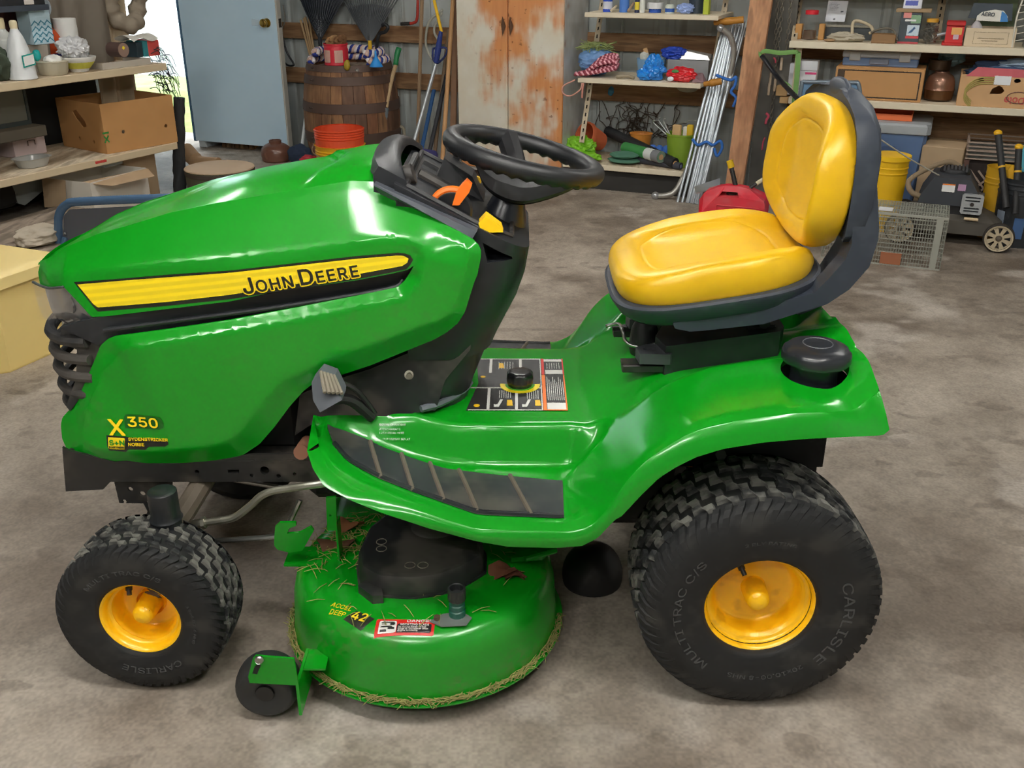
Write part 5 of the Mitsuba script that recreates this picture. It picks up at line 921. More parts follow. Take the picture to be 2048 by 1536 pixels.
k = TP('coffee_can', 'red plastic coffee tub with paper labels standing on the barrel', 'coffee tub'); cs = -2.3373
pt_(k, 'body', lathe([(0, 0), (.082, 0), (.084, .004), (.081, .02), (.083, .10), (.079, .108), (.079, .128), (.084, .130), (.084, .14), (.08, .14), (.078, .11), (.078, .01), (0, .008)], 36, (cs, 4.40, zc)), M('cf2f3f', .4))
for a in (-2.2, -1.15): pt_(k, 'label', thick(grid([[(cs+.0845*math.cos(t), 4.40+.0845*math.sin(t), zc+z) for t in np.linspace(a, a+.7, 8)] for z in (.02, .10)]), (0, -.0005, 0)), M('c99f92', .6), False, 'faded paper label')
for i in range(6): W('cup', lathe([(.022, 0), (.033, .07), (.031, .07), (.02, .004), (0, .003), (0, 0)], 20, (cs-.02+.035*(i % 2)+.004*i, 4.40+.018*(i % 3), zc+.10+.004*i), (.3*(i % 2), -.5, .8)), M(['b08a62', '8a6647'][i % 2], .7), 'brown paper cup stuffed in the red coffee tub', 'cup', group='cups in the coffee tub')
W('brush', U(rod((cs-.10, 4.44, zc), (cs-.095, 4.45, zc+.10), .016, 10), rod((cs-.094, 4.45, zc+.095), (cs-.088, 4.46, zc+.17), .010, 8)), M('c98d4a', .6), 'orange handled brush standing on the barrel left of the coffee tub', 'brush')
k = TP('rope', 'thick red white and blue braided rope coiled on the barrel', 'rope'); rr0 = rad(zb1)-.03
st3 = []
for j in range(2):
    ang = np.linspace(-.5, math.pi+.75, 130)
    for ph in range(3): st3.append((ph, tube([(bc[0]+(rr0-.035*j+.016*math.cos(22*a+ph*2.094))*math.cos(a), bc[1]+(rr0-.035*j+.016*math.cos(22*a+ph*2.094))*math.sin(a), zc+.018+.05*j+.016*math.sin(22*a+ph*2.094)) for a in ang], .0155, 6)))
for ph, c_ in enumerate(('e4dfe0', '2b3a8c', 'd8b9ac')): pt_(k, 'strand', cat(*[m for q, m in st3 if q == ph]), M(c_, .8), True, kind='stuff')
fs = -2.0204; W('funnel', lathe([(.044, 0), (.046, .002), (.012, .060), (.009, .066), (.006, .105), (.004, .105), (.008, .06), (.04, .003)], 28, (fs, 4.39, zc)), M('2f8fdc', .4), 'bright blue plastic funnel upside down on the barrel', 'funnel')
W('toy', ball([-2.0998,4.27,.6898], .014, 2), M('c9c9c9', .2, 1.), 'small steel ball on the barrel rim', 'ball', True); W('figure', lump([-2.1937,4.3,.7183], (.022, .02, .035), 2, .3, 3, 2), M('a08a2a', .6), 'small yellow green toy beside the coffee tub', 'toy', True)
# buckets
s0, s1, z0, z1 = [-2.2812,-1.9472,.1178,.3612]; bc2 = ((s0+s1)/2, 4.02); br = (s1-s0)/2
def bucket(name, c, r, h, z, mat, label, ribs=3, n=40, cat_='bucket', taper=.88):
    pr = [(0, z), (r*taper, z), (r*(taper+(1-taper)*.75), z+h*.75)]
    for i in range(ribs): q = h*(.76+.07*i); pr += [(r*.965, z+q), (r*1.0, z+q+.006), (r*1.0, z+q+.010), (r*.965, z+q+.014)]
    pr += [(r*.99, z+h-.006), (r*1.02, z+h), (r*.96, z+h), (r*.94, z+h*.7), (r*(taper-.04), z+.01), (0, z+.01)]
    kk = TP(name, label, cat_); pt_(kk, 'body', lathe(pr, n, (*c, 0)), mat, 35); return kk
zt_ = .3449
k = bucket('bucket', bc2, br, zt_-.10, 0, M('d9a61c', .5), 'yellow plastic bucket holding the orange bucket by the barrel', 2); 
k = bucket('bucket', bc2, br*.99, .235, zt_-.235, M('d9502c', .45), 'orange plastic bucket nested in the yellow one by the barrel', 4, taper=.93)
pt_(k, 'bail', tube(spline([(bc2[0]-br*.9, bc2[1]-.04, zt_-.06), (bc2[0]-br*.8, bc2[1]-br*.8, zt_-.13), (bc2[0]-br*.3, bc2[1]-br*1.05, zt_-.16)], 6), .003, 6), M('8a7a66', .5), True)
"""the wall behind"""
W('stick_bundle', cat(*[rod(A([-2.8139,4.8,.6866])+[.012*i, 0, 0], A([-2.9051,4.84,.9535])+[.022*i, .01*(i % 2), .012*i], .008, 8) for i in range(4)]), M('a58a66', .8), 'pale wooden garden stakes leaning behind the barrel', 'stakes', kind='stuff')
def rake(name, apex, tl, tr, d, mat, label, hand, nt=22, blade=.62):
    k = TP(name, label, 'rake'); a = A(apex); l, r = A(tl), A(tr); wb = []
    for i in range(nt):
        t = i/(nt-1); e = l+(r-l)*t+[0, -.02*math.sin(math.pi*t), .05*math.sin(math.pi*t)]; pt_(k, 'tine', tube([a, a+(e-a)*.5+[0, -.012, 0], e, e+[0, -.02, .0]], [.004, .005, .004, .003], 5), mat, True)
    g = [a+(l-a)*f for f in (0, blade)]; rows = [[a+((l+(r-l)*t+[0, -.02*math.sin(math.pi*t), .05*math.sin(math.pi*t)])-a)*f+[0, -.012*f, 0] for t in np.linspace(0, 1, 14)] for f in (.02, .3, blade)]
    pt_(k, 'fan', thick(grid(rows), (0, .004, 0)), mat, 30); pt_(k, 'socket', rod(a-[0, 0, .05], a+[0, 0, .03], .014, 10), M(hand, .5)); pt_(k, 'handle', rod(a-[0, .0, .5], a, .011, 10), M(hand, .5)); return k
rake('rake', [-2.6706,4.72,.8238], [-2.9591,4.86,1.2248], [-2.4232,4.86,1.2308], 4.8, M('23282f', .35), 'black plastic leaf rake standing fan up behind the coffee tub', '1c1f24', 16, .95)
rake('rake', [-2.2556,4.72,.8103], [-2.5778,4.86,1.1627], [-2.0403,4.86,1.1705], 4.8, M('484c50', .5), 'grey plastic leaf rake with yellow socket standing fan up behind the barrel', 'e2b42c', 24, .66)
W('cane', tube(spline([[-2.2057,4.7,.7127],[-2.1709,4.7,.8747],[-2.1171,4.7,.9027],[-2.0914,4.7,.933],[-2.1141,4.7,.9521],[-2.1385,4.7,.9449]], 6), .012, 10), M('1d1f22', .4), 'black crook handle behind the blue funnel', 'handle', True)
W('hook', tube(spline([[-3.0616,4.8,.9171],[-3.0284,4.8,.7424],[-2.9758,4.8,.6554],[-2.9782,4.8,.6338],[-3.0398,4.8,.642],[-3.0928,4.8,.7258],[-3.0712,4.8,.9863]], 6), .007, 8), M('1f2226', .4), 'black wire loop hanging on the wall beside the door', 'hook', True)
W('cord', tube(spline([[-3.0474,4.84,1.0538],[-3.0416,4.84,.95],[-3.0763,4.84,.8791],[-3.0976,4.84,.7722]], 6), .004, 6), M('7d7a70', .7), 'thin grey cord hanging on the wall beside the door', 'cord', True)
k = TP('saw', 'red bow saw with black grip hanging on the wall', 'saw'); pt_(k, 'frame', tube(spline([[-1.9117,4.82,1.1095],[-1.925,4.82,.9857],[-1.9578,4.82,.9585],[-1.9897,4.82,.9544]], 6), .010, 10), M('b2362c', .45), True); pt_(k, 'grip', rod([-1.9818,4.82,.9546], [-2.0537,4.82,.9494], .012, 10), M('23221f', .6))
W('pole', cat(tube([[-1.8954,4.7,.1392],[-1.7752,4.62,1.1205]], .013, 10)), M('9a7f63', .8), 'grey brown wooden pole leaning right of the barrel', 'pole')
k = TP('spade', 'garden spade with green grip leaning right of the barrel', 'spade'); pt_(k, 'handle', tube(spline([[-2.0247,4.5,.4222],[-2.027,4.6,.5956],[-2.0414,4.7,.6923]], 5), .014, 10), M('b99d77', .7)); pt_(k, 'grip', tube(spline([[-2.0402,4.69,.6866],[-2.0357,4.71,.752],[-2.0283,4.73,.7973]], 4), [.018]*4+[.02]*5, 10), M('1f7a46', .5), True, 'green rubber grip'); pt_(k, 'blade', rod([-2.0247,4.5,.4222], [-2.0605,4.5,.231], .02, 10), M('8b9aa2', .4, .6))
k = TP('snow_brush', 'yellow and navy snow brush leaning right of the barrel', 'snow brush'); pt_(k, 'handle', rod([-1.6237,4.5,1.1283], [-1.5754,4.5,.9324], .010), M('e8bb22', .45)); pt_(k, 'head', tube([[-1.5789,4.5,.9385],[-1.6052,4.5,.8184],[-1.623,4.5,.7382]], [.012, .022, .016], 10), M('27387a', .5), 25); pt_(k, 'grip', tube(spline([[-1.6424,4.5,.8234],[-1.6447,4.5,.7597],[-1.6119,4.5,.7355],[-1.5544,4.5,.7823],[-1.5454,4.5,.8332],[-1.6422,4.5,.8266]], 4), .007, 8), M('1f2b5e', .5), True)
k = TP('snow_shovel', 'snow shovel with navy blade and metal shaft standing behind the dashboard', 'snow shovel'); pt_(k, 'shaft', rod([-1.6131,4.48,.7309], [-1.7191,4.3,.2025], .013), M('c5cbd0', .3, .7)); bl = A([[-1.7583,4.28,.1997],[-1.6888,4.28,.2114],[-1.5307,4.28,.1963],[-1.5189,4.28,.1037],[-1.7641,4.28,.0844]]); pt_(k, 'blade', thick(hull(np.vstack([bl, bl+[0, .02, -.02]])), (0, .004, 0)), M('35356b', .45), False, 'navy plastic blade')
W('hose', cat(tube(spline([[-1.7143,4.8,1.05],[-1.8214,4.8,.9666],[-1.8509,4.8,.8176],[-1.7917,4.8,.7196],[-1.7411,4.8,.8213],[-1.7844,4.8,.9186],[-1.7186,4.8,1.0338]], 6), .009, 8)), M('b0b0a4', .6), 'pale grey hose coiled on the wall behind the snow brush', 'hose', True)
for i, (a, b, c_, lab) in enumerate((('890,250', '905,30', '8a6a4e', 'brown board leaning beside the rusty cabinet'), ('885,345', '906,0', 'b58a5e', 'tan wooden pole leaning against the rusty cabinet'), ('862,290', '893,150', '23252b', 'black pole leaning right of the snow shovel'), ('845,290', '868,180', '2f5c92', 'blue metal shaft leaning behind the snow shovel'), ('870,300', '898,60', '77624c', 'dark wooden handle in the cluster right of the barrel'))):
    q0, q1 = [([-1.5434,4.45,.3406], [-1.5898,4.7,1.0262]), ([-1.4481,4.2,.1243], [-1.5346,4.6,1.1257]), ([-1.6033,4.35,.219], [-1.5969,4.6,.6484]), ([-1.7482,4.5,.1834], [-1.7476,4.7,.5302]), ([-1.6257,4.45,.1665], [-1.6436,4.75,.926])][i]
    q0, q1 = A(q0), A(q1); q0 = q1+(q0-q1)*(q1[2]/max(1e-6, (q1[2]-q0[2]))) if q0[2] > .0 else q0
    W('pole', rod(q0, q1, .014, 10), M(c_, .7), lab, 'pole')
W('board', hull([A(p)+[x, y, 0] for p in ([-1.4784,4.42,.1147], [-1.5223,4.62,1.125]) for x in (-.02, .02) for y in (-.008, .008)]), M('7e5f48', .8), 'narrow plank standing against the left side of the rusty cabinet', 'plank', False)
W('belt', tube(spline([[-2.0602,4.7,.1275],[-2.0461,4.7,.2357],[-2.0203,4.7,.2586],[-2.0012,4.7,.2315],[-2.0063,4.7,.1313]], 6), .012, 8), M('97917f', .8), 'pale webbing strap hanging on the wall behind the dashboard', 'strap', True)

# ---- rusty cabinet
FD_ = 4.42
cs0, cs1 = -1.4241, -.6863
def f_rust(p, n, uv):
    a = fbm(p.x*2.6, p.y*2.6, p.z*2.2, 4); b = fbm(p.x*11, p.y*11, p.z*7, 4); s = fbm(p.x*45, p.y*45, p.z*5, 3)
    w = mix(C3('d5d3c8'), C3('c3b79f'), b); t = smoothstep(.37, .58, a+.25*(b-.5)+.12*(s-.5))
    o = mix(C3('d08a45'), C3('b9682a'), s); c = mix(w, o, t*.9)
    sp = smoothstep(.70, .78, fbm(p.x*38, p.y*38, p.z*38, 3)); return mix(c, C3('6a3a1d'), sp*.7*smoothstep(.3, .6, a))
MP('rusty_paint', f_rust, .55)
def f_rust2(p, n, uv):
    a = fbm(p.x*3+7, p.y*3, p.z*3, 4); b = fbm(p.x*16, p.y*16, p.z*9, 3); return mix(mix(C3('c4c6c6'), C3('aaa9a4'), b), C3('96592f'), smoothstep(.60, .72, a*.6+b*.4)*.8)
MP('cabinet_side', f_rust2, .5)
k = TP('cabinet', 'tall two door metal cabinet covered in orange rust', 'cabinet')
pt_(k, 'body', box(cs0, cs1, FD_+.012, 4.88, .06, 1.95), 'cabinet_side', False)
cm = -1.0647
for a, b in ((cs0, cm-.002), (cm+.002, cs1)): dr_ = pt_(k, 'door', box(a+.002, b, FD_-.008, FD_+.012, .085, 1.94, .004), 'rusty_paint', False, 'rust stained door')
for x in ([-1.0899,4.4,.9892], [-1.0384,4.4,.9906]):
    pt_(k, 'handle', cat(hull([(x[0], FD_-.03, x[2]+.06), (x[0], FD_-.03, x[2]-.06), (x[0]-.016, FD_-.012, x[2]), (x[0]+.016, FD_-.012, x[2]), (x[0]-.012, FD_-.02, x[2]+.02), (x[0]+.012, FD_-.02, x[2]-.02)])), M('5b4230', .5, .4), False, 'dark star shaped handle')
pt_(k, 'base', box(cs0+.01, cs1-.01, FD_+.03, 4.86, 0, .085), M('3a2a20', .8), False)
# boards of the shelving above the picture's edge
def upper_boards(p, s0, s1, zs):
    for z in zs: pt_(p, 'board', box(s0, s1, FD_, 4.86, z-.022, z, .002), CRM, False)
# ---- middle shelving
CRM = M('d8cdb5', .5)
def slotted(x0, x1, pt0, pt1, w=.030, parent=None):
    a, b = A(pt0), A(pt1); d = (b-a)/np.linalg.norm(b-a); m = []
    n = int(np.linalg.norm(b-a)/.05); kk = pt_(parent, 'upright', cat(hull([p+[x, y, 0] for p in (a, b) for x in (-w/2, w/2) for y in (0, .004)])), M('b5a68c', .55), False, 'slotted steel upright')
    for i in range(n): q = a+d*(.03+.05*i); m.append(hull([q+d*t+[x, y, 0] for t in (-.011, .011) for x in (-.004, .004) for y in (-.003, .001)]))
    pt_(kk, 'slot', cat(*m), M('17140f', .9), False, kind='stuff')
MS = TP('shelving_unit', 'cream metal shelving between the rusty cabinet and the leaning plank', 'shelving unit')
m0, m1 = -.5529, .2654; mz = (1.080, .694, .165)
for i, z in enumerate(mz):
    e0, e1 = ((m0, m1), (-.586, .1925), (-.6748, .1289))[i]
    pt_(MS, 'board', box(e0, e1, FD_, 4.86, z-.022, z, .002), 'wood_shelf' if i == 2 else CRM, False); pt_(MS, 'board_edge', box(e0, e1, FD_-.010, FD_, z-.026-.006*(i == 2), z+.002, .003), CRM, False, 'cream shelf edge')
CRM = M('d8cdb5', .5); upper_boards(MS, m0, m1, (1.36, 1.64)); pt_(MS, 'kick_panel', box(cs1+.01, .1451, 4.45, 4.47, 0, .135), M('2b2a28', .85), False)
slotted(0, 0, [-.5672,4.8,1.1345], [-.5655,4.46,.2902], .034, MS); slotted(0, 0, [.2238,4.8,1.1488], [.1937,4.5,.2907], .034, MS)
def can(name, u0, u1, vt, D, z, c, label, cat_, cap=None, band=None):
    s0, s1, zt = A([st_[0] if 0 else u0, u1, vt]); r = (s1-s0)/2; kk = TP(name, label, cat_); h = zt-z
    jar(kk, (s0+s1)/2, D+r, z, [(0, 0), (r, 0), (r, h*.86), (r*.8, h*.9), (r*.8, h), (0, h)], M(c, .4), k=1)
    if band: jar(kk, (s0+s1)/2, D+r, z, [(r*1.01, h*.15), (r*1.01, h*.55)], M(band, .5), 'label', k=1)
    return kk
z = mz[0]+.001
for nm, (s0, s1, zt_), D, c, lab, ct, bd in [
    ('can', [-.4734,-.4159,1.1892], 4.50, '2747b0', 'tall royal blue spray can on the top middle shelf', 'spray can', 'c9ccd8'),
    ('can', [-.3687,-.3089,1.1964], 4.50, '4a78c4', 'lighter blue spray can second on the top middle shelf', 'spray can', None),
    ('bottle', [-.2679,-.2399,1.1921], 4.50, '20264a', 'slim dark bottle with yellow cap on the top middle shelf', 'bottle', 'd8c23a'),
    ('bottle', [-.2368,-.2057,1.1927], 4.50, 'd7d9d2', 'slim white bottle beside the dark one on the top middle shelf', 'bottle', None),
    ('jar', [-.0816,-.0267,1.1315], 4.50, 'c9d0c6', 'small white jar with blue label on the top middle shelf', 'jar', '27509c'),
    ('bin', [.0442,.146,1.2397], 4.55, '2a3540', 'dark slate plastic pail on the top middle shelf', 'pail', None)]:
    can(nm, s0, s1, zt_, D, z, c, lab, ct, band=bd)
s0, s1, zt_ = [-.2053,-.1064,1.1323]; k = TP('tape', 'stack of white and blue tape rolls on the top middle shelf', 'tape rolls')
r = (s1-s0)/2; jar(k, (s0+s1)/2, 4.52+r, z, [(r*.5, 0), (r*.75, 0), (r*.75, .022), (r*.5, .022)], M('2c56b0', .4), 'roll', k=1, label='blue roll'); jar(k, (s0+s1)/2, 4.52+r, z+.022, [(r*.5, 0), (r, 0), (r, .035), (r*.5, .035)], M('cfd2d4', .4), 'roll', k=1, label='white roll')
s0, s1, zt_ = [.1526,.1851,1.1878]; W('box', box(s0, s1, 4.5, 4.55, z, zt_+.02), M('a9b534', .5), 'narrow green and yellow carton at the right of the top middle shelf', 'carton', False)
s0, s1, zt_ = [-.0022,.0763,1.1305]; W('bag', lump(((s0+s1)/2, 4.54, z+.028), (.05, .035, .03), 3, .45, 3, 12, -.027), M('8ea4d6', .4), 'crumpled blue and white wrapper on the top middle shelf', 'wrapper', 25)
for i, (u, c_) in enumerate(((1229, 'd5c7a8'), (1262, 'a58d74'))): W('stick', rod(A([[-.4133,4.5,1.0874], [-.3053,4.5,1.0841]][i])*[1, 1, 0]+[0, 0, z+.008], A([[-.3981,4.56,1.1134], [-.2877,4.56,1.1327]][i]), .008, 8), M(c_, .7), ['pale wooden peg lying between the two blue cans', 'brown wooden peg leaning right of the second blue can'][i], 'peg')
# second board
z = mz[1]+.003
k = TP('bag', 'light blue plastic bag topped with dry green grass on the middle shelf', 'bag'); c = [-.5297,4.58,.7288]
pt_(k, 'body', lump((c[0], 4.60, z+.085), (.115, .10, .088), 4, .25, 3, 3, -.084), M('6d93c4', .35), 25)
gr = []
for i in range(90):
    a = rg.random()*6.28; r = .10*math.sqrt(rg.random()); p = A([c[0]+r*math.cos(a), 4.60+.8*r*math.sin(a), z+.155+.03*rg.random()]); d = rg.normal(size=3)*[.05, .04, .014]; gr.append(tube(spline([p-d, p+[0, 0, .008], p+d], 3), .0026, 4))
pt_(k, 'grass', cat(gr), M('8f9c62', .8), True, 'dry green grass', 'stuff')
k = TP('rope', 'pink and white braided rope heaped on the edge of the middle shelf', 'rope'); st3 = [[], []]
for r_ in range(8):
    q0 = A([c[0]-.05+.05*r_*.0, 4.44+.016*(r_ % 4), z+.014+.022*(r_//4)]); pts_ = spline([A([c[0]-.09+.012*r_, 4.45+.03*(r_ % 3), z+.016]), A([c[0]+.02, 4.45+.02*(r_ % 4), z+.03+.012*r_*.6]), A([c[0]+.10, 4.46+.02*(r_ % 4), z+.045+.012*r_]), A([c[0]+.17, 4.49+.02*(r_ % 3), z+.06+.010*r_])], 12)
    t = np.linspace(0, 1, len(pts_))
    for ph in (0, 1): st3[ph].append(tube(pts_+np.c_[t*0, .008*np.cos(60*t+ph*math.pi), .008*np.sin(60*t+ph*math.pi)], .0085, 6))
pt_(k, 'strand', cat(st3[0]), M('e6a9b4', .8), True, 'pink strand', 'stuff'); pt_(k, 'strand', cat(st3[1]), M('93404e', .8), True, 'dark red strand', 'stuff')
pt_(k, 'loose_end', tube(spline([[-.553,4.4,.6682],[-.5649,4.4,.6253],[-.6305,4.4,.5854],[-.6779,4.4,.6013],[-.6755,4.4,.6442],[-.5998,4.4,.6841]], 6), .005, 6), M('cf9a8a', .8), True); pt_(k, 'loose_end', tube([[-.5431,4.4,.6687],[-.5484,4.4,.6262],[-.5502,4.4,.5775]], .006, 6), M('c98a7c', .8), True)
k = TP('bucket', 'pale blue bucket of odds and ends on the middle shelf', 'bucket'); s0, s1, zt_ = [-.2778,-.0926,.8058]
pt_(k, 'body', lathe([(0, 0), ((s1-s0)*.42, 0), ((s1-s0)*.5, zt_-z), ((s1-s0)*.47, zt_-z), (0, .02)], 32, ((s0+s1)/2, 4.66, z)), M('7fa6c9', .4)); pt_(k, 'peg', rod(((s0+s1)/2+.0, 4.62, z+.08), [-.2146,4.6,.8684], .014, 12), M('caa273', .6), 30, 'round wooden dowel'); pt_(k, 'scrap', lump(((s0+s1)/2-.03, 4.6, zt_+.015), (.03, .03, .03), 2, .3, 3, 3), M('c2c6be', .6), 25)
c = [-.1227,4.5,.7544]; W('plastic_bag', lump((c[0], 4.49, z+.066), (.065, .05, .07), 4, .5, 2.8, 21, -.064), M('1f7fd6', .25, spec=.8), 'bright blue crumpled plastic bag on the middle shelf', 'plastic bag', 25)
W('plastic_bag', lump((c[0]-.045, 4.47, z+.034), (.05, .045, .036), 3, .45, 3, 22, -.033), M('2a8ae0', .25, spec=.8), 'smaller bright blue bag bulge at the front of the middle shelf', 'plastic bag', 25)
c = [.0546,4.48,.7495]; k = TP('bag', 'red foil snack bag on the middle shelf', 'snack bag'); pt_(k, 'body', lump((c[0], 4.48, z+.040), (.088, .045, .044), 4, .35, 2.6, 33, -.039), M('cf2029', .25, spec=.8), 25)
pt_(k, 'print', lump((c[0]-.03, 4.442, z+.062), (.022, .008, .010), 2, .2, 3, 1), M('4f8a4c', .5), True, 'green print'); pt_(k, 'print', lump((c[0]-.055, 4.436, z+.018), (.02, .006, .014), 2, .2, 3, 2), M('d9dde2', .4), True, 'white print')
k = TP('bin', 'grey plastic bin behind the red bag on the middle shelf', 'bin'); s0, s1, zt_ = [-.0107,.1944,.812]; pt_(k, 'body', open_box(s0-.05, s1, 4.58, 4.80, z, zt_, .005), M('8b8d8e', .5), False)
c = [-.0374,4.6,.8306]; W('bag', lump((c[0], 4.66, zt_+.030), (.085, .06, .040), 4, .35, 2.6, 40), M('2a46ac', .3), 'dark blue foil bag lying in the grey bin', 'foil bag', 25); W('bag', hull([(c[0]+.04+x, 4.62+y, zt_+h) for x, y, h in ((0, 0, .0), (.19, 0, -.0), (.18, .08, .03), (.0, .1, .055), (.02, .02, .05), (.17, .01, .025))]), M('bdbab6', .3, .5), 'silver grey folded packet lying in the grey bin', 'foil bag', False)
W('bag', hull([(s1-.07+x, 4.47+y, z+h) for x, y, h in ((0, 0, 0), (.07, 0, 0), (.08, .06, .0), (0, .06, .05), (.05, .06, .05), (.01, 0, .03))]), M('8a6f74', .5), 'folded mauve packet between the red bag and the grey bin', 'packet', False)
W('strap', tube(spline([A([-.3534, 4.47, z+.010]), A([-.29, 4.5, z+.014]), A([-.2415, 4.48, z+.008])], 6), .010, 8), M('9c907a', .8), 'tan strap lying between the pink rope and the blue bags', 'strap', True)
W('bag', lump([-.455,4.7,.5888], (.02, .02, .03), 2, .3, 3, 2), M('2f6a86', .5), 'small blue knot hanging under the middle shelf', 'bag', True)
W('bowl', lathe(spline([(0, -.06), (.05, -.05), (.075, -.02), (.08, 0), (0, 0)], 3), 24, (.0579, 4.66, mz[1]-.024)), M('a09b86', .6), 'pale round tray stuck under the middle shelf', 'tray')
# bottom board
z = mz[2]+.001
c = [-.5877,4.55,.2249]; k = TP('bag', 'lime green crumpled bag on the bottom middle shelf', 'bag'); pt_(k, 'body', lump((c[0]-.02, 4.56, z+.07), (.10, .09, .074), 4, .55, 2.4, 51, -.069), M('7fbf2f', .4), 25); pt_(k, 'flap', lump((c[0]+.06, 4.49, z+.03), (.085, .05, .03), 3, .5, 2.4, 52, -.029), M('7fbf2f', .4), 25)
c = [-.5661,4.7,.2502]; W('flowerpot', lathe([(0, -.0), (.06, 0), (.085, .13), (.092, .13), (.092, .155), (.08, .155), (.055, .01), (0, .01)], 32, (c[0]+.04, 4.74, z+.085), (-.45, -.75, .35)), M('c0603c', .75), 'terracotta flowerpot lying on its side on the bottom middle shelf', 'flowerpot')
def roll(name, a, b, r, c_, core, label, cat_):
    kk = TP(name, label, cat_); a, b = A(a), A(b); pt_(kk, 'body', rod(a, b, r, 24), M(c_, .6)); pt_(kk, 'core', rod(b-(b-a)*.002, b+(b-a)*.004, r*.5, 18), M(core, .7), 30); return kk
ra = A([-.5055,4.82,.311]); rb = A([.0546,4.47,.2079]); rb[2] = z+.036; roll('roll', ra, rb, .034, '1d1f22', 'c79a68', 'long black landscape fabric roll slanting across the bottom middle shelf', 'fabric roll')
ra = A([-.3322, 4.66, z+.075]); rb = A([-.034, 4.46, z+.070]); k = roll('roll', ra, rb, .036, '3f8a4a', 'b9946c', 'green roll with white paper band on the bottom middle shelf', 'fabric roll')
pt_(k, 'band', rod(ra+(rb-ra)*.62, ra+(rb-ra)*.82, .037, 24), M('d3d9d6', .6), 30, 'white paper band'); pt_(k, 'end_wrap', rod(ra+(rb-ra)*.82, rb, .0375, 24), M('7c7f83', .5), 30)
k = TP('cushion', 'folded grey green felt pad on the bottom middle shelf', 'folded pad'); c = [-.2941,4.47,.1808]
for i in range(2): pt_(k, 'layer', lump((c[0], 4.53, z+.020+.034*i), (.105-.01*i, .09, .019), 3, .18, 2, 60+i), M('4e7a66', .9), True)
roll('roll', (c[0]-.0, 4.60, z+.02), A([.0967, 4.46, z+.024]), .022, '3b3e48', '7f86a8', 'thin dark roll lowest on the bottom middle shelf', 'fabric roll')
s0, s1, zt_ = [-.3283,-.1798,.3236]; W('bowl', lathe([(0, .0), ((s1-s0)*.3, 0), ((s1-s0)*.48, zt_-z-.01), ((s1-s0)*.53, zt_-z), ((s1-s0)*.46, zt_-z), (0, .02)], 32, ((s0+s1)/2, 4.76, z)), M('d0883a', .5), 'orange plastic pot at the back of the bottom middle shelf', 'flowerpot')
for i in range(3): s0, s1, zt_ = [-.1587,-.1124,.3126]; W('bottle', lathe([(0, 0), (.024, 0), (.026, .04), (.023, .05), (.026, .06), (.022, .10), (.012, .11), (0, .112)], 18, (s0+.02+.045*i, 4.64, z)), M('4a78c8', .2, spec=.8), 'small blue bottle beside the green bucket', 'bottle', group='blue bottles on the bottom shelf')
s0, s1, zt_ = [-.0441,.1653,.3704]; gc = (s0+s1)/2; gr_ = (s1-s0)/2; h = zt_-z
k = TP('bucket', 'olive green bucket of hand tools on the bottom middle shelf', 'bucket'); pt_(k, 'body', lathe([(0, 0), (gr_*.80, 0), (gr_*.96, h-.012), (gr_*1.02, h-.010), (gr_*1.02, h), (gr_*.95, h), (gr_*.78, .01), (0, .01)], 40, (gc, 4.50+gr_, z)), M('7c9c2e', .45)); pt_(k, 'bail', tube(spline([(gc+gr_*.95, 4.5+gr_, z+h-.02), (gc+gr_*1.1, 4.5+gr_, z+h+.05), (gc+gr_*.5, 4.5+gr_*1.3, z+h+.075), (gc-gr_*.3, 4.5+gr_*1.6, z+h+.05)], 5), .003, 6), M('8c8f84', .4), True)
for i, a in enumerate([[-.1196,4.56,.436],[-.0882,4.56,.4534],[-.0556,4.56,.4492]]): W('fork', tube(spline([(gc-gr_*.5, 4.56, z+h-.04), A(a)*[1, 1, 1]-[.0, 0, .01], A(a)+[.012, -.02, .012]], 6), .0045, 6), M('c5cac9', .35, .7), 'pale tine of the cultivator in the olive green bucket', 'cultivator', True, group='cultivator tines in the green bucket')
for i, (dx, dy, w, hh, c_, lab) in enumerate(((-.03, .05, .028, .055, 'c7a374', 'scalloped tan wooden brush in the olive green bucket'), (.03, .06, .022, .045, 'd8d5c6', 'white tool handle in the olive green bucket'), (.055, .05, .02, .06, 'd9b42c', 'yellow tool handle in the olive green bucket'))): W('hand_tool', box(gc+dx-w, gc+dx+w, 4.50+dy, 4.50+dy+.03, z+h-.06, z+h+hh, .006), M(c_, .6), lab, 'hand tool', False)
vn = []
for i in range(34):
    s = -.526+.45*rg.random(); zz = z+.10+.05*rg.random(); q = [A([s, 4.90, zz])]
    for j in range(5): q.append(q[-1]+[.05*rg.normal(), -.008*rg.random(), .03+.03*rg.normal()])
    vn.append(tube(spline(q, 3), .0026, 4))
W('vine', cat(vn), M('3d3226', .95), 'dry brown vines climbing the wall over the bottom middle shelf', 'vines', True, kind='stuff')
# ---- bundle of tubes, plank, chains
tubes = [('1352,382', '1420,160'), ]
T0 = [[.1436,4.34,.1252],[.1695,4.34,.1151],[.1953,4.34,.1049],[.2206,4.34,.1009],[.2448,4.34,.1092],[.2623,4.34,.1231],[.2792,4.34,.1429],[.2072,4.34,.1121],[.2377,4.34,.1209],[.2721,4.34,.1546]]; T1 = [[.2558,4.6,.9789],[.2743,4.6,.9738],[.2902,4.6,.9968],[.3065,4.6,1.0142],[.3168,4.6,1.0313],[.34,4.6,1.0375],[.3808,4.6,1.0441],[.3313,4.6,1.0036],[.3593,4.6,1.0212],[.3899,4.6,1.0108]]
for i, (a, b) in enumerate(zip(T0, T1)):
    a, b = A(a), A(b); a = b+(a-b)*(b[2]/(b[2]-a[2])) if b[2] > a[2] else a; a[2] = .0
    W('tube', rod(a, b, .0095, 12), M('bfc6cc', .3, .7), 'white aluminium tube in the bundle tied with blue rope', 'metal tube', group='aluminium tubes leaning by the plank')
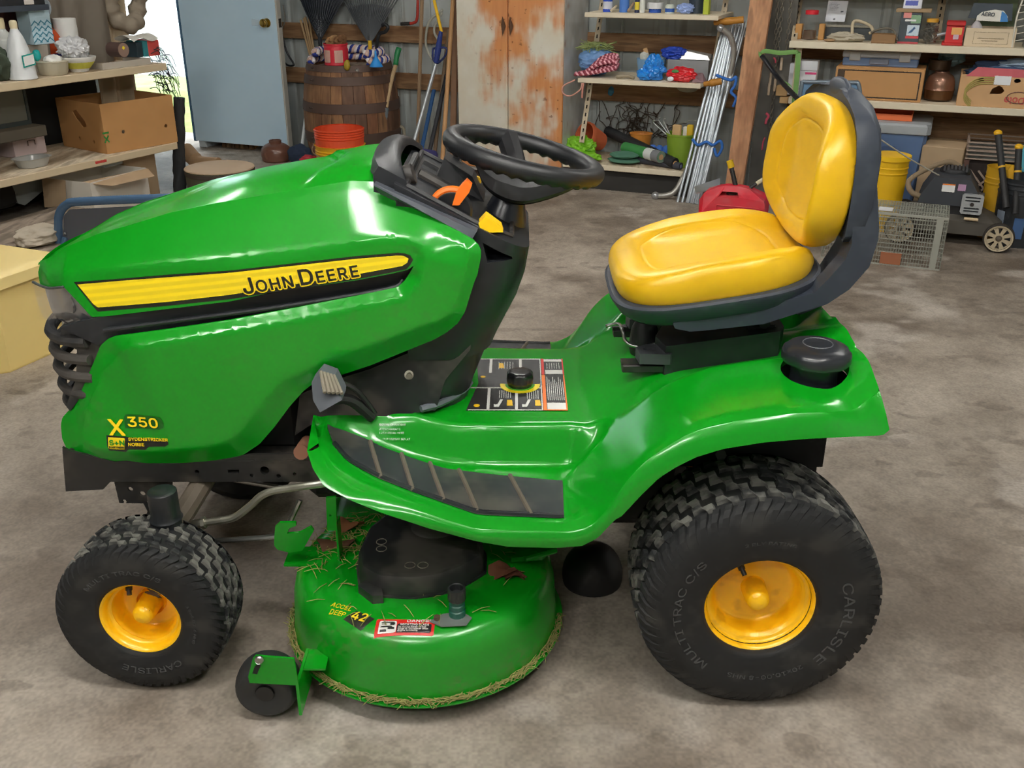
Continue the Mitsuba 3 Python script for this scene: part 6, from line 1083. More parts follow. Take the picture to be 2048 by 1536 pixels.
ct = tube(spline([[-.0312,4.33,.0179],[.0521,4.34,.0297],[.099,4.36,.0611],[.1449,4.4,.1661],[.2379,4.45,.3482],[.3031,4.5,.5395],[.3513,4.52,.8297],[.3319,4.5,.9547],[.2741,4.47,1.0106]], 8), .017, 12)
k = TP('crutch', 'long curved grey metal pipe leaning across the tube bundle', 'metal pipe'); pt_(k, 'pipe', ct, M('a9a6a0', .35, .6), True); pt_(k, 'end_cap', ball([-.0218,4.33,.022], .026, 2, (1, 1, .9)), M('c9cdd0', .25, .8), True); pt_(k, 'end_cap', ball([.2711,4.47,1.0105], .022, 2), M('c9cdd0', .25, .8), True)
for i, (q, L_) in enumerate((([.3116,4.5,1.0484], .085), ([.2674,4.4,.7101], .05))): W('crutch_pad', tube(spline([A(q)-[L_, 0, .012], A(q)-[0, .01, .0], A(q)+[L_, 0, .010]], 5), [.016]*4+[.022]*3+[.02]*4, 10), M('b0782c', .6), ['caramel coloured pad on top of the tube bundle', 'caramel coloured grip halfway up the tube bundle'][i], 'crutch pad', 40)
for i, s_ in enumerate(([[.1713,4.38,.3762],[.2109,4.38,.3429],[.2584,4.38,.3643],[.3023,4.38,.3494],[.3426,4.38,.3761],[.3582,4.38,.3355],[.3322,4.38,.2855],[.3099,4.38,.332]], [[.2775,4.42,.7512],[.3205,4.42,.7361],[.3687,4.42,.7269],[.3965,4.42,.7452],[.3948,4.42,.6997],[.375,4.42,.6587],[.4077,4.42,.6259],[.3948,4.42,.5732]])): W('cord', tube(spline(s_, 6), .009, 7), M('2f69b8', .7), ['blue rope tied round the tube bundle near the floor', 'blue rope tied round the tube bundle at shelf height'][i], 'rope', True)
pk = [[.4151,4.3,.1867], [.519,4.3,.1953], [.5503,4.48,1.1683], [.4258,4.48,1.1661]]
f = A(pk[0]); g = A(pk[3]); 
lo = [A(pk[i])+(A(pk[i])-A(pk[j]))*(A(pk[i])[2]/(A(pk[j])[2]-A(pk[i])[2])) for i, j in ((0, 3), (1, 2))]; hi = [A(pk[3])+(A(pk[3])-A(pk[0]))*.4, A(pk[2])+(A(pk[2])-A(pk[1]))*.4]
W('plank', hull([p+[0, y, 0] for p in lo+hi for y in (0, .045)]), 'wood_post', 'wide reddish wooden plank leaning between the two shelving units', 'plank', False)
W('panel', box(.4994, .6816, 4.60, 4.63, 0, 1.5), MP('board_grey', f_wood('5b5a55', '72706a', '46443f', 3, 3, 3), .85), 'grey board standing behind the leaning plank', 'board', False)
W('stud', box(.5341, .6212, 4.64, 4.72, 0, 2.2), M('6b4a35', .85), 'dark wooden stud behind the hanging chains', 'wooden stud', False)
def link(c, ang, L_=.017, w=.009, r=.0028):
    q = [(w*math.cos(t), 0, L_*math.sin(t)) for t in np.arange(12)*2*math.pi/12]; return move(turn(tube(q, r, 5, True), ang), *c)
for i, (u, v0, v1, lab) in enumerate(((1562, -4, 330, 'longest rusty chain hanging by the plank'), (1576, -4, 120, 'shorter chain hanging right of the longest one'), (1555, -4, 105, 'shorter chain hanging left of the longest one'))):
    a, b = A([([.5983,4.56,1.1818], [.6051,4.56,.2556]), ([.646,4.56,1.1826], [.6508,4.56,.8658]), ([.57,4.56,1.1814], [.5845,4.56,.8913])][i]); n = int(np.linalg.norm(b-a)/.027); k = TP('chain', lab, 'chain')
    for j in range(n): pt_(k, 'link', link(a+(b-a)*(j+.5)/n, 90*(j % 2)+20), M('7d786d', .45, .6), True)
for i, (u, v) in enumerate(((1545, 158), (1556, 168), (1536, 176), (1563, 130))): p = A([[.5805,4.53,.7303], [.6103,4.53,.6975], [.5778,4.53,.673], [.6348,4.53,.8175]][i]); W('clothespin', box(p[0]-.007, p[0]+.007, 4.52, 4.534, p[2]-.036, p[2]+.036, .003), M('b7a48e', .8), 'wooden clothespin clipped to the hanging chains', 'clothespin', False, group='clothespins on the chains')
for i, s_ in enumerate(([[.5748,4.53,.5335],[.5914,4.53,.5169],[.5821,4.53,.4928],[.5787,4.53,.469]], [[.584,4.53,.3891],[.5752,4.53,.3585],[.5739,4.53,.3132]], [[.5848,4.53,.852],[.5979,4.53,.8385],[.5997,4.53,.8217]])): W('ribbon', tube(spline(s_, 5), [.008, .005, .005][i], 6), M('d0546a', .7), ['pink ribbon bow tied low on the longest chain', 'thin pink string dangling below the ribbon bow', 'pink tag tied high on the hanging chains'][i], 'ribbon', True)
"""gas can"""
k = TP('gas_can', 'faded red plastic gas can with black spout and yellow cap on the floor', 'gas can'); g0, g1 = .3794, .7397
MP('can_red', lambda p, n, uv: mix(C3('cf2738'), C3('b98a86'), smoothstep(.45, .75, fbm(p.x*7, p.y*7, p.z*9, 4))*smoothstep(.1, .25, p.z)*.55), .5)
tz = .2406; sz = .1836
prof_ = [(g0+.01, 0), (g1-.02, 0), (g1-.008, .02), (g1, sz-.02), (g1-.008, sz), (g1-.10, tz-.008), (g1-.15, tz), (g0+.13, tz), (g0+.085, tz-.012), (g0+.02, sz+.015), (g0+.0, sz-.02), (g0+.004, .03)]
can_ = plate(prof_, 3.74, 3.92); hole = hull([(x, d, zz) for d in (3.6, 4.1) for x, zz in ((g0+.115, tz-.03), (g1-.16, tz-.028), (g1-.145, tz-.05), (g0+.10, tz-.055))]); hole2 = hull([(x, d, zz) for d in (3.6, 4.1) for x, zz in ((g0+.02, .02), (g0+.085, .02), (g0+.085, .085), (g0+.02, .095))])
try: can_ = trimesh.boolean.difference([can_, hole, hole2], engine='manifold')
except Exception as e: print(e)
v = can_.vertices; yy = v[:, 1]-3.83; v[:, 1] = 3.83+yy*np.interp(v[:, 2], [0, sz, tz-.03, tz], [1, 1, .55, .32]); can_.vertices = v
pt_(k, 'body', can_, 'can_red', 25, 'faded red plastic body'); pt_(k, 'neck', lathe([(.03, tz-.075), (.03, tz-.045), (.0, tz-.045)], 20, ((g0+g1)/2-.02, 3.83, 0)), M('191919', .5))
sp0 = ((g0+g1)/2-.02, 3.83, tz-.05); pt_(k, 'spout', rod(((g0+g1)/2-.0, 3.84, tz-.02), [.516,3.86,.3375], .013, 12), M('1b1a19', .5)); pt_(k, 'spout_cap', rod([.5195,3.86,.3295], [.505,3.86,.3669], .018, 14), M('dcb41d', .45), 30, 'yellow spout cap')
gt = put(text('GASOLINE', .026, .003, False), (.5605, 3.7405, .1232), (1, 0, 0), (0, 0, 1)); gt = turn(gt, 0); pt_(k, 'lettering', gt, 'can_red', False, 'embossed lettering')
pt_(k, 'rim', tube([(x, 3.7385, zz) for x, zz in ((g0+.10, .03), (g0+.10, sz-.04), (g1-.03, sz-.04), (g1-.03, .03))], .003, 6), 'can_red')
W('spray_cap', rod([.665,3.84,.2544], [.7164,3.9,.2908], .011, 10), M('d8cfae', .5), 'cream tipped handle lying behind the gas can', 'tool handle'); W('axe_tip', rod([.6363,3.83,.2318], [.6674,3.84,.2573], .010, 8), M('222222', .5), 'black nozzle end behind the gas can', 'nozzle')
W('blade', hull([A(p)+[0, 0, d] for p in [[.267,4.1,.1458],[.3968,4.2,.1871],[.4297,4.05,.1705],[.3033,4.0,.1318]] for d in (0, .006)]), M('bfc2c0', .35, .7), 'pale metal blade lying behind the gas can', 'blade', False)

# ---- right shelving
RS = TP('shelving_unit', 'cream metal shelving on the right with two full boards', 'shelving unit')
r0, r1 = .6823, 2.6
rz = (.955, .648)
for i, z in enumerate(rz):
    x0 = r0 if i == 0 else r0+.03
    pt_(RS, 'board', box(x0, r1, FD_, 4.86, z-.022, z, .002), CRM, False); pt_(RS, 'board_edge', box(x0, r1, FD_-.010, FD_, z-.036, z+.002, .003), CRM, False, 'cream shelf edge')
upper_boards(RS, r0, r1, (1.26, 1.54, 1.82)); slotted(0, 0, [.6623,4.8,1.1705], [.6948,4.5,.9551], .034, RS); slotted(0, 0, [1.4489,4.82,1.1832], [1.4515,4.6,.9718], .040, RS); slotted(0, 0, (r0+.05, 4.48, .955), (r0+.05, 4.48, .0), .034, RS)
pt_(RS, 'hang_rail', box(.9523-.5, 2.6, 4.86, 4.875, .40, .52), 'wood_girt', False)
z = rz[0]+.001
k = TP('jar', 'empty ribbed clear jar with red lid on the right shelf', 'jar'); s0, s1, zt_ = [.7314,.8115,1.1148]; r = (s1-s0)/2; c = (s0+s1)/2; h = zt_-z
jar(k, c, 4.52+r, z, [(0, 0), (r*.95, 0), (r, .02), (r*.96, h*.3), (r, h*.5), (r*.96, h*.7), (r, h*.82), (r*.82, h*.86)], 'clear_lens', k=1); jar(k, c, 4.52+r, z, [(0, .003), (r*.85, .003), (r*.85, .05), (0, .05)], M('5a4636', .8), 'contents', k=1); jar(k, c, 4.52+r, z, [(0, h*.86), (r*.92, h*.86), (r*.92, h), (0, h)], M('cf2432', .4), 'lid', k=1, label='red lid')
for i, (a, b, vt) in enumerate(((1590,1604,48), (1638,1648,48))): s0, s1, zt_ = [[.6885,.7251,1.039], [.8199,.8503,1.0423]][i]; W('wood_block', box(s0, s1, 4.55, 4.60, z, zt_, .002), M('b9884e', .7), ['small wooden block left of the red lidded jar', 'small wooden block right of the red lidded jar'][i], 'wood block', False)
k = TP('paper', 'white instruction sheet standing at the back of the right shelf', 'paper'); q = [[.8373,4.66,1.0493],[.9461,4.66,1.0494],[.953,4.66,1.1625],[.8424,4.66,1.1632]]
pt_(k, 'sheet', hull([A(p)+[0, d, 0] for p in q for d in (0, .002)]), M('dfe3ea', .6), False); q = A(q); bars = []
ln = lambda u, v: q[0]+(q[1]-q[0])*u+(q[3]-q[0])*v
for i in range(7): bars.append(hull([ln(u, v)+[0, d, 0] for u in (.1, .5+.05*(i % 3)) for v in (.55+.055*i, .565+.055*i) for d in (-.001, .0005)]))
bars += [hull([ln(u, v)+[0, d, 0] for u in (.72, .85) for v in (.46, .52) for d in (-.001, .0005)]), hull([ln(u, v)+[0, d, 0] for u in (.4, .5) for v in (.08, .16) for d in (-.001, .0005)])]
pt_(k, 'print', cat(bars), M('6c7079', .7), False, 'grey printed lines', 'stuff')
k = TP('miter_box', 'long dark metal tray behind the white rope on the right shelf', 'metal tray'); s0, s1, zt_ = [.8436,1.1098,1.0363]; pt_(k, 'body', U(box(s0, s1, 4.62, 4.63, z, zt_), box(s0, s1, 4.62, 4.72, z, z+.01), box(s0, s1, 4.71, 4.72, z, zt_-.03)), M('3f4446', .5), False); pt_(k, 'rail', box(s0, s1, 4.612, 4.62, zt_-.012, zt_), M('8d8a7c', .5), False)
W('rope', tube(spline([[1.0123,4.48,.9881],[1.0067,4.5,1.0554],[1.0304,4.52,1.0653],[1.0906,4.54,1.0445],[1.1164,4.54,1.0135],[1.1046,4.5,1.0053]], 6), .0085, 8), M('c4b69a', .8), 'white rope looped over the dark metal tray', 'rope', True)
W('rag', lump((.9849, 4.50, z+.024), (.10, .04, .026), 3, .5, 2.6, 71, -.023), M('b3ab98', .85), 'crumpled pale rag on the right shelf', 'rag', 25)
k = TP('wooden_box', 'small brown wooden box with cord on top on the right shelf', 'wooden box'); s0, s1, zt_ = [1.1192,1.2448,1.0024]; pt_(k, 'body', box(s0, s1, 4.46, 4.58, z, zt_, .003), M('8a6a48', .7), False); pt_(k, 'cord', tube(spline([(s0-.01, 4.5, zt_+.006), (s0+.05, 4.48, zt_+.03), (s1-.02, 4.5, zt_+.022), (s1+.01, 4.48, zt_-.03)], 6), .006, 7), M('6b665a', .6), True)
W('soap', lump((.8969, 4.46, z+.008), (.03, .02, .008), 2, .2, 3, 7), M('a98a66', .8), 'thin tan block on the right shelf edge', 'wood chip', True)
k = TP('box', 'tall tool box printed with a blue grinder picture on the right shelf', 'product box'); s0, s1, zt_ = [1.2542,1.3619,1.1172]
pt_(k, 'body', box(s0, s1, 4.5, 4.60, z, zt_, .002), M('3a434a', .5), False)
fr_ = lambda a, b, c_, d_, y=4.4985: box(s0+(s1-s0)*a, s0+(s1-s0)*b, y, 4.5, z+(zt_-z)*c_, z+(zt_-z)*d_)
pt_(k, 'print', fr_(.12, .5, .82, 1), M('d98b86', .5), False); pt_(k, 'print', fr_(.5, .97, .66, .92), M('7fa27f', .5), False); pt_(k, 'print', fr_(.22, .75, .72, .78, 4.497), M('e4e6e6', .5), False); pt_(k, 'print', fr_(.38, .95, .26, .60), M('c3d2df', .5), False, 'pale picture panel'); pt_(k, 'print', fr_(.35, .98, .17, .25), M('d24a52', .5), False); pt_(k, 'print', hull([(s0+(s1-s0)*a, d, z+(zt_-z)*b) for a, b in ((.42, .32), (.62, .36), (.78, .50), (.72, .55), (.6, .42)) for d in (4.497, 4.499)]), M('3f5f86', .5), False); pt_(k, 'print', fr_(.0, 1.0, .0, .06), M('b9434a', .5), False)
k = TP('rack', 'narrow wooden shelf piece laid on the tool box with a small carton on it', 'wooden slat'); s0, s1, zt2 = [1.2244,1.406,1.1429]; pt_(k, 'slat', box(s0, s1, 4.49, 4.60, zt_+.001, zt_+.018, .002), M('9d8566', .8), False)
s0, s1, zt3 = [1.2566,1.351,1.2012]; k = TP('box', 'small white and blue carton on top of the wooden slat', 'product box'); pt_(k, 'body', box(s0, s1, 4.51, 4.58, zt_+.019, zt_+.085, .002), M('d9dbe6', .5), False); pt_(k, 'print', box(s0+.01, s1-.02, 4.5085, 4.51, zt_+.035, zt_+.06), M('5a63b4', .5), False)
k = TP('jar', 'glass jar full of screws with yellow lid on the right shelf', 'jar'); s0, s1, zt_ = [1.3826,1.456,1.0865]; r = (s1-s0)/2; c = (s0+s1)/2; h = zt_-z; jar(k, c, 4.5+r, z, [(0, 0), (r*.96, 0), (r, .015), (r, h*.75), (r*.8, h*.86)], 'clear_lens', k=1)
sc_ = [rod(p, p+d, .0026, 5) for p, d in ((A([c+r*.8*math.sqrt(rg.random())*math.cos(a), 4.5+r+r*.8*math.sqrt(rg.random())*math.sin(a), z+.01+h*.66*rg.random()]), rg.normal(size=3)*.012) for a in rg.random(170)*6.28)]
pt_(k, 'screws', cat(sc_), M('8d8a80', .35, .8), False, 'mixed steel screws', 'stuff'); jar(k, c, 4.5+r, z, [(0, h*.86), (r*.84, h*.86), (r*.84, h), (0, h)], M('d29b34', .4), 'lid', k=1, label='yellow lid')
k = TP('coffee_can', 'red plastic coffee tub with printed picture on the right shelf', 'coffee tub'); s0, s1, zt_ = [1.4909,1.5902,1.0786]; c = (s0+s1)/2; w = (s1-s0)/2
pt_(k, 'body', hull([(c+a*w*.9, 4.47+b, z+q) for a in (-1, 1) for b, q in ((0, 0), (.11, 0), (0, zt_-z-.025), (.11, zt_-z-.025))]), M('c32a2c', .4), False); pt_(k, 'lid', box(c-w*.96, c+w*.96, 4.465, 4.585, zt_-.022, zt_, .004), M('b82628', .4), False); pt_(k, 'foot', box(c-w*1.15, c+w*.95, 4.462, 4.58, z, z+.016, .003), M('b82628', .4), False)
pt_(k, 'label', box(c-w*.35, c+w*.7, 4.468, 4.47, z+(zt_-z)*.45, z+(zt_-z)*.75), M('dba25c', .5), False, 'orange picture label'); pt_(k, 'label', box(c-w*.1, c+w*.45, 4.467, 4.469, z+(zt_-z)*.26, z+(zt_-z)*.46), M('c3a9b4', .5), False)
W('wrench', rod([1.4532,4.5,1.0053], [1.5044,4.5,1.0171], .010, 10), M('aeb6bd', .3, .8), 'steel tool leaning between the screw jar and the red coffee tub', 'tool')
k = TP('box', 'open cream carton with printed panel on the right shelf', 'carton'); s0, s1, zt_ = [1.5939,1.8415,1.048]; pt_(k, 'body', open_box(s0, s1, 4.47, 4.66, z, zt_, .004), M('d0bfa3', .8), False)
q0, q1 = s0+(s1-s0)*.17, s0+(s1-s0)*.86; zz0, zz1 = z+(zt_-z)*.14, z+(zt_-z)*.80; pt_(k, 'printed_border', cat(*[box(*b) for b in ((q0, q1, 4.4685, 4.47, zz0, zz0+.002), (q0, q1, 4.4685, 4.47, zz1-.002, zz1), (q0, q0+.002, 4.4685, 4.47, zz0, zz1), (q1-.002, q1, 4.4685, 4.47, zz0, zz1), (q0+.02, q1-.02, 4.4685, 4.47, zz0+.026, zz0+.031), (q0+.04, q1-.05, 4.4685, 4.47, zz0+.014, zz0+.018))]), M('9a8a72', .7), False, kind='stuff')
k = TP('product_pack', 'clear blister pack with white and blue card in the cream carton', 'blister pack'); b0 = [[1.5935,4.52,1.0948],[1.8108,4.52,1.0851],[1.7996,4.52,1.1693],[1.6098,4.52,1.1707]]; pt_(k, 'card', hull([A(p)+[0, d, 0] for p in b0 for d in (0, .03)]), M('353f49', .4), False); b1 = A([[1.6351,4.515,1.0835],[1.7826,4.515,1.0797],[1.7875,4.515,1.1048],[1.7627,4.515,1.1341],[1.7179,4.515,1.1406],[1.6569,4.515,1.1268],[1.636,4.515,1.1062]]); pt_(k, 'print', hull(np.vstack([b1, b1+[0, .004, 0]])), M('dcd9d0', .5), False, 'white oval print'); b2 = A([[1.7535,4.512,1.0791],[1.7921,4.512,1.0801],[1.7807,4.512,1.1148],[1.7529,4.512,1.1341]]); pt_(k, 'print', hull(np.vstack([b2, b2+[0, .004, 0]])), M('3d7fbf', .5), False, 'blue print')
pt_(k, 'lettering', put(text('AERO', .018, .001), A([1.655,4.51,1.1095]), (1, 0, -.05), (0, 0, 1)), M('28323c', .5), False)
W('bulb', lathe(spline([(0, 0), (.028, .002), (.03, .02), (.012, .05), (.01, .06), (0, .06)], 3), 20, (s0+.05, 4.54, zt_-.02)), M('c3bfc2', .3), 'translucent plastic nozzle in the cream carton', 'nozzle')
W('box', box(1.714-.08, 1.714+.12, 4.72, 4.80, z, 1.1878+.02), M('6d7f62', .6), 'dull green box at the back of the right shelf', 'box', False)
k = TP('wire_rack', 'white wire file rack at the right end of the shelf', 'wire rack'); s0 = 1.8279
for i in range(7): pt_(k, 'wire', tube(spline([(s0+.0, 4.47, z+.03+.035*i), (s0+.10, 4.5, z+.05+.036*i), (s0+.18, 4.5, z+.05+.036*i)], 4), .003, 5), M('c7c3b6', .4), True)
pt_(k, 'frame', tube(spline([(s0+.005, 4.47, z), (s0, 4.47, z+.15), (s0+.02, 4.5, z+.28)], 5), .005, 6), M('cfcabd', .4), True); W('tray', box(s0+.06, s0+.3, 4.46, 4.6, z, z+.07, .004), M('8c8f8e', .5), 'grey box end below the wire file rack', 'box', False)
# lower board
z = rz[1]+.001
k = TP('box', 'wooden tray box with dark grooved front on the lower right shelf', 'wooden box'); s0, s1, zt_ = [.9518,1.425,.825]
pt_(k, 'body', box(s0, s1, 4.46, 4.72, z, zt_, .003), M('b98a58', .7), False); pt_(k, 'frame', cat(box(s0+.018, s1-.018, 4.4575, 4.46, zt_-.020, zt_-.014), box(s0+.018, s1-.018, 4.4575, 4.46, z+.012, z+.018), box(s0+.018, s0+.024, 4.4575, 4.46, z+.012, zt_-.014), box(s1-.024, s1-.018, 4.4575, 4.46, z+.012, zt_-.014)), M('2d2018', .7), False, 'dark groove', 'stuff')
pt_(k, 'mark', box(s0+.012, s0+.05, 4.457, 4.46, zt_-.058, zt_-.014), M('4b3a2c', .7), False)
t0, t1, zt2 = [.9764,1.3805,.9077]; k = TP('tool_box', 'flat blue plastic case with grey latches lying on the wooden tray box', 'tool case'); pt_(k, 'base', box(t0, t1, 4.52, 4.70, zt_+.001, zt_+.045, .006), M('6d86ad', .45), False); pt_(k, 'lid', box(t0-.004, t1+.004, 4.515, 4.705, zt_+.046, zt2, .006), M('a9abad', .45), False)
for f in (.16, .82): pt_(k, 'latch', box(t0+(t1-t0)*f-.03, t0+(t1-t0)*f+.03, 4.508, 4.52, zt_+.030, zt2-.004, .003), M('b5b7b6', .45), False)
pt_(k, 'handle', box(t0+(t1-t0)*.36, t0+(t1-t0)*.62, 4.505, 4.52, zt_+.012, zt_+.045, .005), M('7b8394', .45), False)
k = TP('box', 'white box with pink bands beside the green strap on the lower right shelf', 'product box'); s0, s1, zt_ = [.7461,.8415,.8432]; pt_(k, 'body', box(s0, s1, 4.5, 4.58, z, zt_-.055, .002), M('dcdce2', .5), False); pt_(k, 'lid', box(s0-.004, s1+.004, 4.496, 4.584, zt_-.054, zt_, .003), M('c9cbd0', .5), False)
for f in (.62, .30): pt_(k, 'band', box(s0+(s1-s0)*.35, s1+.001, 4.4985, 4.5, z+(zt_-z)*f, z+(zt_-z)*f+.012), M('dc4f86', .5), False, 'pink band')
W('box', box(s0-.06, s0-.01, 4.52, 4.58, z, zt_-.02), M('c3c6cc', .5), 'pale carton behind the green strap on the lower right shelf', 'carton', False)
for i, (u0, v0, u1, v1) in enumerate(((1552, 170, 1572, 192), (1560, 192, 1578, 206))): q = [[.6241,.6875,.6406,.6973], [.6499,.6991,.5988,.636]][i]; W('wood_block', box(q[0], q[1], 4.5, 4.56, q[2], q[3], .002), M('b39163', .7), ['upper pale wood block end at the left of the lower right shelf', 'lower pale wood block end at the left of the lower right shelf'][i], 'wood block', False)
k = TP('vase', 'copper brown cooking pot standing on another pot on the lower right shelf', 'pot'); s0, s1, zt_ = [1.4327,1.5913,.8082]; c = (s0+s1)/2; r = (s1-s0)/2
jar(k, c, 4.52+r, z, [(0, 0), (r*.72, 0), (r*.95, .012), (r, .055), (r*1.03, .06)], M('6d4f35', .3, .7), 'lower_pot', k=1); jar(k, c, 4.52+r, z, [(r*1.03, .061), (r*.98, .075), (r*.96, .10), (r*.80, .135), (r*.52, .150), (r*.48, .16)], M('8d6a58', .3, .6), 'upper_pot', k=2, label='pinkish copper pot upside down')
h2 = .8663; W('pan', lathe([(0, z+.162), (r*.72, z+.162), (r*.76, h2-.004), (r*.80, h2), (r*.74, h2), (0, z+.17)], 32, (c-.02, 4.56+r, 0)), M('4b3a2b', .4, .6), 'dark brown pan on top of the copper pots', 'pan')
k = TP('banana_box', 'cardboard banana box full of jeans on the lower right shelf', 'cardboard box'); s0, s1, zt_ = [1.6105,2.101,.8202]
bb_ = open_box(s0, s1, 4.43, 4.72, z, z+.165, .005); hs = [plate(circ(*(1.7117,.7883), .016, 16, .011), 4.3, 4.5), plate(circ(*(1.8897,.7914), .016, 16, .011), 4.3, 4.5), plate([[1.7666,.7179],[1.7741,.7444],[1.8048,.7642],[1.8208,.7572],[1.8368,.7372],[1.8227,.7208]], 4.3, 4.5)]
try: bb_ = trimesh.boolean.difference([bb_]+hs, engine='manifold')
except Exception as e: print(e)
pt_(k, 'body', bb_, M('c9a074', .85), False); pt_(k, 'print', hull([A(p)+[0, d, 0] for p in [[1.634,4.428,.8058],[1.6849,4.428,.8546],[1.9383,4.428,.85],[1.9463,4.428,.8096]] for d in (0, .0015)]), M('c8626a', .7), False, 'red printed band')
bn = []
for i in range(4): bn.append(tube(spline([A(p)+[0, 0, -.011*i] for p in [[1.6822,4.427,.6743],[1.644,4.427,.7199],[1.6561,4.427,.7651],[1.7049,4.427,.7987],[1.7777,4.427,.8046]]], 6), .0035, 5))
pt_(k, 'print', cat(bn), M('a99a56', .7), True, 'drawn bananas', 'stuff'); pt_(k, 'label', box(*(1.7757,1.8579), 4.4265, 4.4295, *(.7678,.8138)), M('dfe1e4', .5), False, 'white sticker')
dl = put(text('Dole', .034, .0008), A([1.9327,4.4275,.7061])+[.012, 0, .0], (-1, 0, 0), (0, 0, -1)); pt_(k, 'lettering', turn(dl, 0), M('c0544e', .7), False, 'red script printed upside down'); pt_(k, 'emblem', tube([A([1.9087,4.427,.7049])+[.055*math.cos(t), 0, .030*math.sin(t)] for t in np.arange(24)*2*math.pi/24], .0022, 5, True), M('6d4a44', .7), True)
W('jeans', lump(((s0+s1)/2-.02, 4.58, z+.175), (.20, .12, .055), 4, .4, 2.2, 81), M('3f5272', .9), 'folded blue jeans piled in the banana box', 'jeans', 25); W('jeans', lump(((s0+s1)/2+.05, 4.56, z+.215), (.13, .10, .03), 3, .4, 2.2, 82), M('93a5b8', .9), 'light washed denim lying on top of the jeans', 'jeans', 25)
W('plastic_bag', lump((1.5512, 4.7, rz[0]-.075), (.07, .05, .055), 3, .4, 2.4, 83), M('6f8a90', .4), 'pale plastic bag tucked under the upper right shelf', 'plastic bag', 25); W('tray', box(1.1911-.12, 1.1911+.12, 4.58, 4.72, rz[0]-.06, rz[0]-.038, .004), M('a9b5b4', .4), 'pale shallow tray wedged under the upper right shelf', 'tray', False)
# ---- on the floor on the right
def tote(name, s0, s1, d0, d1, h, label):
    kk = TP(name, label, 'tote'); cx, cy = (s0+s1)/2, (d0+d1)/2; w, l = (s1-s0)/2, (d1-d0)/2
    rr = [[(cx+a*w*f, cy+b*l*f, z) for a, b in ((-1, -.85), (-.9, -1), (.9, -1), (1, -.85), (1, .85), (.9, 1), (-.9, 1), (-1, .85))] for f, z in ((.80, 0), (.82, .01), (.96, h-.06))]; pt_(kk, 'body', solid(rr), M('5d77a0', .5), 30)
    rr = [[(cx+a*w*f, cy+b*l*f, z) for a, b in ((-1, -.85), (-.9, -1), (.9, -1), (1, -.85), (1, .85), (.9, 1), (-.9, 1), (-1, .85))] for f, z in ((.97, h-.062), (1.03, h-.055), (1.03, h-.012), (.99, h), (.9, h+.004))]; pt_(kk, 'lid', solid(rr), M('a2a8ac', .5), 30, 'grey lid')
    pt_(kk, 'grip', hull([(cx+x, cy-l*(.82+.14*(zz/(h-.06)))-.004, zz) for x, zz in ((-.06, h*.35), (.06, h*.35), (.06, h*.7), (.03, h*.76), (-.03, h*.76), (-.06, h*.7))]+[(cx+x, cy-l*.86+.02, zz) for x, zz in ((-.05, h*.4), (.05, h*.7))]), M('4c6288', .5), False); return kk
s0, s1, zt_ = [1.0973,1.5019,.5384]; tote('tote', s0, s1, 4.40, 4.80, zt_, 'blue tote with grey lid under the orange tray on the right'); k = TP('tray', 'orange plastic tray lying on the blue tote', 'tray'); pt_(k, 'body', U(box(s0+.03, s0+.30, 4.46, 4.70, zt_+.006, zt_+.012), box(s0+.03, s0+.30, 4.46, 4.466, zt_+.006, zt_+.04), box(s0+.03, s0+.30, 4.694, 4.70, zt_+.006, zt_+.04), box(s0+.03, s0+.036, 4.46, 4.70, zt_+.006, zt_+.04), box(s0+.294, s0+.30, 4.46, 4.70, zt_+.006, zt_+.04)), M('e0703f', .5), False); W('box', box(s0-.02, s0+.22, 4.72, 4.82, zt_+.006, zt_+.06), M('9a6a44', .8), 'brown wooden slab behind the orange tray', 'wood slab', False)
s0, s1, zt_ = [.6611,.8215,.5321]; tote('tote', s0, s0+.42, 4.36, 4.78, zt_, 'blue tote with grey lid half hidden by the mower seat')
k = TP('cardboard_box', 'closed tan cardboard box between the blue tote and the milk crate', 'cardboard box'); s0, s1, zt_ = [1.4764,1.6948,.4274]; pt_(k, 'body', turn(box(s0, s1, 4.40, 4.70, 0, zt_, .004), -6, (0, 0, 1), (s0, 4.4, 0)), 'kraft', False); W('cardboard_box', box(s0-.10, s0-.004, 4.5, 4.78, 0, zt_+.02), M('6f4f36', .85), 'dark brown cardboard box in the gap beside the blue tote', 'cardboard box', False)
k = TP('milk_crate', 'brown plastic milk crate with lattice sides on the right', 'milk crate'); s0, s1, zt_ = [1.7035,1.8822,.4708]; c_ = M('5b4038', .5); d0, d1 = 4.36, 4.66; s1 = s0+.33
for i in range(5):
    zz = zt_-.022*i; pt_(k, 'rail', cat(*[box(*b, .002) for b in ((s0, s1, d0, d0+.012, zz-.008, zz), (s0, s1, d1-.012, d1, zz-.008, zz), (s0, s0+.012, d0, d1, zz-.008, zz), (s1-.012, s1, d0, d1, zz-.008, zz))]), M('a08e80', .5), False)
for x in (s0, s1-.025): pt_(k, 'corner_post', box(x, x+.025, d0+.001, d0+.025, 0, zt_-.1), c_, False)
for i in range(6):
    for sg in (-1, 1): pt_(k, 'lattice_bar', turn(box(-.005, .005, 0, .008, -.16, .16), sg*42, (0, 1, 0)).apply_translation((s0+.06+.042*i, d0+.004, zt_*.42)), M('a08e80', .5), False)
pt_(k, 'panel', box(s0, s1, d0+.02, d0+.03, 0, zt_-.1), M('241a16', .8), False)
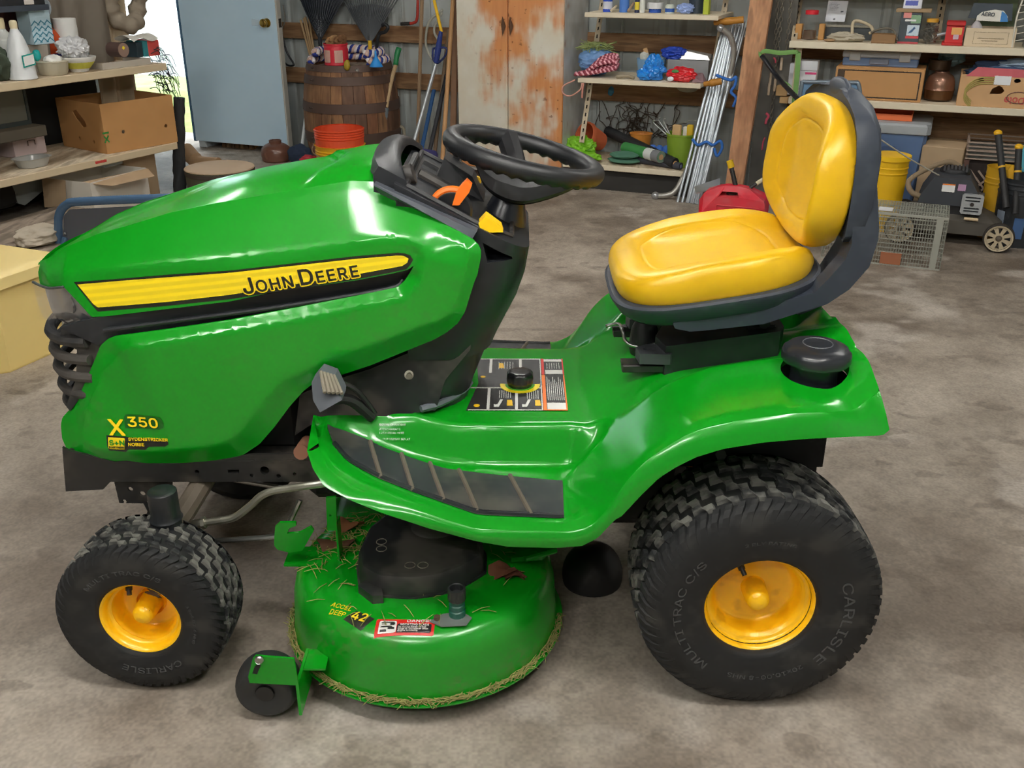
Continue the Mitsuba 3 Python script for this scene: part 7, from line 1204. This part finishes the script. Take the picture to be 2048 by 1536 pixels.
# push mower
k = TP('push_mower', 'old push mower with black engine and tan spoked wheels on the right floor', 'push mower')
wc = A([1.9153,3.88,.072]); wr = .075; ef = [[1.6418,4.0,.1671],[1.4171,3.88,.037],[1.9153,3.88,.072]]
WT = M('b8a98d', .6)
def spoked(c, r, n=8):
    w = part(k, 'wheel', lathe(spline([(r*.80, -.014), (r*.92, -.022), (r, -.012), (r, .012), (r*.92, .022), (r*.80, .014)], 3), 40, c, (0, 1, 0)), M('2a2622', .8), 35, None, None, True)
    pt_(w, 'disc', plate(circ(c[0], c[2], r*.86, 36), c[1]-.014, c[1]-.004, holes=[[(c[0]+q*math.cos(t), c[2]+q*math.sin(t)) for q, t in ((r*.34, a-.10), (r*.74, a-.20), (r*.74, a+.20), (r*.34, a+.10))] for a in np.arange(n)*2*math.pi/n]), WT, 20, 'tan spoked disc'); pt_(w, 'rim', lathe([(r*.80, -.020), (r*.90, -.022), (r*.90, -.012), (r*.80, -.010)], 40, c, (0, 1, 0)), WT); pt_(w, 'hub', lathe([(0, -.024), (.010, -.022), (.016, -.014), (.016, 0)], 20, c, (0, 1, 0)), M('6b6257', .4, .6)); pt_(w, 'spoke_panel', cat(*[hull([(c[0]+q*math.cos(t), c[1]+y, c[2]+q*math.sin(t)) for q, t in ((r*.42, a-.05), (r*.68, a-.11), (r*.68, a+.11), (r*.42, a+.05)) for y in (-.012, -.006)]) for a in np.arange(0, n, 1)*2*math.pi/n if int(a*10) % 2]) if False else box(c[0]-.002, c[0]+.002, c[1]-.004, c[1]+.001, c[2]-r*.7, c[2]+r*.7), M('33302b', .8), False)
wc = [wc[0], 3.88, .075]; spoked(wc, .075); wc2 = [1.4344, 3.88, .078]; spoked(wc2, .078); spoked([wc[0]+.02, 4.25, .07], .07); spoked([wc2[0], 4.25, .075], .075)
pt_(k, 'deck', hull([(x, y, zz) for x, y in ((wc2[0]-.02, 3.94), (wc[0]-.03, 3.94), (wc[0]+.03, 4.05), (wc[0]+.03, 4.15), (wc[0]-.03, 4.22), (wc2[0]-.02, 4.22)) for zz in (.06, .13)]+[(wc2[0]+.05, 4.0, .165), (wc[0]-.08, 4.0, .165), (wc[0]-.08, 4.18, .165), (wc2[0]+.05, 4.18, .165)]), M('4f4b44', .7), 25, 'dusty grey deck')
e0, e1 = 1.5008, 1.819
pt_(k, 'engine', hull([(x, y, zz) for x in (e0+.03, e1-.02) for y in (3.98, 4.22) for zz in (.15, .235)]), M('17171a', .6), False); zc = .3528
pt_(k, 'engine_cover', hull([(x, y, zz) for x, zz in ((e0, .205), (e1, .20), (e1-.01, .235), (e1-.08, zc-.01), (e0+.06, zc-.01), (e0+.01, .25)) for y in (3.96, 4.24)]+[(x, y, zc) for x in (e0+.09, e1-.12) for y in (4.02, 4.18)]), M('34383e', .55), 25, 'dark grey engine cover'); pt_(k, 'recoil_cover', lathe(spline([(.075, zc-.01), (.075, zc+.012), (.06, zc+.024), (0, zc+.028)], 3), 30, ((e0+e1)/2-.0, 4.10, 0)), M('222326', .6))
for i in range(7): pt_(k, 'fin', box((e0+e1)/2-.06+.018*i, (e0+e1)/2-.05+.018*i, 4.04, 4.16, zc+.012, zc+.031), M('3a3b3e', .6), False)
q = [1.6069,1.669,.2731,.3146]; pt_(k, 'label', box(q[0], q[1], 3.955, 3.958, q[2], q[3]), M('dfe0de', .5), False, 'white label'); pt_(k, 'label', box(q[0], q[1], 3.9545, 3.957, q[3]-.006, q[3]), M('e07a2a', .5), False); q = [1.683,1.7208,.2841,.3176]; pt_(k, 'sticker', box(q[0], q[1], 3.955, 3.958, q[2], q[3]), M('b58fb0', .5), False)
q = [1.7113,1.8146,.172,.2755]; mf = plate([(q[0]+.008, q[2]), (q[1]-.008, q[2]), (q[1], q[2]+.01), (q[1], q[3]-.01), (q[1]-.008, q[3]), (q[0]+.008, q[3]), (q[0], q[3]-.01), (q[0], q[2]+.01)], 3.925, 3.95, holes=[[(q[0]+.016, q[2]+(q[3]-q[2])*f), (q[1]-.016, q[2]+(q[3]-q[2])*f), (q[1]-.016, q[2]+(q[3]-q[2])*f+.008), (q[0]+.016, q[2]+(q[3]-q[2])*f+.008)] for f in (.12, .26, .64, .80)]); pt_(k, 'muffler_guard', mf, M('bfc4c8', .35, .6), False, 'silver muffler guard'); pt_(k, 'muffler', box(q[0], q[1], 3.95, 4.0, q[2], q[3]), M('3c3c3d', .6), False); pt_(k, 'muffler_hole', rod(((q[0]+q[1])/2, 3.922, (q[2]+q[3])/2), ((q[0]+q[1])/2, 3.93, (q[2]+q[3])/2), .010, 16), M('2a2320', .6))
pt_(k, 'hose', tube(spline([[1.5282,4.0,.2238],[1.465,3.98,.2493],[1.4404,4.0,.3047],[1.5098,4.05,.3593],[1.6138,4.12,.3969],[1.6926,4.15,.3682]], 6), .014, 8), M('8c7a62', .8), True, 'dusty tan hose'); pt_(k, 'cable', tube(spline([[1.2709,3.7,.5653],[1.4293,3.85,.4477],[1.5876,4.0,.3436]], 6), .004, 6), M('b4b0a4', .5), True); pt_(k, 'plug_stick', rod([1.7383,3.93,.1474], [1.8057,3.93,.1462], .008, 8), M('d0b894', .7))
# wire trap
k = TP('wire_trap', 'galvanised wire animal trap cage on the floor right of the mower seat', 'wire cage'); s0, s1 = 1.0906, 1.6518; h = .2623; d0, d1 = 3.42, 3.68; GW_ = M('a3a59b', .45, .5)
def wires(o, a, b, na, nb, r=.0016):
    o, a, b = A(o), A(a), A(b); return cat(*[rod(o+a*t, o+a*t+b, r, 4) for t in np.linspace(0, 1, na)], *[rod(o+b*t, o+b*t+a, r, 4) for t in np.linspace(0, 1, nb)])
for nm, o, a, b, na, nb in (('front_mesh', (s0, d0, 0), (s1-s0, 0, 0), (0, 0, h), 46, 13), ('back_mesh', (s0, d1, 0), (s1-s0, 0, 0), (0, 0, h), 46, 13), ('top_mesh', (s0, d0, h), (s1-s0, 0, 0), (0, d1-d0, 0), 46, 10), ('end_mesh', (s1, d0, 0), (0, d1-d0, 0), (0, 0, h), 10, 8), ('end_mesh', (s0, d0, 0), (0, d1-d0, 0), (0, 0, h), 10, 8)): pt_(k, nm, wires(o, a, b, na, nb), GW_, False, None, 'stuff')
pt_(k, 'edge_band', cat(*[box(*b) for b in ((s0, s1, d0-.003, d0, h-.012, h), (s1-.05, s1-.02, d0-.003, d0, 0, h), (s0, s1, d0-.003, d0, 0, .008))]), M('a9aaa0', .5, .4), False, kind='stuff'); q = [1.3302,1.3947,.2704,.305]; pt_(k, 'tag', box(q[0], q[1], d0+.02, d0+.09, h+.002, h+.005), M('cfd3d6', .5), False, 'pale label plate'); q = [1.3727,1.4693,.0074,.0654]; pt_(k, 'rust_plate', box(q[0], q[1], d0-.006, d0-.003, max(.006, q[2]), max(.05, q[3])), M('9a5f42', .8), False, 'rusty plate')
# buckets and tools on the right
s0, s1, zt_ = [1.2191,1.4174,.4067]; kk = bucket('bucket', ((s0+s1)/2+.01, 4.05+(s1-s0)/2), (s1-s0)/2, zt_, 0, M('e8b81a', .45), 'bright yellow bucket with lid behind the mower seat', 2); pt_(kk, 'lid', lathe([(0, zt_-.002), ((s1-s0)*.51, zt_-.002), ((s1-s0)*.53, zt_-.02), ((s1-s0)*.53, zt_+.004), ((s1-s0)*.46, zt_+.008), (0, zt_+.006)], 36, ((s0+s1)/2+.01, 4.05+(s1-s0)/2, 0)), M('efc01c', .45))
s0, s1, zt_ = [1.8229,1.9297,.3791]; bucket('bucket', ((s0+s1)/2+.02, 4.2), (s1-s0)/2+.03, zt_, 0, M('d2a224', .5), 'open yellow bucket behind the black bucket on the right', 2)
s0, s1, zt_ = [1.8791,2.1257,.3547]; BC = ((s0+s1)/2, 3.98+(s1-s0)/2); kk = bucket('bucket', BC, (s1-s0)/2, zt_, 0, M('24272b', .5), 'black plastic bucket full of tools at the right edge', 3); r = (s1-s0)/2
for a, c_, lab in ((-2.45, '8a95a4', 'pale sticker'), (-1.55, '3f5f8c', 'blue sticker')): pt_(kk, 'label', grid([[(BC[0]+r*(.90+.30*zz/1.)*math.cos(t)*1.004, BC[1]+r*(.90+.30*zz)*math.sin(t)*1.004, zz) for t in np.linspace(a-.22, a+.22, 8)] for zz in ((.10, .185) if a < -2 else (.05, .16))]), M(c_, .5), True, lab)
for i, (a, b, lab) in enumerate((([1.8876,4.02,.3569], [1.8285,4.12,.5633], 'taller black lopper with yellow tip in the black bucket'), ([1.9569,4.02,.3369], [1.9364,4.08,.506], 'shorter black lopper with yellow tip in the black bucket'))):
    a, b = A(a), A(b); u = (b-a)/np.linalg.norm(b-a); k = TP('lopper', lab, 'garden lopper'); pt_(k, 'handle', rod(a-u*.16, b, .017, 14), M('1e1e1f', .6)); pt_(k, 'tip', ball(b, .021, 2, (1, 1, .8)), M('e3ad1d', .45), True, 'yellow tip'); pt_(k, 'collar', rod(a+u*.05, a+u*.06, .019, 14), M('d8a41c', .5))
W('shears', hull([A(p)+[0, d, 0] for p in [[1.9056,4.05,.3913],[1.9239,4.05,.4185],[1.9486,4.05,.3379],[1.9228,4.05,.3252]] for d in (0, .02)]), M('d9a522', .5), 'yellow and black tool grip between the two loppers', 'tool grip', False)
W('towel', drape(lambda u, v: (1.9007+.03+.26*u-.0*v+.09*(1-v)*1.2*(1-.6*u), 4.26+.03*math.sin(8*u+2*v), .30+.42*(1-v)*(1-.1*u)), 26, 20), M('5fb6c9', .85), 'turquoise cloth draped at the right edge behind the black bucket', 'towel', True)
# green strap frame, black pole, blue chair behind the mower seat
GS = M('6f9a55', .8)
k = TP('webbing_strap', 'green webbing strap loop hanging from the right shelving', 'strap'); s_ = A([[.5356,4.34,.8864],[.562,4.34,.9037],[.6468,4.34,.896],[.7344,4.34,.9045],[.7478,4.34,.8836],[.7543,4.34,.781],[.7559,4.34,.6712],[.7563,4.34,.5707]]); fl = []
rows = [[p+[-.014, 0, 0] if i > 3 else p+[0, 0, .012], p+[.014, 0, 0] if i > 3 else p-[0, 0, .012]] for i, p in enumerate(spline(s_, 3)) for i in [i/3]]
pt_(k, 'strap', thick(grid(rows), (0, .005, 0)), GS, True); s_ = A([[.5367,4.33,.8928],[.5457,4.33,.8605],[.6019,4.33,.8082],[.6693,4.33,.7563],[.7293,4.33,.7207]]); pt_(k, 'strap', thick(grid([[p+[-.010, 0, .010], p+[.010, 0, -.010]] for p in spline(s_, 4)]), (0, .005, 0)), GS, True)
W('pole', tube(spline([[.5544,4.3,.8799],[.6827,4.2,.7658],[.8284,4.0,.6856],[.9596,3.85,.6153]], 5), .014, 10), M('16181c', .2), 'glossy black pole running behind the mower seat', 'pole', True)
k = TP('chair', 'blue folding chair with woven back behind the mower seat', 'chair'); q = [[.8091,4.1,.5966],[.8164,4.1,.7621],[.8363,4.1,.7735],[1.0647,4.1,.7818],[1.113,4.1,.766],[1.1477,4.1,.5904]]
pt_(k, 'back', plate([(p[0], p[2]) for p in q], 4.10, 4.115), M('5f7f9c', .8), False, 'woven blue back'); pt_(k, 'frame', tube(spline([[.811,4.1,.5805],[.8164,4.1,.7621],[.8363,4.1,.7735],[1.0647,4.1,.7818],[1.113,4.1,.766],[1.1463,4.1,.6008]], 4), .011, 8), M('7d8a96', .35, .5), True); ft = A([.7974,4.2225,.01])
for a, b in (([.811,4.1,.5805], (ft[0], ft[1], 0)), ([1.1463,4.1,.6008], (1.1463+.05, ft[1], 0)), ((ft[0]+.02, ft[1]+.05, .38), (ft[0]+.03, 4.28, 0)), ((ft[0]+.42, ft[1]+.05, .38), (ft[0]+.43, 4.28, 0))): pt_(k, 'leg', rod(a, b, .010, 8), M('7f96b0', .35, .5))
pt_(k, 'seat', box(ft[0]+.0, ft[0]+.42, ft[1]+.0, 4.30, .385, .40, .003), M('55728c', .8), False)
# key hanging at the dash
k = thing('key_ring', 'ignition key with black fob and yellow tag at the dashboard', 'keys'); kb = [.6632,.12,.9548]
part(k, 'fob', cat(hull([A(p)+[0, d, 0] for p in [[.6267,.1,1.019],[.637,.1,1.0332],[.6458,.1,1.0343],[.6501,.1,1.0278],[.6409,.1,1.0102],[.6298,.1,1.008]] for d in (0, .012)])), M('111214', .3, coat=.5), 25, 'black key fob'); part(k, 'ring', tube(spline([[.6446,.1,1.031],[.6476,.1,1.0146],[.645,.1,.9992]], 5), .002, 6), STEEL)
part(k, 'tag', hull([A(p)+[0, d, 0] for p in [[.6429,.1,1.0014],[.6473,.1,1.0026],[.6711,.1,.9705],[.6643,.1,.966]] for d in (0, .006)]), M('c9a32c', .5), 25, 'yellow tag'); part(k, 'clip', hull([A(p)+[0, d, 0] for p in [[.6691,.1,.986],[.6934,.1,.9749],[.6911,.1,.966],[.6775,.1,.9548],[.671,.1,.9638]] for d in (0, .014)]), M('c49a22', .5), 25)
# grass clippings, leaves
gl = []
for i in range(420):
    if i < 230: t = rg.normal(2.75, .38); r = .20+.06*rg.normal()
    elif i < 330: t = rg.random()*2.6+3.3; r = .295+.006*rg.random()
    else: t = rg.random()*6.28; r = .12+.14*rg.random()
    p = A([DCX+r*math.cos(t)*1.0, -.236+r*math.sin(t), 0]); 
    if abs(t) > 9 or r > .30: continue
    p[2] = float(dz([p[:2]])[0])+.003 if r < .288 else .060; a = rg.random()*6.28; L_ = .008+.016*rg.random(); d = A([math.cos(a), math.sin(a), .1*rg.normal()])*L_
    if r >= .288: d = A([-math.sin(t), math.cos(t), .25*rg.normal()])*L_
    gl.append(tube([p-d, p+[0, 0, .003], p+d], [.0009, .0011, .0006], 3))
whole('grass_clippings', cat(gl), M('8c8b4c', .9), 'dry green grass clippings scattered over the mower deck', 'grass clippings', False, None, False, 'stuff')
gl = []
for i in range(520): t = math.pi*(.98+1.0*rg.random()); r = DR+.004+.012*rg.random(); p = A([DCX+r*math.cos(t), -.236+r*math.sin(t), .059+.006*rg.random()]); a = t+1.57+.5*rg.normal(); L_ = .006+.012*rg.random(); d = A([math.cos(a), math.sin(a), .2*rg.normal()])*L_; gl.append(tube([p-d, p+[0, 0, .003], p+d], [.0009, .0012, .0006], 3))
whole('grass_clippings', cat(gl), M('7d7a45', .9), 'packed grass clippings along the bottom rim of the mower deck', 'grass clippings', False, None, False, 'stuff')
for i, (p, sc) in enumerate((([.3627,-.1956,.21], .034), ([.3786,-.1274,.22], .030), ([.7495,-.3053,.215], .030), ([.7668,-.3193,.212], .022))):
    th = np.linspace(0, 2*math.pi, 13)[:-1]; q = [A(p)+A([sc*1.3*math.cos(t)*(1+.25*math.sin(5*t)), sc*.7*math.sin(t)*(1+.25*math.cos(3*t)), .012*math.cos(2*t+i)]) for t in th]
    m = trimesh.Trimesh(np.vstack([q, [A(p)+[0, 0, .004]]]), [[j, (j+1) % 12, 12] for j in range(12)], process=False); whole('leaf', thick(m, (0, 0, .001)), M(['5a3a26', '8a5a38', '6b3f2c', '5c3424'][i], .8), ['curled dark brown leaf on the left of the mower deck', 'torn orange brown leaf beside the upright deck bracket', 'brown leaf on the deck right of the belt cover', 'small brown leaf beside the one right of the belt cover'][i], 'dry leaf', True)
